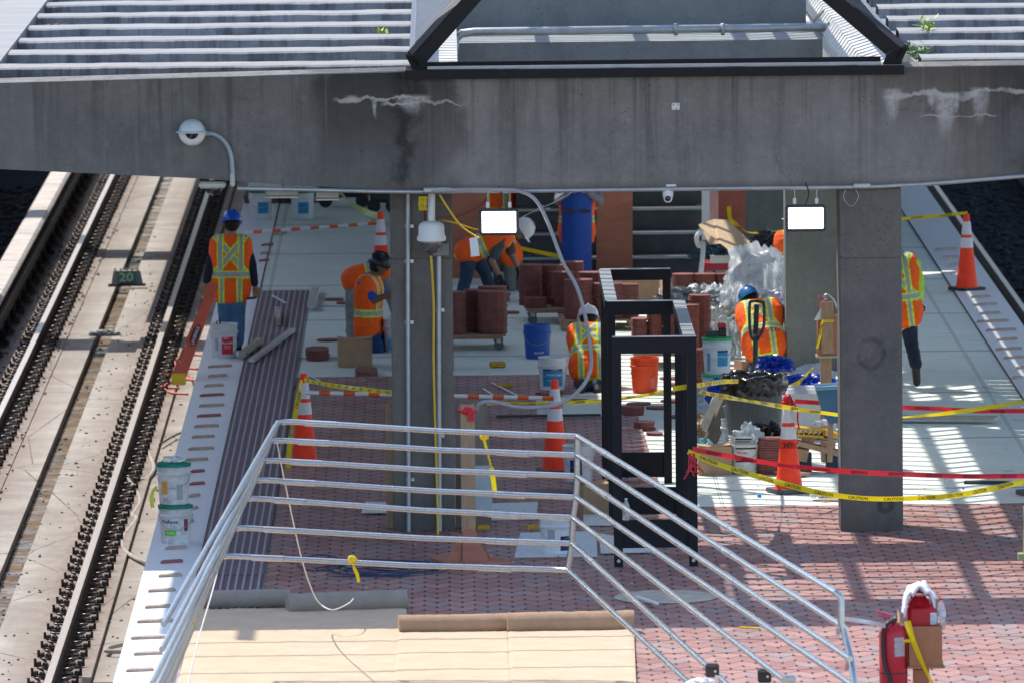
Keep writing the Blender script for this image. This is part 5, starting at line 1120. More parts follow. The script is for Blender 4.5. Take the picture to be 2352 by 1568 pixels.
# right post with extinguisher carrier
t, b, w_, h_ = wpost(1886, 1912, 700, 1060, 'wooden post between the two right columns, carrying a plywood box')
Yp = b.y; pb_ = P(1900, 810, Yp); bx = P(1876, 812, Yp)
t2 = thing('plywood_box', 'plywood box on the wooden post between right columns, tied with caution tape', 'box', bx, 'plywood boxes on posts')
x0, x1 = P(1876, 800, Yp).x, P(1926, 800, Yp).x; z0, z1 = P(1900, 812, Yp).z, P(1900, 722, Yp).z
mb = MB(); mb.box(((x0+x1)/2, Yp-0.10, (z0+z1)/2), (x1-x0, 0.18, z1-z0)); mb.build('box_body', ply, t2)
mb = MB(); mb.box(((x0+x1)/2, Yp-0.11, z0-0.012), (x1-x0+0.03, 0.21, 0.02)); mb.build('shelf', pale, t2)
mb = MB(); mb.box((P(1898, 700, Yp).x, Yp-0.205, (z1+z0)/2+0.08), (0.12, 0.02, z1-z0+0.12)); mb.build('front_cleat', wood, t2)
def extinguisher(c, h_, r_, lab, hose=True, tagm=None):
    t = thing('fire_extinguisher', lab, 'extinguisher', c, 'fire extinguishers'); rd = mat('ext_red', (0.42, 0.012, 0.03), 0.3, var=0.08)
    mb = MB(); mb.lathe([(r_*0.9, 0), (r_, 0.015), (r_, h_*0.78), (r_*0.85, h_*0.85), (r_*0.45, h_*0.89), (r_*0.3, h_*0.9)], c, 28); mb.build('cylinder', rd, t, smooth=60)
    mb = MB(); mb.tube([c+V3((0, 0, h_*0.89)), c+V3((0, 0, h_*0.95))], r_*0.25, 10); mb.build('valve', steel, t)
    mb = MB(); mb.bar(c+V3((-0.02, 0, h_*0.94)), c+V3((-r_*1.1, -0.01, h_*0.97)), 0.03, 0.018); mb.bar(c+V3((0.0, 0, h_*0.96)), c+V3((-r_*1.2, -0.01, h_*1.02)), 0.034, 0.014); mb.build('lever', mat('lever_red', (0.5, 0.06, 0.12), 0.35), t)
    if hose:
        mb = MB(); mb.tube(crom([c+V3((0.02, -0.02, h_*0.93)), c+V3((-r_*0.4, -r_*0.9, h_*0.9)), c+V3((-r_*0.75, -r_*0.9, h_*0.8)), c+V3((-r_*0.7, -r_*0.95, h_*0.5)), c+V3((-r_*0.3, -r_*1.1, h_*0.3)), c+V3((-r_*0.1, -r_*1.1, h_*0.05))], 6), 0.016, 8); mb.build('hose', black_pl, t, smooth=True)
        mb = MB(); mb.lathe([(r_+0.002, h_*0.36), (r_+0.002, h_*0.375)], c, 28, caps=False); mb.build('strap', black_pl, t)
        mb = MB(); vs = []; 
        for k in range(6): a_ = 0.05+0.8*k/5; vs += [c+V3(((r_+.002)*math.sin(a_), -(r_+.002)*math.cos(a_), h_*0.55)), c+V3(((r_+.002)*math.sin(a_), -(r_+.002)*math.cos(a_), h_*0.75))]
        mb._add(vs, [(2*k, 2*k+1, 2*k+3, 2*k+2) for k in range(5)]); mb.build('label', mat('ext_label', (0.35, 0.36, 0.38), 0.5, var=0.5, vs=80), t)
    return t
ce = V3(((x0+x1)/2-0.02, Yp-0.10, z1-0.16))
te = extinguisher(ce, 0.34, 0.06, 'extinguisher with chrome lever and white tag in the plywood box by right columns', hose=False)
mb = MB(); mb.tube(crom([ce+V3((-0.02, -0.02, 0.30)), ce+V3((0.0, -0.02, 0.36)), ce+V3((0.06, -0.02, 0.33)), ce+V3((0.11, 0, 0.22))], 6), 0.013, 8); mb.build('nozzle', steel, te)
mb = MB(); mb.quad(ce+V3((-0.12, -0.1, 0.12)), ce+V3((0.0, -0.1, 0.13)), ce+V3((0.02, -0.08, 0.24)), ce+V3((-0.04, -0.08, 0.26))); mb.build('paper_tag', white_pl, te)
ribbon(PY([(1915, 737, Yp-0.23), (1898, 737, Yp-0.24), (1888, 740, Yp-.24), (1884, 770, Yp-.24), (1876, 800, Yp-.24)]), 0.03, ['CAUTION'], 'caution tape strip hanging on the plywood box between the right columns', yel, 'yellow caution tapes', size=0.025, pitch=0.15)
# foreground extinguisher, post and box with fuel can
Yx = 68.5
def atp(px, py, dy=0.0): return P(px, py, Yx+dy)
eb = atp(2051, 1600, 0.05); top_ = atp(2051, 1405, 0.05)
extinguisher(V3((top_.x, top_.y, top_.z-0.72)), 0.72, 0.107, 'tall red extinguisher with black hose at bottom right, left of the plywood box')
x0, x1 = atp(2070, 1480).x, atp(2164, 1480).x; z0, z1 = atp(2115, 1528).z, atp(2115, 1458).z
t2 = thing('plywood_box', 'open brown plywood box holding a red fuel can, bottom right', 'box', V3(((x0+x1)/2, Yx, z0)), 'plywood boxes on posts')
bm_ = mat('box_brown', (0.33, 0.15, 0.075), 0.7, var=0.2, vs=4); xc = (x0+x1)/2+0.03
wB = x1-x0-0.06; dB = 0.34; hB = 0.30
for nm, c, dd in (('front_panel', (xc, Yx, z0+hB/2), (wB, 0.018, hB)), ('back_panel', (xc, Yx+dB, z0+hB/2), (wB, 0.018, hB)), ('side_panel', (xc-wB/2+0.009, Yx+dB/2, z0+hB/2), (0.018, dB-0.02, hB)), ('side_panel', (xc+wB/2-0.009, Yx+dB/2, z0+hB/2), (0.018, dB-0.02, hB)), ('bottom_panel', (xc, Yx+dB/2, z0-0.01), (wB+0.03, dB+0.04, 0.018))):
    mb = MB(); mb.box(c, dd); mb.build(nm, bm_, t2)
mb = MB(); mb.prism([atp(2066, 1408), atp(2078, 1458), atp(2078, 1530), atp(2066, 1512)], (0.0, 0.3, 0)); mb.build('side_panel', mat('box_light', (0.5, 0.30, 0.17), 0.7), t2)
t3 = thing('wooden_post', 'wooden post with red marking under the bottom right plywood box', 'post', V3((xc-0.03, Yx+0.15, 0)), 'wooden posts')
mb = MB(); mb.box((xc-0.03, Yx+0.13, z0/2-0.02), (0.12, 0.09, z0-0.04)); mb.build('shaft', bm_, t3)
mb = MB(); crumple(mb, V3((xc-0.03, Yx+0.07, z0-0.22)), (0.07, 0.03, 0.06), 2, 0.6, 3, flat=False); mb.build('red_tape', redt, t3)
fc = V3((xc-0.02, Yx+0.17, z0+0.16)); t4 = thing('fuel_can', 'red plastic fuel can standing in the open plywood box', 'fuel can', fc)
rdp = mat('can_red', (0.45, 0.008, 0.02), 0.35)
mb = MB(); mb.box(fc+V3((0, 0, 0.15)), (0.22, 0.20, 0.28), bev=0.03); mb.build('body', rdp, t4, smooth=40)
mb = MB(); mb.lathe([(0.095, 0), (0.06, 0.05), (0.05, 0.07)], fc+V3((-0.02, 0, 0.285)), 16); mb.tube(crom([fc+V3((-0.08, 0, 0.28)), fc+V3((-0.05, 0, 0.38)), fc+V3((0.06, 0, 0.36)), fc+V3((0.09, 0, 0.28))], 6), 0.014, 8); mb.build('handle', rdp, t4, smooth=60)
mb = MB(); mb.box(fc+V3((0.085, -0.1015, 0.19)), (0.05, 0.003, 0.09)); mb.build('sticker', mat('sticker', (0.5, 0.55, 0.6), 0.5, var=0.5, vs=60), t4)
# towel: an arched cloth over the can
mb = MB(); vs = []; fs = []; nU, nV = 26, 8
arc = crom([atp(2078, 1405, 0.05), atp(2082, 1370, 0.06), atp(2092, 1352, 0.1), atp(2112, 1342, 0.12), atp(2130, 1352, 0.12), atp(2145, 1378, 0.1)], 6)
for i, p in enumerate(arc):
    for j in range(nV+1):
        v = j/nV; dp = V3((0, (v-0.5)*0.24, 0.02*math.sin(i*0.8+j)+0.015*noise.noise(V3((i*.5, j*.7, 1)))-0.06*abs(v-0.5)))
        vs.append(p+dp+V3((0.006*math.sin(j*2.1), 0, 0)))
for i in range(len(arc)-1):
    for j in range(nV): k = i*(nV+1)+j; fs.append((k, k+1, k+nV+2, k+nV+1))
mb._add(vs, fs); o = mb.build('towel', mat('towel', (0.62, 0.62, 0.65), 0.95, bump=0.3), smooth=True); sm = o.modifiers.new('thick', 'SOLIDIFY'); sm.thickness = 0.018; tag(o, 'white towel draped over the red fuel can', 'towel')
bottle(0, 0, 'soda bottle with red cap standing in the plywood box right of fuel can', base=V3((fc.x+0.145, Yx+0.12, z0+0.26)), h=0.24, r=0.034, cap=mat('cap_red', (0.6, 0.02, 0.03)), grp=None)
ribbon([atp(2084, 1425, -0.03), atp(2092, 1455, -0.04), atp(2105, 1490, -0.05), atp(2122, 1530, -0.06), atp(2145, 1575, -0.08), atp(2160, 1600, -0.1)], 0.06, None, 'twisted yellow tape running down across the bottom right plywood box', yel, 'yellow caution tapes', tw=0.9)
ribbon([atp(2092, 1470, -0.03), atp(2075, 1472, -0.03), atp(2066, 1478, -0.03), atp(2064, 1488, -0.02)], 0.03, None, 'small yellow tape loop on the side of the bottom right box', yel, 'yellow caution tapes', tw=0.9)
ribbon([P(1937, 1420, 63.5), P(1970, 1424, 65), P(2010, 1431, 67.5), P(2035, 1437, 68.5)], 0.04, None, 'pale strap from the guard end post to the foreground extinguisher', mat('strap_pale', (0.5, 0.55, 0.58), 0.4), None, name='strap', tw=0.3)
# orange/red tape marker posts cut by right edge
mb = MB(); q = G(2364, 1308); mb.box(q+V3((0, 0, 0.28)), (0.1, 0.1, 0.56)); mb.box(q+V3((0, 0, 0.12)), (0.2, 0.12, 0.06)); tag(mb.build('olive_stand', mat('olive', (0.32, 0.33, 0.16), 0.7)), 'olive green stand cut off by the right picture edge', 'stand')
# small litter
mb = MB(); mb.box(G(1744, 1141)+V3((0, 0, 0.015)), (0.035, 0.05, 0.03)); tag(mb.build('plastic_scrap', mat('cap_blue', (0.0, 0.25, 0.6))), 'tiny bright blue cap on the slab left of the lettered cone', 'scrap')
plank((1700, 1440), (1745, 1443), 0.03, 0.01, yel, 'tape_scrap', 'short yellow scrap on the pavers between descending rails', 'scrap', z=0.03)
plank((1880, 1151), (1930, 1147), 0.2, 0.01, card, 'cardboard_scrap', 'flat cardboard scrap left of the right column foot', 'scrap', z=0.0)
plank((2215, 1110), (2320, 1111), 0.08, 0.03, darksteel, 'dark_bar', 'thin dark bar lying on the sunny slab right of the right column', 'bar', z=0.0)
# ---- overhead wires (unseen, added for the shadows that cross the burlap)
for k, z in enumerate((6.3, 6.35, 6.4)):
    yw_ = (78.4, 77.55, 76.5)[k]
    t = thing('overhead_wire', 'unseen overhead wire added for its shadow on the burlap, %s of three' % ('farthest', 'middle', 'nearest')[k], 'wire', V3((-14, yw_, z)), 'overhead wires')
    mb = MB(); mb.tube(crom([V3((-16, yw_, z+0.15)), V3((-4, yw_-0.05, z)), V3((8, yw_-0.05, z)), V3((20, yw_, z+0.15))], 4), 0.022, 8); mb.build('wire', darksteel, t)
# ---- fixtures on the beam and the left column
Yc0 = cols[0][1]
YF = YB - 0.03
def conduit(pts, r, lab, m=None, t=None, name='conduit', grp='conduits'):
    mb = MB(); mb.tube(crom(pts, 6), r, 10)
    return tag(mb.build(name, m or MATS['galv'], smooth=50), lab, 'conduit', grp)
conduit([P(545, 433, YF), P(700, 436, YF), P(940, 441, YF), P(1300, 438, YF), P(1700, 433, YF), P(1985, 430, YF), P(2070, 426, YF), P(2130, 423, YF), P(2352, 405, YF), P(2400, 401, YF)], 0.019, 'long galvanised conduit running under the whole concrete beam')
conduit([P(466, 309, YF), P(490, 308, YF), P(515, 325, YF), P(530, 355, YF), P(534, 390, YF), P(535, 410, YF)], 0.022, 'bent conduit from the domed camera down to the beam underside', mat('conduit_blue', (0.30, 0.36, 0.40), 0.5, 0.3))
conduit([P(937, 441, Yc0-0.03), P(937, 700, Yc0-0.03), P(938, 1000, Yc0-0.03), P(939, 1226, Yc0-0.03)], 0.022, 'left galvanised conduit down the front of the left column')
conduit([P(1008, 585, Yc0-0.03), P(1008, 900, Yc0-0.03), P(1010, 1226, Yc0-0.03)], 0.024, 'right galvanised conduit down the front of the left column')
for px, py in ((937, 520), (937, 600), (937, 740), (939, 1100), (1008, 712), (1008, 1000)):
    mb = MB(); mb.box(P(px+3, py, Yc0-0.012), (0.08, 0.02, 0.03)); tag(mb.build('conduit_clamp', steel), 'small strap clamp on the %s column conduit at %s' % ('left' if px < 1000 else 'right', {520: 'camera level', 600: 'black helmet level', 740: 'dolly level', 1100: 'guard rail level', 712: 'paver stack level', 1000: 'post top level'}[py]), 'clamp', 'conduit clamps')
mb = MB(); mb.box(P(534, 413, YF), (0.045, 0.05, 0.13), bev=0.015); tag(mb.build('conduit_fitting', mat('fit_pale', (0.5, 0.5, 0.48), 0.4)), 'pale oval conduit fitting at the lower end of bent conduit', 'fitting')
mb = MB(); mb.box(P(1980, 427, YF), (0.16, 0.05, 0.045), bev=0.008); tag(mb.build('junction_box', MATS['galv']), 'small grey junction box on the conduit above the right column', 'junction box')
mb = MB(); mb.box(P(1005, 437, YF-0.01), (0.26, 0.06, 0.05), bev=0.01); tag(mb.build('junction_box', MATS['galv']), 'grey junction box above the hanging dome camera', 'junction box')
mb = MB(); mb.box(P(1012, 573, Yc0-0.04), (0.15, 0.08, 0.12), bev=0.01); tag(mb.build('junction_box', mat('jb_grey', (0.22, 0.23, 0.23), 0.6)), 'grey box behind the hanging dome camera', 'junction box')
# cameras
wcam = mat('camera_white', (0.55, 0.62, 0.66), 0.4); lens = mat('dome_dark', (0.02, 0.02, 0.025), 0.08, spec=0.8)
c = P(441, 305, YB-0.09); t = thing('dome_camera', 'white hooded dome camera on the face of the beam, upper left', 'security camera', c, 'security cameras')
Mx = Matrix.Rotation(R(90), 3, 'X')
mb = MB(); mb.lathe([(0.11, -0.09), (0.12, -0.06), (0.122, 0.0), (0.10, 0.04), (0.062, 0.05)], c, 28, Mx); mb.build('housing', white_pl, t, smooth=50)
mb = MB(); mb.ball(c+V3((0, -0.045, 0)), 0.06, 3); mb.build('dome', lens, t, smooth=True)
mb = MB(); pr_ = [(0.004, 0.115), (0.05, 0.105), (0.095, 0.075), (0.115, 0.03), (0.118, 0.008), (0.145, 0.0), (0.145, -0.008), (0.112, -0.004)]; mb.lathe(pr_, c+V3((0, -0.01, 0.01)), 32, caps=False); mb.build('hood', wcam, t, smooth=60)
c = P(488, 424, YB+0.15); t = thing('dome_camera', 'small dome camera under the beam edge below the hooded one', 'security camera', c, 'security cameras')
mb = MB(); mb.box(c+V3((0.0, 0, 0.0)), (0.25, 0.2, 0.06), bev=0.02); mb.build('housing', mat('cream', (0.5, 0.5, 0.42), 0.5), t)
mb = MB(); mb.lathe([(0.085, 0), (0.08, -0.03), (0.06, -0.06), (0.01, -0.085)], c+V3((0.01, 0, -0.02)), 20); mb.build('dome', lens, t, smooth=True)
for px, py, w_, h_, l in ((648, 441, 0.30, 0.07, 'left'), (752, 445, 0.21, 0.08, 'right')):
    c = P(px, py, YB+0.2); t = thing('speaker_bracket', '%s beige fixture hanging just under the beam above the far pails' % l, 'fixture', c, 'beige fixtures under the beam')
    mb = MB(); mb.box(c, (w_, 0.14, h_), bev=0.01); mb.build('housing', mat('beige', (0.34, 0.32, 0.28), 0.6), t); mb = MB(); mb.box(c+V3((0, 0, -h_/2-0.01)), (w_*1.02, 0.16, 0.015)); mb.build('base_lip', mat('beige2', (0.46, 0.44, 0.40), 0.6), t)
Yd = Yc0-0.32; c = P(991, 545, Yd); t = thing('dome_camera', 'large white pendant dome camera hanging before the left column', 'security camera', c, 'security cameras')
mb = MB(); mb.tube([P(991, 445, Yd), P(991, 518, Yd)], 0.033, 16); mb.build('pendant_tube', white_pl, t, smooth=50)
mb = MB(); mb.lathe([(0.035, 0.15), (0.075, 0.143), (0.105, 0.125), (0.117, 0.10), (0.12, 0.02), (0.133, 0.0), (0.13, -0.03), (0.10, -0.045), (0.085, -0.05)], c, 28); mb.build('housing', white_pl, t, smooth=40)
mb = MB(); mb.lathe([(0.088, -0.05), (0.088, -0.09), (0.07, -0.125), (0.035, -0.15), (0.004, -0.155)], c, 24, caps=False); mb.build('dome', mat('dome_smoke', (0.12, 0.10, 0.10), 0.08, spec=0.8, alpha=0.85), t, smooth=True)
c = P(1534, 448, YB+0.0); t = thing('dome_camera', 'small white pan camera under the beam centre right', 'security camera', c, 'security cameras')
mb = MB(); mb.lathe([(0.02, 0.07), (0.045, 0.055), (0.05, 0.03), (0.05, 0.0), (0.042, -0.03), (0.036, -0.055), (0.02, -0.07)], c, 20); mb.build('housing', white_pl, t, smooth=50)
mb = MB(); mb.ball(c+V3((0, -0.035, -0.03)), 0.028, 2); mb.build('lens', lens, t, smooth=True); mb = MB(); mb.box(c+V3((0.03, 0.02, 0.085)), (0.09, 0.05, 0.02)); mb.build('bracket', white_pl, t)
c = P(1552, 245, YB-0.01); t = thing('anchor_plate', 'small white anchor plate with bolts on the beam face', 'plate', c)
mb = MB(); mb.box(c, (0.075, 0.015, 0.065), bev=0.005); mb.build('plate', mat('plate_w', (0.7, 0.7, 0.68), 0.5), t)
for dx, dz in ((-0.02, 0.015), (0.022, 0.015), (0.005, -0.02)): mb = MB(); mb.ball(c+V3((dx, -0.01, dz)), 0.006, 1); mb.build('bolt', darksteel, t)
# floodlights (lit)
lite = mat('led_panel', (1, 1, 1), 0.5, emit=9.0, var=0.0)
for px, py, w_, h_, l, wx in ((1146, 511, 92, 62, 'left floodlight with glowing white panel, hanging before the bending workers', 1), (1851, 502, 94, 62, 'right floodlight with glowing white panel, hanging before a grey column', 0)):
    Yl = YB-0.1; c = P(px, py, Yl); s_ = S(Yl, 3); W_ = w_/s_; H_ = h_/s_
    t = thing('floodlight', l, 'work light', c, 'work lights')
    mb = MB(); mb.box(c+V3((0, 0.04, 0)), (W_, 0.06, H_), bev=0.02)
    for k in range(14): mb.box(c+V3((-W_/2+0.04+k*(W_-0.08)/13, 0.085, 0)), (0.008, 0.04, H_*0.85))
    mb.build('housing', mat('lamp_body', (0.06, 0.065, 0.07), 0.5), t)
    mb = MB(); mb.box(c+V3((0, 0.006, 0.001)), (W_-0.062, 0.006, H_-0.062)); mb.build('lit_panel', lite, t)
    for dx in (-0.1, 0.1):
        mb = MB(); mb.tube([c+V3((dx, 0.04, H_/2)), P(px, 437, Yl)+V3((dx, 0.04, 0))], 0.004, 5); mb.box(c+V3((dx, 0.03, H_/2+0.035)), (0.03, 0.02, 0.05)); mb.build('hanger', steel, t)
    mb = MB(); mb.tube(crom([c+V3((0.0, 0.05, H_/2)), c+V3((0.03, 0.05, H_/2+0.1)), c+V3((0.0, 0.05, H_/2+0.2))], 4), 0.006, 6); mb.build('cord', black_pl, t)
# cables
cable([P(992, 440, YF-.03), P(1060, 436, YF-.03), P(1150, 436, YF-.04), P(1195, 440, YF-.06), P(1232, 462, YF-.1), P(1262, 520, YF-.2), P(1292, 600, YF-.3), P(1325, 660, YF-.4), P(1345, 730, YF-.5), P(1355, 790, YF-.55), P(1357, 845, YF-.6), P(1335, 890, YF-.7), P(1290, 925, YF-.75), P(1230, 935, YF-.8), P(1180, 933, YF-.8), P(1130, 922, YF-.8), P(1105, 925, YF-.8), P(1092, 945, YF-.75)], 0.018, mat('cable_grey', (0.33, 0.32, 0.34), 0.5, var=0.1), 'thick grey cable sagging from the beam across the middle to the wooden post', n=8)
cable([P(990, 588, Yd+.05), P(996, 700, Yc0-.1), P(996, 830, Yc0-.1), P(1000, 1000, Yc0-.1), P(1004, 1130, Yc0-.08), P(1006, 1230, Yc0-.3)], 0.011, mat('cord_yellow', (0.70, 0.44, 0.03), 0.5), 'yellow extension cord hanging down the front of the left column', name='extension_cord', cat='extension cord')
cable([P(1010, 448, YF), P(1030, 480, YF-.05), P(1060, 520, YF-.1), P(1100, 548, YF-.1)], 0.009, MATS['cord_yellow'], 'yellow cord from the beam down past the left floodlight', name='extension_cord', cat='extension cord')
cable([P(1008, 505, Yc0-.15), P(1045, 512, YF), P(1085, 525, YF), P(1100, 527, YF)], 0.009, MATS['cord_yellow'], 'yellow cord running right from the column to the left floodlight', name='extension_cord', cat='extension cord')
cable([P(975, 450, YF), P(976, 500, Yc0-.2), P(984, 520, Yc0-.2)], 0.009, mat('cord_red', (0.25, 0.02, 0.02)), 'dark red cord beside the white pendant tube', name='extension_cord', cat='extension cord')
cable([P(1005, 500, YF+.1), P(1050, 497, YF+.1), P(1095, 478, YF), P(1120, 455, YF)], 0.005, MATS['cord_red'], 'thin dark red wire sagging left of the left floodlight', name='wire', cat='wire')
mb = MB()
for a in range(5): mb.tube([P(964+a*3.5, 452, YF-.1), P(962+a*4, 466, YF-.1), P(964+a*3.5, 484, YF-.1)], 0.006, 5)
for py in (455, 468, 481): mb.tube([P(962, py, YF-.11), P(982, py, YF-.11)], 0.006, 5)
tag(mb.build('cage_light', yel), 'yellow wire cage lamp clipped left of the pendant camera', 'cage lamp')
cable([P(1195, 501, YF), P(1230, 484, YF), P(1280, 462, YF), P(1320, 438, YF)], 0.004, steel, 'thin steel guy wire rising right from the left floodlight', name='guy_wire', cat='wire')
mb = MB()
for px, py in ((1238, 480), (1285, 458)): mb.tube([P(px-12, py+6, YF-.01), P(px+12, py-7, YF-.01)], 0.010, 6)
tag(mb.build('turnbuckle', steel), 'steel turnbuckles on the guy wire', 'turnbuckle')
cable([P(1942, 436, YF), P(1938, 455, YF), P(1950, 472, YF), P(1962, 470, YF), P(1972, 452, YF), P(1965, 436, YF)], 0.003, steel, 'thin wire loop hanging on the top of the right column', name='wire_loop', cat='wire')
mb = MB(); mb.prism([P(1078, 548, YF-.12), P(1096, 545, YF-.12), P(1102, 588, YF-.12), P(1082, 590, YF-.12)], (0, 0.003, 0)); o = tag(mb.build('paper_tag', mat('paper', (0.72, 0.72, 0.74), 0.8)), 'white paper tag hanging on the yellow cord under the left floodlight', 'tag')
# ---- back: stairs, plywood, enclosures
Ys = G(1400, 640).y
t = thing('staircase', 'dark stairway with pale nosing lines at the back of the platform', 'stairs', V3((P(1400, 640, Ys).x, Ys, 0)))
dk = mat('stair_dark', (0.06, 0.066, 0.075), 0.6, var=0.2); ns = mat('nosing', (0.33, 0.38, 0.42), 0.4, 0.4)
xs0, xs1 = P(1188, 600, Ys).x, P(1618, 600, Ys).x
for k in range(9):
    z = 0.27*k
    mb = MB(); mb.box(((xs0+xs1)/2, Ys+0.3*k+0.16, z+0.135), (xs1-xs0, 0.30, 0.262)); mb.build('step', dk, t)
    mb = MB(); mb.box(((xs0+xs1)/2, Ys+0.3*k-0.006, z+0.25), (xs1-xs0, 0.03, 0.03)); mb.build('nosing', ns, t)
mb = MB(); mb.box(((xs0+xs1)/2, Ys+3.2, 1.8), (xs1-xs0, 0.2, 3.6)); mb.build('back_wall', dk, t)
def panel(px0, px1, py0, py1, Y, m, lab, name='plywood_hoarding', cat='hoarding', grp='red plywood hoardings', th=0.03, skew=0):
    p = [P(px0, py1, Y), P(px1, py1, Y), P(px1+skew, py0, Y), P(px0+skew, py0, Y)]; mb = MB(); mb.prism(p, (0, th, 0)); return tag(mb.build(name, m), lab, cat, grp)
panel(1370, 1453, 170, 642, Ys-0.15, ply, 'red plywood panel right of the blue mat')
panel(1036, 1118, 170, 640, Ys-0.25, ply, 'red plywood panel behind the bending workers')
panel(1648, 1712, 170, 590, Ys+1.2, mat('ply_deep', (0.34, 0.10, 0.07), 0.75, var=0.2, vs=3), 'darker red plywood panel beside the farthest column')
panel(1612, 1630, 170, 620, Ys+0.2, white_pl, 'white upright strip left of the darker red plywood', 'white_hoarding', 'hoarding', None)
panel(1630, 1650, 170, 610, Ys+0.5, mat('pink_panel', (0.62, 0.33, 0.30), 0.7), 'pinkish upright strip between the white one and plywood', 'pink_hoarding', 'hoarding', None)
# far left: dark bins, pallets and carts behind the far pails
for k, (px0, px1, py, h_) in enumerate(((560, 640, 520, 0.14), (640, 735, 518, 0.14))):
    b = G((px0+px1)/2, py-50); t = thing('pallet', 'reddish pallet under the %s far green lidded pail' % ('left', 'right')[k], 'pallet', b, 'wooden pallets')
    mb = MB(); w_ = (px1-px0)/S(b.y)
    for q in range(3): mb.box(b+V3((-w_/2+0.05+q*(w_/2-0.05), 0.6, 0.05)), (0.09, 1.1, 0.09))
    for q in range(6): mb.box(b+V3((0, 0.12+q*0.19, 0.105)), (w_, 0.13, 0.018))
    mb.build('boards', mat('pallet_red', (0.16, 0.09, 0.08), 0.85, var=0.3), t)
for px, py, w_, h_, l in ((790, 478, 0.7, 0.55, 'dark machine on small wheels behind the pale hanging tape'), (880, 490, 0.35, 0.75, 'dark blue drum behind the far cone top')):
    b = G(px, py); t = thing('site_equipment', l, 'equipment', b)
    mb = MB(); mb.box(b+V3((0, 0.3, h_/2+0.08)), (w_, 0.5, h_-0.1), bev=0.04); mb.build('body', mat('equip_dark', (0.03, 0.035, 0.045), 0.6, var=0.3), t)
    for s in (-1, 1):
        c = b+V3((s*w_*0.35, 0.05, 0.09)); mb = MB(); mb.tube([c, c+V3((0, 0.05, 0))], 0.09, 14); mb.build('wheel', black_pl, t)
# ---- clutter in the right middle
wht = mat('plastic_sheet', (0.66, 0.68, 0.70), 0.35, var=0.12, vs=6); clr = mat('plastic_film', (0.62, 0.68, 0.70), 0.25, trans=0.3, alpha=0.9); grb = mat('plastic_grey', (0.50, 0.52, 0.50), 0.4, var=0.2, vs=6)
translucent(wht, 0.5); translucent(grb, 0.35)
def onG(px, py, dz=0.0, dy=0.0): return G(px, py)+V3((0, dy, dz))
bag(P(1745, 672, 103.2), (0.36, 0.35, 0.42), wht, 'big heap of crumpled white plastic sheeting above the bent worker', 3, 0.28, sub=5, fr=2.0, grp='white plastic sheeting')
bag(P(1700, 655, 104), (0.20, 0.25, 0.25), wht, 'rounded white plastic bag at left of the sheeting heap', 6, 0.3, grp='white plastic sheeting')
bag(P(1775, 640, 104), (0.26, 0.25, 0.22), wht, 'white plastic sheeting fold under the black bag', 12, 0.3, sub=5, fr=2.2, grp='white plastic sheeting')
bag(P(1672, 758, 100.5), (0.26, 0.3, 0.30), grb, 'greyish plastic bag left of the bent worker', 14, 0.4, sub=5, fr=2.4, grp='white plastic sheeting')
bag(P(1718, 735, 101.2), (0.22, 0.3, 0.28), wht, 'pale plastic bag between the paver block and the blue helmet', 17, 0.4, sub=5, fr=2.4, grp='white plastic sheeting')
bag(P(1650, 795, 99.8), (0.20, 0.2, 0.22), wht, 'low white bag behind the green lidded pail', 21, 0.4, sub=4, fr=2.4, grp='white plastic sheeting')
bag(P(1580, 692, 101.3), (0.32, 0.25, 0.14), mat('scrap_grey', (0.24, 0.26, 0.27), 0.5, var=0.6, vs=12), 'heap of grey and teal scraps beside the black frame top', 23, 0.7, sub=5, fr=3.5, name='scrap_heap', cat='scrap heap')
bag(P(1768, 572, 108), (0.24, 0.2, 0.20), mat('bag_black', (0.012, 0.012, 0.015), 0.25), 'black rubbish bag behind the white plastic heap', 25, 0.4, sub=5)
bag(P(1660, 585, 109.2), (0.34, 0.3, 0.18), mat('bag_teal', (0.02, 0.07, 0.10), 0.25), 'dark teal plastic bag under the leaning cardboard on the red cart', 27, 0.35, sub=5)
# cardboard sheet leaning
p = [P(1605, 518, 108.6), P(1640, 506, 108.9), P(1672, 508, 109), P(1765, 598, 107.8), P(1722, 614, 107.4), P(1655, 560, 108), P(1630, 562, 108.2)]
g = NG('card_cross', 0.85); mb = MB(); mb.prism(p, (0, 0.03, 0.01)); tag(mb.build('cardboard_sheet', mat('card_pale', (0.52, 0.38, 0.24), 0.9, var=0.12, vs=15, bump=0.4)), 'large torn cardboard sheet leaning over the red cart', 'cardboard sheet')
# red cart
Yr = 108.3; t = thing('red_cart', 'red flat cart loaded with dark bags, before the far columns', 'cart', G(1660, 640))
rc = mat('cart_red', (0.30, 0.015, 0.03), 0.5); x0, x1 = P(1612, 610, Yr).x, P(1740, 610, Yr).x; z_ = P(1670, 612, Yr).z
mb = MB(); mb.box(((x0+x1)/2, Yr+0.2, z_), (x1-x0, 0.5, 0.09)); mb.build('deck', rc, t)
for q in (1618, 1640, 1735): mb = MB(); mb.box((P(q, 620, Yr).x, Yr, z_/2), (0.035, 0.035, z_)); mb.build('leg', darksteel if q == 1640 else rc, t)
mb = MB(); mb.box((P(1660, 600, Yr).x, Yr-0.06, z_+0.09), (0.30, 0.05, 0.09)); mb.build('label', mat('fog', (0.5, 0.52, 0.54)), t)
cable([P(1611, 530, Yr), P(1600, 545, Yr-.1), P(1605, 565, Yr-.1), P(1615, 560, Yr-.1), P(1612, 610, Yr-.1), P(1608, 650, Yr-.1)], 0.03, wht, 'white plastic strands hanging at the left end of the red cart', name='plastic_strand', cat='plastic strand')
mb = MB(); q = onG(1590, 655); crumple(mb, q+V3((0, 0, 0.02)), (0.4, 0.5, 0.06), 31, 0.4, 4); tag(mb.build('dust_pile', mat('dust', (0.55, 0.50, 0.47), 0.95)), 'low pale pile of dust left of the red cart', 'dust pile')
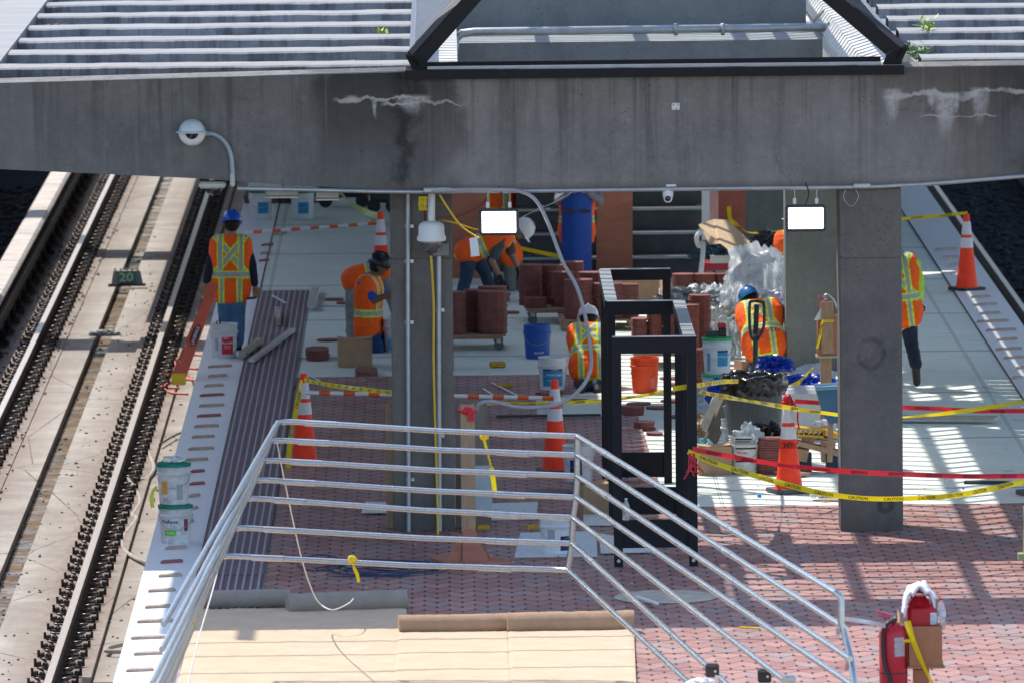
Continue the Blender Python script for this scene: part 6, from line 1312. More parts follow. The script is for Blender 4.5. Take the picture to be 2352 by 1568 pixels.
# red ring thing among plastic
c = P(1764, 700, 102.3); t = thing('bottle_pack', 'shrink wrapped bottles with a red rim in the plastic heap', 'bottle pack', c)
mb = MB(); crumple(mb, c+V3((0.05, 0, 0.05)), (0.2, 0.15, 0.12), 33, 0.35, 4, 3, flat=False); mb.build('film', mat('film_mauve', (0.42, 0.38, 0.46), 0.3, var=0.5, vs=25), t)
mb = MB(); mb.tube([c+V3((0.10*math.cos(a), -0.16, 0.07*math.sin(a)-0.02)) for a in [k*0.5 for k in range(14)]], 0.012, 6); mb.build('rim', mat('rim_red', (0.3, 0.01, 0.03), 0.4), t)
# pallet jack
Yj = G(1735, 905).y; t = thing('pallet_jack', 'pallet jack with tall dark handle in front of the bent worker', 'pallet jack', G(1735, 905))
mb = MB(); mb.tube([P(1734, 900, Yj), P(1736, 760, Yj-.05), P(1738, 700, Yj-.1)], 0.028, 10); mb.build('handle_shaft', darksteel, t)
mb = MB(); mb.tube(crom([P(1738, 800-4, Yj-.1)+V3((0, 0, 0.12)), P(1728, 778, Yj-.1), P(1722, 750, Yj-.1), P(1722, 700, Yj-.1), P(1727, 692, Yj-.1), P(1750, 694, Yj-.1), P(1755, 702, Yj-.1), P(1754, 750, Yj-.1), P(1740, 782, Yj-.1)], 6), 0.016, 8); mb.build('grip_loop', darksteel, t, smooth=True)
for s in (-1, 1): mb = MB(); mb.box(P(1735, 905, Yj)+V3((s*0.18, 0.6, 0.07)), (0.15, 1.2, 0.05)); mb.build('fork', rc, t)
# trash can with bag
b = onG(1735, 1068); Yb_ = b.y; t = thing('trash_can', 'large grey trash can lined with a black bag, centre right', 'trash can', b+V3((0, 0.3, 0)))
bc = b+V3((0, 0.30, 0)); hz = 0.83
cang = mat('can_grey', (0.085, 0.09, 0.092), 0.6, var=0.25, vs=5, stretch=(6, 6, 0.8))
pf = [(0.235, 0), (0.24, 0.02), (0.285, hz*0.9), (0.30, hz*0.91), (0.30, hz*0.96), (0.29, hz)]
mb = MB(); mb.lathe(pf, bc, 36, caps=False); mb.lathe([(0.001, 0.01), (0.24, 0.0)], bc, 36, caps=False); mb.build('can', cang, t, smooth=40)
mb = MB(); rb2 = lambda a, i: (0.02*math.sin(a*9+i)+0.018*noise.noise(V3((a*4, i, 2))))
def jb(a, i):
    k = 0.035*noise.noise(V3((math.cos(a)*3.2, math.sin(a)*3.2, i*0.9)))+0.012*math.sin(a*17+i*2)
    return (k*math.cos(a), k*math.sin(a), 0.035*noise.noise(V3((math.cos(a)*2.6, math.sin(a)*2.6, 7+i*0.35))) if i < 8 else 0)
mb.lathe([(0.30, hz-0.16), (0.315, hz-0.13), (0.325, hz-0.09), (0.322, hz-0.05), (0.325, hz-0.01), (0.318, hz+0.03), (0.30, hz+0.035), (0.27, hz+0.0), (0.26, hz-0.1), (0.20, hz-0.16), (0.02, hz-0.16)], bc, 90, caps=False, jit=jb); mb.build('bin_liner', mat('liner', (0.010, 0.010, 0.012), 0.22, spec=0.6, bump=0.5, bs=14), t, smooth=True)
# planks in the grey pail
for k, (a, b_) in enumerate((((1688, 1000), (1668, 930)), ((1700, 1000), (1687, 930)), ((1700, 1000), (1722, 922)))):
    Yg = G(1694, 1050).y+0.1; mb = MB(); mb.bar(P(*a, Yg+0.02*k), P(*b_, Yg+0.04*k), 0.075, 0.03, up=(0, 1, 0)) ; tag(mb.build('grey_plank', mat('plank_grey', (0.25, 0.28, 0.31), 0.7)), '%s grey plank sticking out of the streaked pail' % ('leftmost', 'middle', 'right leaning')[k], 'plank', 'grey planks in the pail')
bag(P(1718, 1008, G(1712, 1090).y+0.1), (0.12, 0.1, 0.13), clr, 'clear plastic sheet stuffed in the all purpose pail', 41, 0.6, sub=4, name='plastic_sheet', cat='plastic sheet')
bag(P(1760, 1005, G(1735, 1068).y-0.3), (0.17, 0.12, 0.13), MATS['bag_black'], 'black plastic bag slumped between trash can and lettered cone', 43, 0.6, sub=5, fr=3)
bag(onG(1740, 1082), (0.2, 0.15, 0.08), mat('dark_heap', (0.02, 0.024, 0.035), 0.6, var=0.6), 'dark rubbish low behind the all purpose pail', 44, 0.6, sub=5, fr=3)
p0 = P(1618, 1030, 90.5); mb = MB(); mb.bar(P(1625, 1030, 90.2), P(1668, 925, 90.6), 0.14, 0.05, up=(0.6, -1, 0)); tag(mb.build('angle_board', mat('angle_brown', (0.10, 0.075, 0.055), 0.8, var=0.3)), 'dark brown angle board leaning between the frame and the grey pail', 'board')
mb = MB(); mb.bar(P(1610, 1000, 90.7), P(1650, 915, 91), 0.12, 0.02, up=(0.3, -1, 0)); tag(mb.build('pale_board', pale), 'pale board leaning behind the brown angle board', 'board')
for k, (px, py, r0, m_, l) in enumerate(((1618, 1010, 0.16, card, 'crumpled cardboard by the right side of the frame'), (1625, 935, 0.14, wht, 'white rags right of the frame at tape height'), (1618, 900, 0.10, mat('red_can', (0.4, 0.02, 0.03)), 'small red can peeking right of the frame'), (1655, 1000, 0.09, card, 'torn cardboard beside the grey pail'), (1615, 1045, 0.10, mat('teal_scrap', (0.1, 0.3, 0.35), 0.5, var=0.6, vs=20), 'teal and white scraps in the carton by the frame'))):
    bag(onG(px, py, r0*0.5, 0.4), (r0, r0, r0*0.8), m_, l, 50+k, 0.6, sub=4, fr=3, name='scrap', cat='scrap', grp='scraps by the frame')
blue = mat('tarp_blue', (0.012, 0.055, 0.42), 0.35, var=0.15)
bag(P(1655, 905, 92.8), (0.13, 0.2, 0.16), blue, 'blue tarp bundle left of the trash can', 61, 0.5, sub=5, fr=3, name='blue_tarp', cat='tarp', grp='blue tarps')
bag(P(1778, 838, 95.2), (0.19, 0.2, 0.10), blue, 'blue tarp bump behind the trash can bag', 62, 0.4, sub=5, fr=3, name='blue_tarp', cat='tarp', grp='blue tarps')
bag(P(1850, 882, 92.0), (0.30, 0.25, 0.10), blue, 'blue tarp lying on the pale box right of the trash can', 63, 0.4, sub=5, fr=3, name='blue_tarp', cat='tarp', grp='blue tarps')
bag(P(1867, 868, 93), (0.23, 0.2, 0.15), wht, 'white sack on the blue tarp right of the trash can', 64, 0.25, sub=5, fr=2)
ribbon([P(1815, 888, 91.6), P(1835, 878, 91.6), P(1850, 862, 91.8), P(1866, 846, 92.2)], 0.06, CA, 'yellow caution tape lying over the blue tarp', yel, 'yellow caution tapes')
mb = MB(); q = onG(1862, 1012); mb.box(q+V3((0, 0.3, 0.26)), (0.52, 0.5, 0.50), bev=0.04); tag(mb.build('pale_tub', mat('tub_pale', (0.42, 0.42, 0.43), 0.6, var=0.12)), 'pale grey box under the blue tarp between cone and wheelbarrow', 'box')
# wheelbarrow
Yw = cols[1][1]+3.2; t = thing('wheelbarrow', 'blue wheelbarrow half hidden by the right column', 'wheelbarrow', P(1920, 1010, Yw))
tubm = mat('barrow_blue', (0.05, 0.14, 0.24), 0.4)
A_ = [P(1874, 893, Yw), P(1950, 888, Yw), P(1950, 970, Yw), P(1905, 972, Yw), P(1892, 955, Yw)]; mb = MB(); mb.prism(A_, (0, 0.5, 0)); mb.build('tub', tubm, t)
mb = MB(); mb.tube([P(1874, 892, Yw-.02), P(1950, 887, Yw-.02)], 0.02, 8); mb.build('rim', mat('rim_blue', (0.15, 0.3, 0.42), 0.4), t)
for q in (1908, 1940): mb = MB(); mb.bar(P(q, 970, Yw+.1), P(q-2, 1060, Yw+.1), 0.05, 0.05); mb.build('leg', wood, t)
# wooden sledge with scraps and yellow grate
Yg = G(1880, 1085).y; t = thing('timber_stack', 'pile of timber offcuts on blocks left of the right column', 'timber', G(1880, 1085))
for a, b_, w2, h2 in (((1822, 1012), (1930, 1040), 0.25, 0.05), ((1845, 1000), (1870, 1012), 0.12, 0.08), ((1885, 1018), (1918, 1022), 0.12, 0.08), ((1830, 1040), (1855, 1045), 0.2, 0.12), ((1868, 1005), (1900, 995), 0.08, 0.04)):
    mb = MB(); mb.bar(P(*a, Yg), P(*b_, Yg), w2, h2, up=(0, 0, 1)); mb.build('offcut', wood, t)
for q in (1850, 1912): mb = MB(); mb.box(P(q, 1062, Yg)+V3((0, .05, 0)), (0.12, 0.2, 0.18)); mb.build('block', mat('block_blue', (0.03, 0.05, 0.08), 0.8), t)
c0, c1 = P(1822, 985, Yg-0.05), P(1925, 990, Yg-0.05); t = thing('yellow_grate', 'yellow slotted tray on top of timber offcuts by the right column', 'tray', c0)
yg = mat('grate_yellow', (0.55, 0.30, 0.02), 0.6)
mb = MB(); mb.bar(c0+V3((0, 0, -0.045)), c1+V3((-0.1, 0, -0.045)), 0.2, 0.02); mb.bar(c0+V3((0, 0, 0.02)), c1+V3((-0.14, 0, 0.02)), 0.2, 0.015)
for k in range(7): p = c0.lerp(c1-V3((0.14, 0, 0)), k/6); mb.box(p+V3((0, 0, -0.01)), (0.015, 0.2, 0.06))
mb.build('grating', yg, t)
mb = MB(); mb.prism([c1+V3((-0.14, -.1, 0.03)), c1+V3((-0.14, -.1, -0.055)), c1+V3((0.0, -.1, -0.055)), c1+V3((0.0, -.1, -0.02))], (0, 0.2, 0)); mb.build('lip', yg, t)
bottle(0, 0, 'crushed clear bottle lying on the yellow tray', lying=True, base=P(1868, 978, Yg-0.05), h=0.22)
# ---- loose stones and grit (uncountable)
def stones(name, x0, x1, y0, y1, n, r0, r1, z, m, lab):
    b = bmesh.new(); bmesh.ops.create_icosphere(b, subdivisions=1, radius=1); tv = [v.co.copy() for v in b.verts]; b.verts.index_update(); tf = [[v.index for v in f.verts] for f in b.faces]; b.free()
    vs = []; fs = []
    for i in range(n):
        r = rnd.uniform(r0, r1); c = V3((rnd.uniform(x0, x1), rnd.uniform(y0, y1), z+r*0.3)); k = len(vs); s_ = (rnd.uniform(.7, 1.4), rnd.uniform(.7, 1.4), rnd.uniform(.5, .9))
        vs += [c+V3((v.x*r*s_[0], v.y*r*s_[1], v.z*r*s_[2])) for v in tv]; fs += [[q+k for q in f] for f in tf]
    me = bpy.data.meshes.new(name); me.from_pydata([tuple(v) for v in vs], [], fs); KEEP.add(name)
    return tag(link(name, me, m), lab, None, None, 'stuff')
bst = mat('stone_dark', (0.04, 0.042, 0.042), 0.95, var=0.6, vs=3, spec=0.1); grit_m = mat('grit', (0.16, 0.13, 0.10), 0.95, var=0.5, vs=9)
stones('ballast_stones', -8.5, r0x_-0.02, 82, 140, 5000, 0.03, 0.075, -1.1, bst, None)
stones('ballast_stones', XR+0.05, 10.5, 84, 140, 4000, 0.03, 0.07, -1.1, bst, None)
stones('grit', RX1+0.3, XL-0.02, 74, 130, 900, 0.006, 0.02, -1.05, grit_m, None)
stones('grit', RX1-0.36, RX1+0.36, 84, 135, 700, 0.008, 0.025, -1.005, grit_m, None)
stones('grit', XT+0.1, XRi-0.1, 74, 88, 420, 0.004, 0.012, 0.028, mat('sand_grain', (0.4, 0.34, 0.28), 0.95, var=0.5), None)
# ---- more site clutter between the black frame and the right column
def lump(px, py, dx, r0, m_, l, seed, nm='scrap', ct='scrap', grp='scraps by the frame', am=0.5):
    return bag(onG(px, py, r0[2]*0.55, dx), r0, m_, l, seed, am, sub=4, fr=2.6, name=nm, cat=ct, grp=grp)
for k, (a, b_, w_, m_, l) in enumerate((((1606, 862), (1650, 866), 0.12, wood, 'short timber under the lower green lidded pail'), ((1604, 952), (1660, 945), 0.10, pale, 'pale timber right of the frame at tape level'), ((1790, 1085), (1850, 1092), 0.16, wood, 'timber offcut right of the all purpose pail'), ((1600, 880), (1640, 884), 0.08, card, 'cardboard strip right of the frame'), ((1604, 1010), (1640, 1003), 0.09, card, 'cardboard strip beside the brown carton'), ((1676, 884), (1715, 880), 0.10, steel, 'metal strip between pails and trash can'))):
    plank(a, b_, w_, 0.03, m_, 'offcut', l, 'offcut', 'offcuts by the trash can', z=0.01+0.002*k)
lump(1600, 970, 0.5, (0.14, 0.14, 0.10), wht, 'crumpled white wrapping right of the frame', 71)
lump(1636, 985, 0.3, (0.12, 0.12, 0.10), card, 'brown paper sack beside the brown angle board', 72)
lump(1606, 1040, 0.6, (0.10, 0.10, 0.14), card, 'folded cardboard behind the brown carton', 73)
lump(1665, 760, 0.3, (0.16, 0.14, 0.12), mat('bag_sky', (0.30, 0.42, 0.50), 0.4, var=0.3, vs=8), 'pale blue bag in the plastic heap', 74, 'plastic_bag', 'bag', 'white plastic sheeting')
lump(1690, 700, 0.3, (0.2, 0.2, 0.2), wht, 'white plastic bag left of the red rimmed pack', 75, 'plastic_bag', 'bag', 'white plastic sheeting', 0.3)
lump(1800, 720, 0.2, (0.2, 0.2, 0.25), wht, 'white plastic bag against the grey column', 76, 'plastic_bag', 'bag', 'white plastic sheeting', 0.3)
lump(1640, 850, 0.4, (0.14, 0.12, 0.08), mat('scrap_grey', (0.24, 0.26, 0.27), 0.5), 'grey scrap by the upper pail foot', 77)
lump(1560, 712, 0.2, (0.2, 0.2, 0.10), mat('scrap_tan', (0.35, 0.26, 0.18), 0.8, var=0.4, vs=12), 'tan wrapping beside the frame top', 78)
bucket(1806, 850, 'green banded white pail squeezed behind the bent worker and column', 'white', label=[(-0.12, 0.12, 0.1, 0.2, lid_g2)], lid=None, open_in=mort)
bucket(1800, 790, 'white pail with sky blue lid beside the grey column', 'white', lid=mat('label_sky', (0.1, 0.45, 0.7)))
for k, (px, py, n) in enumerate(((1612, 1075, 2), (1785, 905, 4), (1600, 925, 2), (1622, 870, 3))):
    stack(px, py, n, 'few red pavers lying %s' % ('at the foot of the brown carton', 'between trash can and white sack', 'just right of the frame at tape height', 'under the lidded pails')[k], wide=0.12, rz=0.2*k)
# splashes of mortar on the slab and pavers
sp_m = mat('mortar_splash', (0.42, 0.42, 0.40), 0.9, var=0.3, vs=20)

def film(px, py, Y, w_, h_, m_, lab, seed, tilt=0.5, nm='plastic_sheet', ct='plastic sheet', grp='white plastic sheeting'):
    c = P(px, py, Y); mb = MB(); vs = []; fs = []; n = 34
    for j in range(n+1):
        for i in range(n+1):
            u, v = i/n-.5, j/n-.5; a = noise.noise(V3((u*4+v*1.5, v*1.2, seed))); f_ = (1-abs(noise.noise(V3((u*5.5+a, v*1.6-a, seed+5)))))**3; f2 = (1-abs(noise.noise(V3((u*11+a, v*5, seed+9)))))**3
            e = 1+0.18*noise.noise(V3((v*5, seed, 0 if u < 0 else 3)))
            vs.append(c+V3((u*w_*e, v*h_*tilt*1.2+0.10*f_+0.03*f2, v*h_+0.10*f_*w_+0.03*f2+0.12*h_*math.cos(u*3))))
    for j in range(n):
        for i in range(n): k = j*(n+1)+i; fs.append((k, k+1, k+n+2, k+n+1))
    mb._add(vs, fs); o = tag(mb.build(nm, m_, smooth=40), lab, ct, grp); return o
film(1738, 640, 103.0, 0.62, 0.5, wht, 'creased white sheet over the heap below the leaning cardboard', 3, 0.9)
film(1790, 690, 102.4, 0.34, 0.6, wht, 'creased white sheet hanging beside the grey column', 8, 0.5)
film(1700, 720, 102.0, 0.5, 0.42, wht, 'creased white sheet above the blue helmet', 13, 0.8)
film(1665, 790, 99.6, 0.36, 0.34, grb, 'grey creased sheet left of the bent worker', 21, 0.6)
film(1625, 690, 102.2, 0.4, 0.22, mat('film_pale', (0.5, 0.55, 0.56), 0.3, var=0.2, vs=8), 'pale creased wrap over the scraps by the frame top', 25, 0.9)
for k, (a, b_, l) in enumerate((((1700, 600), (1712, 640), 'upright pale strip poking from the plastic heap'), ((1640, 672), (1700, 664), 'timber lath across the far paver block'), ((1760, 800), (1800, 806), 'metal trowel by the orange pail'))):
    mb = MB(); mb.bar(P(*a, 104), P(*b_, 103.8), 0.05, 0.02); tag(mb.build('lath', (wht, wood, steel)[k]), l, 'lath', 'laths in the clutter')
# ================================================================ PEOPLE
TS = bpy.data.scenes.new('workbench')
def evald(o):
    vl = TS.view_layers[0]
    with bpy.context.temp_override(scene=TS, view_layer=vl):
        dg = bpy.context.evaluated_depsgraph_get(); dg.update(); return bpy.data.meshes.new_from_object(o.evaluated_get(dg))
def fuse(mb, name, m, parent, vox=0.011, folds=0.0, seed=0, dye=None):
    bmesh.ops.recalc_face_normals(mb.bm, faces=mb.bm.faces[:])
    me = bpy.data.meshes.new('tmp'); mb.bm.to_mesh(me); mb.bm.free(); o = bpy.data.objects.new('tmp', me); TS.collection.objects.link(o)
    r = o.modifiers.new('r', 'REMESH'); r.mode = 'VOXEL'; r.voxel_size = vox
    s = o.modifiers.new('s', 'SMOOTH'); s.factor = 0.6; s.iterations = 3
    me2 = evald(o); bpy.data.objects.remove(o); bpy.data.meshes.remove(me)
    if folds:
        cs = [v.co.copy() for v in me2.vertices]; ns_ = [v.normal.copy() for v in me2.vertices]; out_ = []
        for q, nn_ in zip(cs, ns_):
            n_ = noise.fractal(V3((q.x*9+seed, q.y*9, q.z*6)), 0.8, 2.0, 3); rg = 1-abs(noise.noise(V3((q.x*7+seed, q.y*7, q.z*13))))*2
            q = q + nn_*(folds*(n_*0.6+rg*0.4)); out_ += [q.x, q.y, q.z]
        me2.vertices.foreach_set('co', out_); me2.update()
    if dye:
        at = me2.color_attributes.new('dye', 'FLOAT_COLOR', 'POINT'); no = [v.normal.copy() for v in me2.vertices]
        cl_ = []
        for v, q in zip(me2.vertices, no): cl_ += list(dye(v.co, q)) + [1]
        at.data.foreach_set('color', cl_)
    me2.polygons.foreach_set('use_smooth', [True]*len(me2.polygons)); me2.name = name
    return link(name, me2, m, parent)
OR_, LI, SI = (1.0, 0.12, 0.008), (0.62, 0.92, 0.02), (0.38, 0.39, 0.36)
vest_m = vcmat('vest_cloth', 0.8, bump=0.15, bs=120)
def hand(mb, wr, d, side, r=0.0085, curl=0.5):
    d = V3(d).normalized(); n = d.cross(V3((0, -1, 0.2))); n = n.normalized() if n.length > 0.1 else V3((1, 0, 0)); pn = n.cross(d).normalized()
    mb.cone(wr, 0.024, wr+d*0.045, 0.03); mb.cone(wr+d*0.045-n*0.016, 0.02, wr+d*0.085-n*0.022, 0.016); mb.cone(wr+d*0.045+n*0.016, 0.02, wr+d*0.085+n*0.022, 0.016)
    for k, L in enumerate((0.062, 0.072, 0.068, 0.052)):
        a = wr+d*0.088+n*(-0.030+0.020*k); b = a+d*L*0.55+pn*L*0.2*curl; c = b+d*L*0.3+pn*L*0.55*curl; mb.cone(a, r+.001, b, r); mb.cone(b, r, c, r-.0015)
    a = wr+d*0.03-n*0.026*side; b = a-n*0.03*side+d*0.03; mb.cone(a, 0.012, b, 0.010); mb.cone(b, 0.010, b+d*0.032+pn*0.008, 0.008)
def person(lab, Y, J, skin=(0.30, 0.17, 0.11), shirt=(0.02, 0.03, 0.06), pants=(0.05, 0.10, 0.18), helmet=(0.02, 0.08, 0.4), sleeves='long', boots=(0.05, 0.04, 0.035), vest=True, back=True, vstyle='x', hr=1.0, face=None, brim=None, gloves=None, hood=None, vtext=None, hide=(), thick=1.0, hh=0.0, pants2=None):
    j = {k: P(v[0], v[1], Y+(v[2] if len(v) > 2 else 0)) for k, v in J.items()}
    fl = min(j['aL'].z, j['aR'].z); base = V3((j['pel'].x, Y, 0))
    t = thing('person', lab, 'person', base)
    sk = mat('skin_%s' % cname(skin), skin, 0.6, var=0.1, vs=20)
    up = (j['neck']-j['pel']).normalized(); rt = (j['sR']-j['sL']); rt = (rt-up*rt.dot(up)).normalized(); fw = up.cross(rt)    # fw = away from viewer when seen from behind
    k_ = thick
    def torso(mb, g_=0.0, lo=0.0, hi=1.0, belly=0.0):
        L = (j['neck']-j['pel']).length; sw = (j['sR']-j['sL']).length/2
        prof = [(0.0, 0.085, 0.125), (0.18, 0.075, 0.12), (0.38, 0.07, 0.115), (0.58, 0.085, 0.122), (0.76, 0.105, 0.118), (0.88, min(sw, 0.13), 0.085)]
        for f_, hw, r_ in prof:
            if f_ < lo-0.01 or f_ > hi+0.01: continue
            c = j['pel'].lerp(j['neck'], f_); mb.cone(c-rt*hw*k_, r_*k_+g_, c+rt*hw*k_, r_*k_+g_)
        for a, b in zip(prof[:-1], prof[1:]):
            if a[0] < lo-0.01 or b[0] > hi+0.01: continue
            for s in (-1, 0, 1): mb.cone(j['pel'].lerp(j['neck'], a[0])+rt*s*a[1]*k_, a[2]*k_+g_, j['pel'].lerp(j['neck'], b[0])+rt*s*b[1]*k_, b[2]*k_+g_)
    def limb(mb, a, b, ra, rb, g_=0.0): mb.cone(j[a], ra+g_, j[b], rb+g_)
    hd = j['head']; hu = (hd-j['neck']).normalized(); 
    if 'hu' in J: hu = V3(J['hu']).normalized()
    f3 = V3(face).normalized() if face else -fw*(-1)
    f3 = (f3-hu*f3.dot(hu)).normalized(); hx = hu.cross(f3).normalized(); HM = Matrix((hx, f3, hu)).transposed()
    # body: one continuous surface
    mb = MB(); torso(mb)
    mb.cone(j['neck']-up*0.03, 0.06, hd-hu*0.03, 0.05)
    mb.ball(hd, 0.1*hr, 3, (0.78, 0.95, 1.12), HM); mb.ball(hd+f3*0.03-hu*0.055, 0.062*hr, 2, (0.85, 0.95, 0.9), HM)
    mb.cone(hd+f3*0.088-hu*0.005, 0.010, hd+f3*0.108-hu*0.028, 0.014)          # nose
    mb.cone(hd+f3*0.082-hu*0.062-hx*0.016, 0.009, hd+f3*0.082-hu*0.062+hx*0.016, 0.009)   # mouth
    for s in (-1, 1): mb.ball(hd+hx*s*0.079-hu*0.01, 0.024, 2, (0.5, 0.8, 1.2), HM); mb.ball(hd+hx*s*0.03+f3*0.082+hu*0.012, 0.013, 1)
    for s in 'LR':
        mb.cone(j['neck'].lerp(j['s'+s], 0.35), 0.07, j['s'+s], 0.062); limb(mb, 's'+s, 'e'+s, 0.055, 0.043); limb(mb, 'e'+s, 'w'+s, 0.042, 0.027)
        limb(mb, 'h'+s, 'k'+s, 0.085, 0.06); limb(mb, 'k'+s, 'a'+s, 0.058, 0.038); limb(mb, 'a'+s, 't'+s, 0.035, 0.03); mb.cone(j['pel'], 0.1, j['h'+s], 0.09)
        dd = (j['w'+s]-j['e'+s]).normalized()
        if 'f'+s in j: dd = (j['f'+s]-j['w'+s]).normalized()
        if not gloves: hand(mb, j['w'+s], dd, 1 if s == 'R' else -1)
    fuse(mb, 'body', sk, t, 0.0095)
    cm = mat('trousers_%s' % cname(pants), pants, 0.9, var=0.3, vs=10, bump=0.2, bs=150)
    mb = MB(); torso(mb, 0.012, 0.0, 0.19)
    for s in 'LR':
        mb.cone(j['pel'], 0.115*k_, j['h'+s], 0.105*k_); limb(mb, 'h'+s, 'k'+s, 0.098, 0.076); limb(mb, 'k'+s, 'a'+s, 0.074, 0.066)
        mb.cone(j['a'+s], 0.066, j['a'+s].lerp(j['k'+s], 0.06), 0.070)
    fuse(mb, 'trousers', cm, t, 0.011, 0.010, 3)
    sm_ = mat('shirt_%s' % cname(shirt), shirt, 0.9, var=0.15, vs=14, bump=0.2, bs=120)
    mb = MB(); torso(mb, 0.012, 0.0 if sleeves != 'none' else 0.17, 1.0)
    for s in 'LR':
        mb.cone(j['neck'].lerp(j['s'+s], 0.3), 0.075, j['s'+s], 0.074)
        if sleeves == 'long': limb(mb, 's'+s, 'e'+s, 0.066, 0.056); mb.cone(j['e'+s], 0.056, j['e'+s].lerp(j['w'+s], 0.9), 0.042)
        else: mb.cone(j['s'+s], 0.07, j['s'+s].lerp(j['e'+s], 0.75), 0.064)
    if hood: mb.cone(j['neck'], 0.08, j['neck']+hu*0.03, 0.075)
    fuse(mb, 'shirt', sm_, t, 0.011, 0.009, 5)
    bo = mat('boots_%s' % cname(boots), boots, 0.8, var=0.3, vs=20)
    for s in 'LR':
        mb = MB(); a, b = j['a'+s], j['t'+s]; mb.cone(a+(j['k'+s]-a).normalized()*0.07, 0.052, a, 0.05); mb.cone(a, 0.05, b, 0.042); mb.cone(a-(b-a).normalized()*0.04, 0.042, a, 0.045); fuse(mb, 'boot', bo, t, 0.010)
        if gloves:
            gm = mat('gloves', gloves, 0.8); mb = MB(); dd = (j['w'+s]-j['e'+s]).normalized(); hand(mb, j['w'+s], dd, 1 if s == 'R' else -1, 0.0115); mb.cone(j['w'+s]-dd*0.03, 0.036, j['w'+s], 0.034); fuse(mb, 'glove', gm, t, 0.008)
    if vest:
        L = (j['neck']-j['pel']).length; org = j['pel']
        def dye(co, n):
            q = co-org; u = q.dot(rt); v = q.dot(up)/L; w_ = q.dot(fw); m = v*L; onback = (w_ < 0) == back; c = OR_
            def band(d, hs=0.026, hl=0.04): return SI if abs(d) < hs else (LI if abs(d) < hl else None)
            r_ = None
            if vstyle == 'side':
                r_ = band(m-0.15)
                if r_ is None: r_ = band(abs(u)-0.105) if v > 0.3 else None
            else:
                if v > 0.22*0.46/L:
                    if vstyle == 'x' and onback:
                        top = L*0.98; lo_ = 0.22; sl_ = (top-lo_)
                        for s in (1, -1):
                            d = (u - s*(-0.13+0.26*(m-lo_)/sl_))*0.82; 
                            if s == 1: r_ = band(d) or r_
                            else: r_ = r_ or band(d)
                    r_ = (band(abs(u)-0.115, 0.022, 0.036) if abs(u) > 0.07 else None) or r_
                r2 = band(m-0.155)
                r_ = r2 or r_
                if m < 0.115 and band(abs(u)-0.10, 0.018, 0.032): r_ = band(abs(u)-0.10, 0.018, 0.032)
            if m < -0.185: r_ = LI
            return r_ or c
        mb = MB(); torso(mb, 0.027, -0.02, 0.9)
        mb.cone(j['pel']-up*0.05-rt*0.08, 0.145*k_, j['pel']-up*0.05+rt*0.08, 0.145*k_)
        for s in 'LR': mb.cone(j['neck'].lerp(j['s'+s], 0.35)-up*0.01, 0.085, j['neck'].lerp(j['s'+s], 0.88)-up*0.015, 0.076)
        fuse(mb, 'safety_vest', vest_m, t, 0.0095, 0.008, 9, dye)
        if vtext:
            tm = mat('marker_purple', (0.10, 0.02, 0.16), 0.8); sg = -1 if back else 1; mb = MB()
            bw = fw*(-1); 
            def fn(x, y):
                u = x; r0 = 0.12*k_+0.034; hw = 0.08*k_; d = r0 if abs(u) < hw else math.sqrt(max(r0*r0-(abs(u)-hw)**2, 0)); return org+up*(0.055+y)+rt*(u+vtext[1])+bw*(d+0.008)
            put_text(mb, vtext[0], 0.07, fn, 1.0); mb.build('lettering', tm, t)
    hm = mat('helmet_%s' % cname(helmet), helmet, 0.3, var=0.05) if helmet else None
    if helmet:
        hc = hd+hu*(0.035+hh); mb = MB(); pr = [(0.001, 0.115), (0.045, 0.108), (0.085, 0.085), (0.11, 0.045), (0.118, 0.0), (0.118, -0.02), (0.128, -0.026), (0.126, -0.03), (0.108, -0.025), (0.10, 0.0)]
        mb.lathe([(a*1.0, b) for a, b in pr], hc, 30, HM @ Matrix.Diagonal((0.94, 1.12, 1.0)), caps=False)
        mb.build('hard_hat', hm, t, smooth=50)
        mb = MB(); vs = []; n = 12
        for q in range(n+1):
            a = math.pi*(0.18+0.64*q/n); vs += [hc+HM @ V3((0.118*math.cos(a)*0.94, 0.118*math.sin(a)*1.12, -0.022)), hc+HM @ V3((0.14*math.cos(a), 0.118*math.sin(a)*1.12+0.05*math.sin(a), -0.034))]
        mb._add(vs, [(2*q, 2*q+1, 2*q+3, 2*q+2) for q in range(n)]); mb.build('brim', hm, t, smooth=True)
        mb = MB(); mb.tube([hc+HM @ V3((0.0, y_, z_)) for y_, z_ in ((-0.11, 0.06), (-0.06, 0.108), (0, 0.122), (0.06, 0.108), (0.11, 0.06))], 0.012, 8); mb.build('ridge', hm, t, smooth=True)
        mb = MB(); mb.ball(hd-f3*0.02-hu*0.01, 0.1, 3, (0.86, 0.88, 0.95), HM); mb.build('hair', mat('hair_dark', (0.012, 0.009, 0.008), 0.7, bump=0.5), t, smooth=True)
        if face:
            for s in (-1, 1): mb = MB(); mb.ball(hd+hx*s*0.03+f3*0.092+hu*0.012, 0.010, 1); mb.build('eye', black_pl, t)
    if 'extra' in J: pass
    return t, j
navy = (0.012, 0.018, 0.04); jean = (0.06, 0.15, 0.27); grey = (0.24, 0.24, 0.24); dkj = (0.03, 0.055, 0.10)
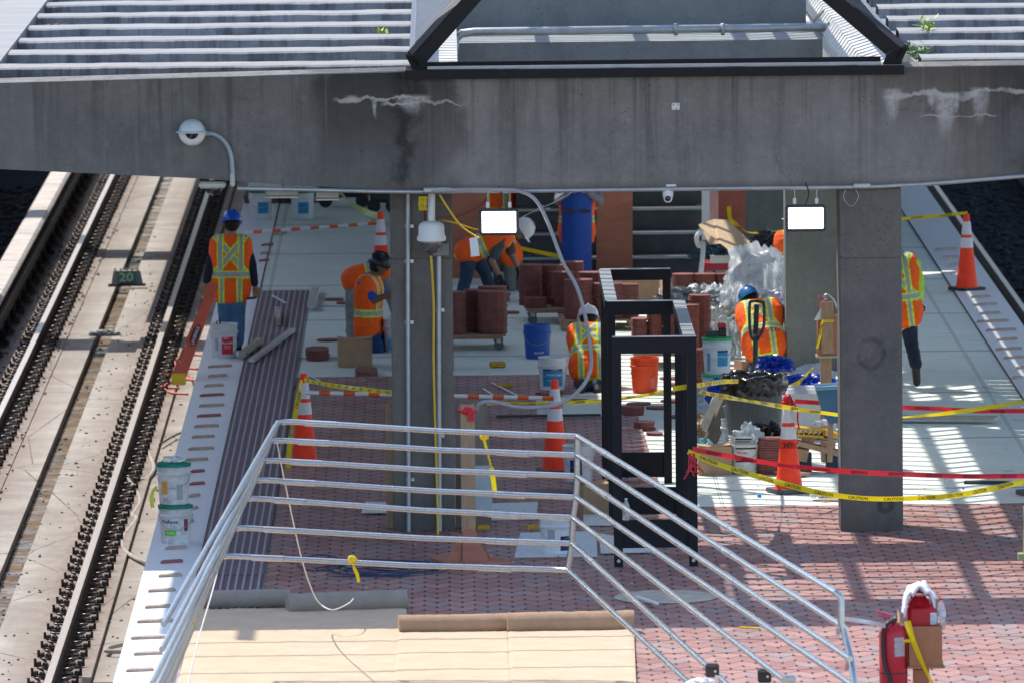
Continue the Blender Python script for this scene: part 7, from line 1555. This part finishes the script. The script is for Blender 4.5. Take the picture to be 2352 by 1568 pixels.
# 1 walking worker at the left edge
Y1 = G(545, 808).y
t, j1 = person('worker in blue helmet and navy sleeves walking away along the white edge, X-striped vest', Y1, dict(head=(533, 512), neck=(530, 547), sL=(498, 566), sR=(563, 564), eL=(482, 612, -.02), eR=(579, 612), wL=(473, 648, -.02), wR=(585, 655), pel=(530, 660), hL=(516, 668), hR=(546, 668), kL=(518, 728, .05), kR=(548, 733), aL=(521, 782, .1), aR=(546, 784), tL=(520, 796, .25), tR=(547, 802, -.0+.12), hu=(0.02, 0.25, 1)), shirt=navy, pants=jean, helmet=(0.01, 0.09, 0.50), face=(0.0, 1, -0.3), skin=(0.33, 0.18, 0.12))
mb = MB(); mb.bar(P(566, 686, Y1-.1), P(588, 684, Y1-.1), 0.03, 0.025); tag(mb.build('tile_tool', darksteel), 'dark tool in the hand of the walking worker in blue helmet', 'tool')
# 2 kneeling worker in blue tee (profile right)
Y2 = G(860, 808).y
person('kneeling worker in blue tee, black helmet and orange vest, left of the left column', Y2, dict(head=(871, 610), neck=(848, 638), sL=(834, 652, -.14), sR=(850, 648, .16), eL=(860, 690, -.2), eR=(885, 680, .2), wL=(902, 673, -.22), wR=(912, 672, .16), pel=(846, 748), hL=(848, 758, -.09), hR=(850, 756, .09), kL=(868, 800, -.1), kR=(886, 790, .12), aL=(838, 803, -.1), aR=(866, 806, .2), tL=(824, 805, -.1), tR=(880, 808, .2), hu=(0.25, 0, 1)), shirt=(0.015, 0.09, 0.42), pants=(0.02, 0.06, 0.16), helmet=(0.012, 0.014, 0.02), sleeves='short', face=(1, -0.15, -0.35), vstyle='side', skin=(0.20, 0.10, 0.065))
# 3 grey hooded worker bending behind
Y3 = Y2+0.9
person('bending worker in light grey sweatshirt and orange vest behind the kneeling one', Y3, dict(head=(912, 640), neck=(892, 622), sL=(885, 628, -.16), sR=(885, 622, .16), eL=(895, 675, -.18), eR=(905, 672, .2), wL=(905, 715, -.2), wR=(918, 712, .2), pel=(822, 640), hL=(814, 655, -.1), hR=(816, 650, .1), kL=(808, 712, -.1), kR=(822, 708, .12), aL=(808, 765, -.1), aR=(816, 762, .12), tL=(822, 775, -.1), tR=(832, 772, .12), hu=(0.6, 0, -0.6)), shirt=grey, pants=(0.26, 0.26, 0.25), helmet=(0.5, 0.5, 0.5), face=(0.6, 0, -0.7), vstyle='side', skin=(0.25, 0.14, 0.09))
# 4 bending worker, jeans, gloves
Y4 = G(1100, 690).y
person('bending worker in white helmet, jeans and dark gloves under the left floodlight', Y4, dict(head=(1198, 528), neck=(1172, 535), sL=(1155, 548, -.17), sR=(1160, 540, .17), eL=(1130, 600, -.2), eR=(1178, 590, .1), wL=(1150, 640, -.2), wR=(1192, 622, .1), pel=(1080, 575), hL=(1078, 590, -.09), hR=(1088, 585, .1), kL=(1070, 640, -.1), kR=(1112, 622, .1), aL=(1058, 685, -.1), aR=(1128, 668, .15), tL=(1068, 694, -.12), tR=(1142, 676, .15), hu=(0.8, -0.1, 0.5)), shirt=(0.07, 0.075, 0.085), pants=dkj, helmet=(0.62, 0.63, 0.65), sleeves='short', face=(0.6, -0.1, -0.8), vstyle='side', gloves=(0.02, 0.02, 0.025), back=True)
# 5 second bending worker right behind with dusty trousers
Y5 = Y4+1.3
person('stooping worker in dusty grey trousers behind the white helmet one', Y5, dict(head=(1128, 560), neck=(1148, 545), sL=(1150, 555, -.15), sR=(1155, 545, .17), eL=(1140, 600, -.15), eR=(1180, 590, .1), wL=(1140, 640, -.2), wR=(1190, 620, .0), pel=(1168, 580), hL=(1165, 590, -.08), hR=(1180, 588, .08), kL=(1172, 632, -.1), kR=(1192, 632, .05), aL=(1170, 680, -.05), aR=(1180, 682, .1), tL=(1184, 692, -.1), tR=(1194, 690, .1), hu=(-0.3, 0, 1)), shirt=(0.06, 0.06, 0.07), pants=(0.15, 0.16, 0.16), helmet=None, face=(-0.5, -0.6, -0.4), vstyle='side', gloves=(0.02, 0.02, 0.025))
# 6 standing worker in red, head above the beam line
Y6 = G(1140, 640).y+1.0
person('standing worker in dark red shirt and orange vest, head hidden above the beam edge', Y6, dict(head=(1140, 352), neck=(1140, 388), sL=(1104, 405), sR=(1176, 405), eL=(1092, 455), eR=(1188, 455), wL=(1098, 495, -.1), wR=(1182, 495, -.1), pel=(1140, 512), hL=(1126, 520), hR=(1154, 520), kL=(1124, 578), kR=(1156, 578), aL=(1122, 628), aR=(1158, 628), tL=(1121, 636, -.15), tR=(1160, 636, -.15)), shirt=(0.20, 0.012, 0.02), pants=dkj, helmet=(0.6, 0.6, 0.6), face=(0, -1, 0), back=False, vstyle='v', thick=1.05)
# 7 worker holding the blue mat
Y7 = G(1325, 650).y-0.3
t7, j7 = person('standing worker in grey sleeves holding a long blue mat upright', Y7, dict(head=(1325, 368), neck=(1325, 402), sL=(1291, 420), sR=(1360, 420), eL=(1282, 462, -.15), eR=(1378, 462, -.15), wL=(1308, 440, -.34), wR=(1350, 440, -.34), pel=(1325, 532), hL=(1311, 540), hR=(1339, 540), kL=(1308, 595), kR=(1342, 595), aL=(1307, 640), aR=(1344, 640), tL=(1306, 648, -.15), tR=(1346, 648, -.15)), shirt=(0.20, 0.20, 0.22), pants=(0.015, 0.025, 0.05), helmet=(0.6, 0.6, 0.6), face=(0, -1, -0.2), back=False, vstyle='v')
bmat = mat('mat_blue', (0.008, 0.055, 0.30), 0.7, var=0.12, vs=8, bump=0.2)
a, b = P(1325, 395, Y7-0.34), P(1325, 640, Y7-0.38); t = thing('blue_mat', 'rolled long blue mat held upright by the grey sleeved worker', 'mat', b)
mb = MB(); w_ = 64/S(Y7, 1); vs = []; fs = []
for i in range(15):
    q = b.lerp(a, i/14)
    for k in range(9): x = (k/8-0.5)*w_*(1+0.03*noise.noise(V3((i*.6, 0, 0)))); vs.append(q+V3((x, 0.12*abs(k/4-1)**2+0.01*noise.noise(V3((i*.8, k*.5, 3))), 0)))
for i in range(14):
    for k in range(8): z = i*9+k; fs.append((z, z+1, z+10, z+9))
mb._add(vs, fs); o = mb.build('mat_sheet', bmat, t, smooth=True); s_ = o.modifiers.new('th', 'SOLIDIFY'); s_.thickness = 0.02
mb = MB(); mb.box(b.lerp(a, 0.63)+V3((0, -0.008, 0)), (w_*0.96, 0.02, 0.035)); mb.build('strap', black_pl, t)
mb = MB()
for q in (-0.10, -0.06, 0.08, 0.12): mb.ball(b.lerp(a, 0.86)+V3((q, -0.01, 0)), 0.014, 1)
mb.build('grommets', steel, t)
# 8 kneeling worker with white helmet
Y8 = G(1350, 893).y
person('kneeling worker in white helmet and X-striped vest seen from behind, left of the black frame', Y8, dict(head=(1351, 732, .45), neck=(1352, 752, .34), sL=(1322, 766, .30), sR=(1384, 764, .30), eL=(1322, 805, .3), eR=(1392, 805, .3), wL=(1326, 850, .35), wR=(1390, 850, .35), pel=(1356, 842, -.02), hL=(1340, 852), hR=(1372, 852), kL=(1334, 885, .15), kR=(1376, 885, .15), aL=(1340, 885, -.28), aR=(1372, 885, -.28), tL=(1334, 897, -.40), tR=(1372, 899, -.40), hu=(0, 0.5, 1)), shirt=(0.02, 0.022, 0.03), pants=dkj, helmet=(0.6, 0.62, 0.66), sleeves='short', face=(0, 1, -0.6), skin=(0.22, 0.12, 0.08))
# 9 bent worker with blue helmet
Y9 = G(1745, 852).y
person('bent over worker in blue helmet and grey top with purple writing on the vest', Y9, dict(head=(1722, 688, .55), neck=(1740, 700, .42), sL=(1706, 722, .36), sR=(1786, 708, .38), eL=(1698, 765, .3), eR=(1812, 738, .45), wL=(1716, 798, .3), wR=(1835, 720, .5), pel=(1755, 792), hL=(1735, 806), hR=(1772, 806), kL=(1728, 842, .2), kR=(1775, 842, .2), aL=(1735, 850, -.1), aR=(1770, 850, -.1), tL=(1730, 855, -.2), tR=(1770, 855, -.2), hu=(-0.35, 0.5, 0.8)), shirt=(0.33, 0.34, 0.36), pants=(0.09, 0.16, 0.24), helmet=(0.03, 0.20, 0.48), face=(-0.4, 1, -0.6), vtext=('H. BRUTTI', 0.02), thick=1.08)
# 10 worker mostly behind the grey column
Y10 = G(1800, 700).y
person('worker in khaki trousers mostly hidden behind the right grey column', Y10, dict(head=(1830, 505), neck=(1828, 540), sL=(1800, 552), sR=(1860, 552), eL=(1789, 590), eR=(1872, 590), wL=(1800, 620, -.1), wR=(1870, 620), pel=(1828, 630), hL=(1812, 636), hR=(1842, 636), kL=(1808, 672), kR=(1845, 672), aL=(1806, 715), aR=(1845, 715), tL=(1806, 720, -.15), tR=(1845, 720, -.15)), shirt=(0.10, 0.20, 0.14), pants=(0.40, 0.36, 0.28), helmet=(0.6, 0.6, 0.6), face=(-1, 0, -0.2), vstyle='v', back=False, thick=1.1)
# 11 walking worker right of the right column
Y11 = G(2098, 888).y
person('walking worker in lime shirt and X-striped vest, half hidden by the right column', Y11, dict(head=(2036, 562), neck=(2052, 594), sL=(2030, 612), sR=(2100, 608), eL=(2018, 655), eR=(2112, 650), wL=(2024, 700), wR=(2112, 694), pel=(2068, 715), hL=(2052, 725), hR=(2084, 725), kL=(2050, 790, .1), kR=(2093, 785, -.0), aL=(2052, 850, .2), aR=(2103, 836, -.1), tL=(2050, 862, .35), tR=(2106, 878, -.12), hu=(0, 0.2, 1)), shirt=(0.50, 0.72, 0.05), pants=(0.018, 0.022, 0.04), helmet=(0.6, 0.6, 0.6), face=(0, 1, -0.1), gloves=(0.01, 0.01, 0.012), thick=1.08)

bpy.data.scenes.remove(TS)
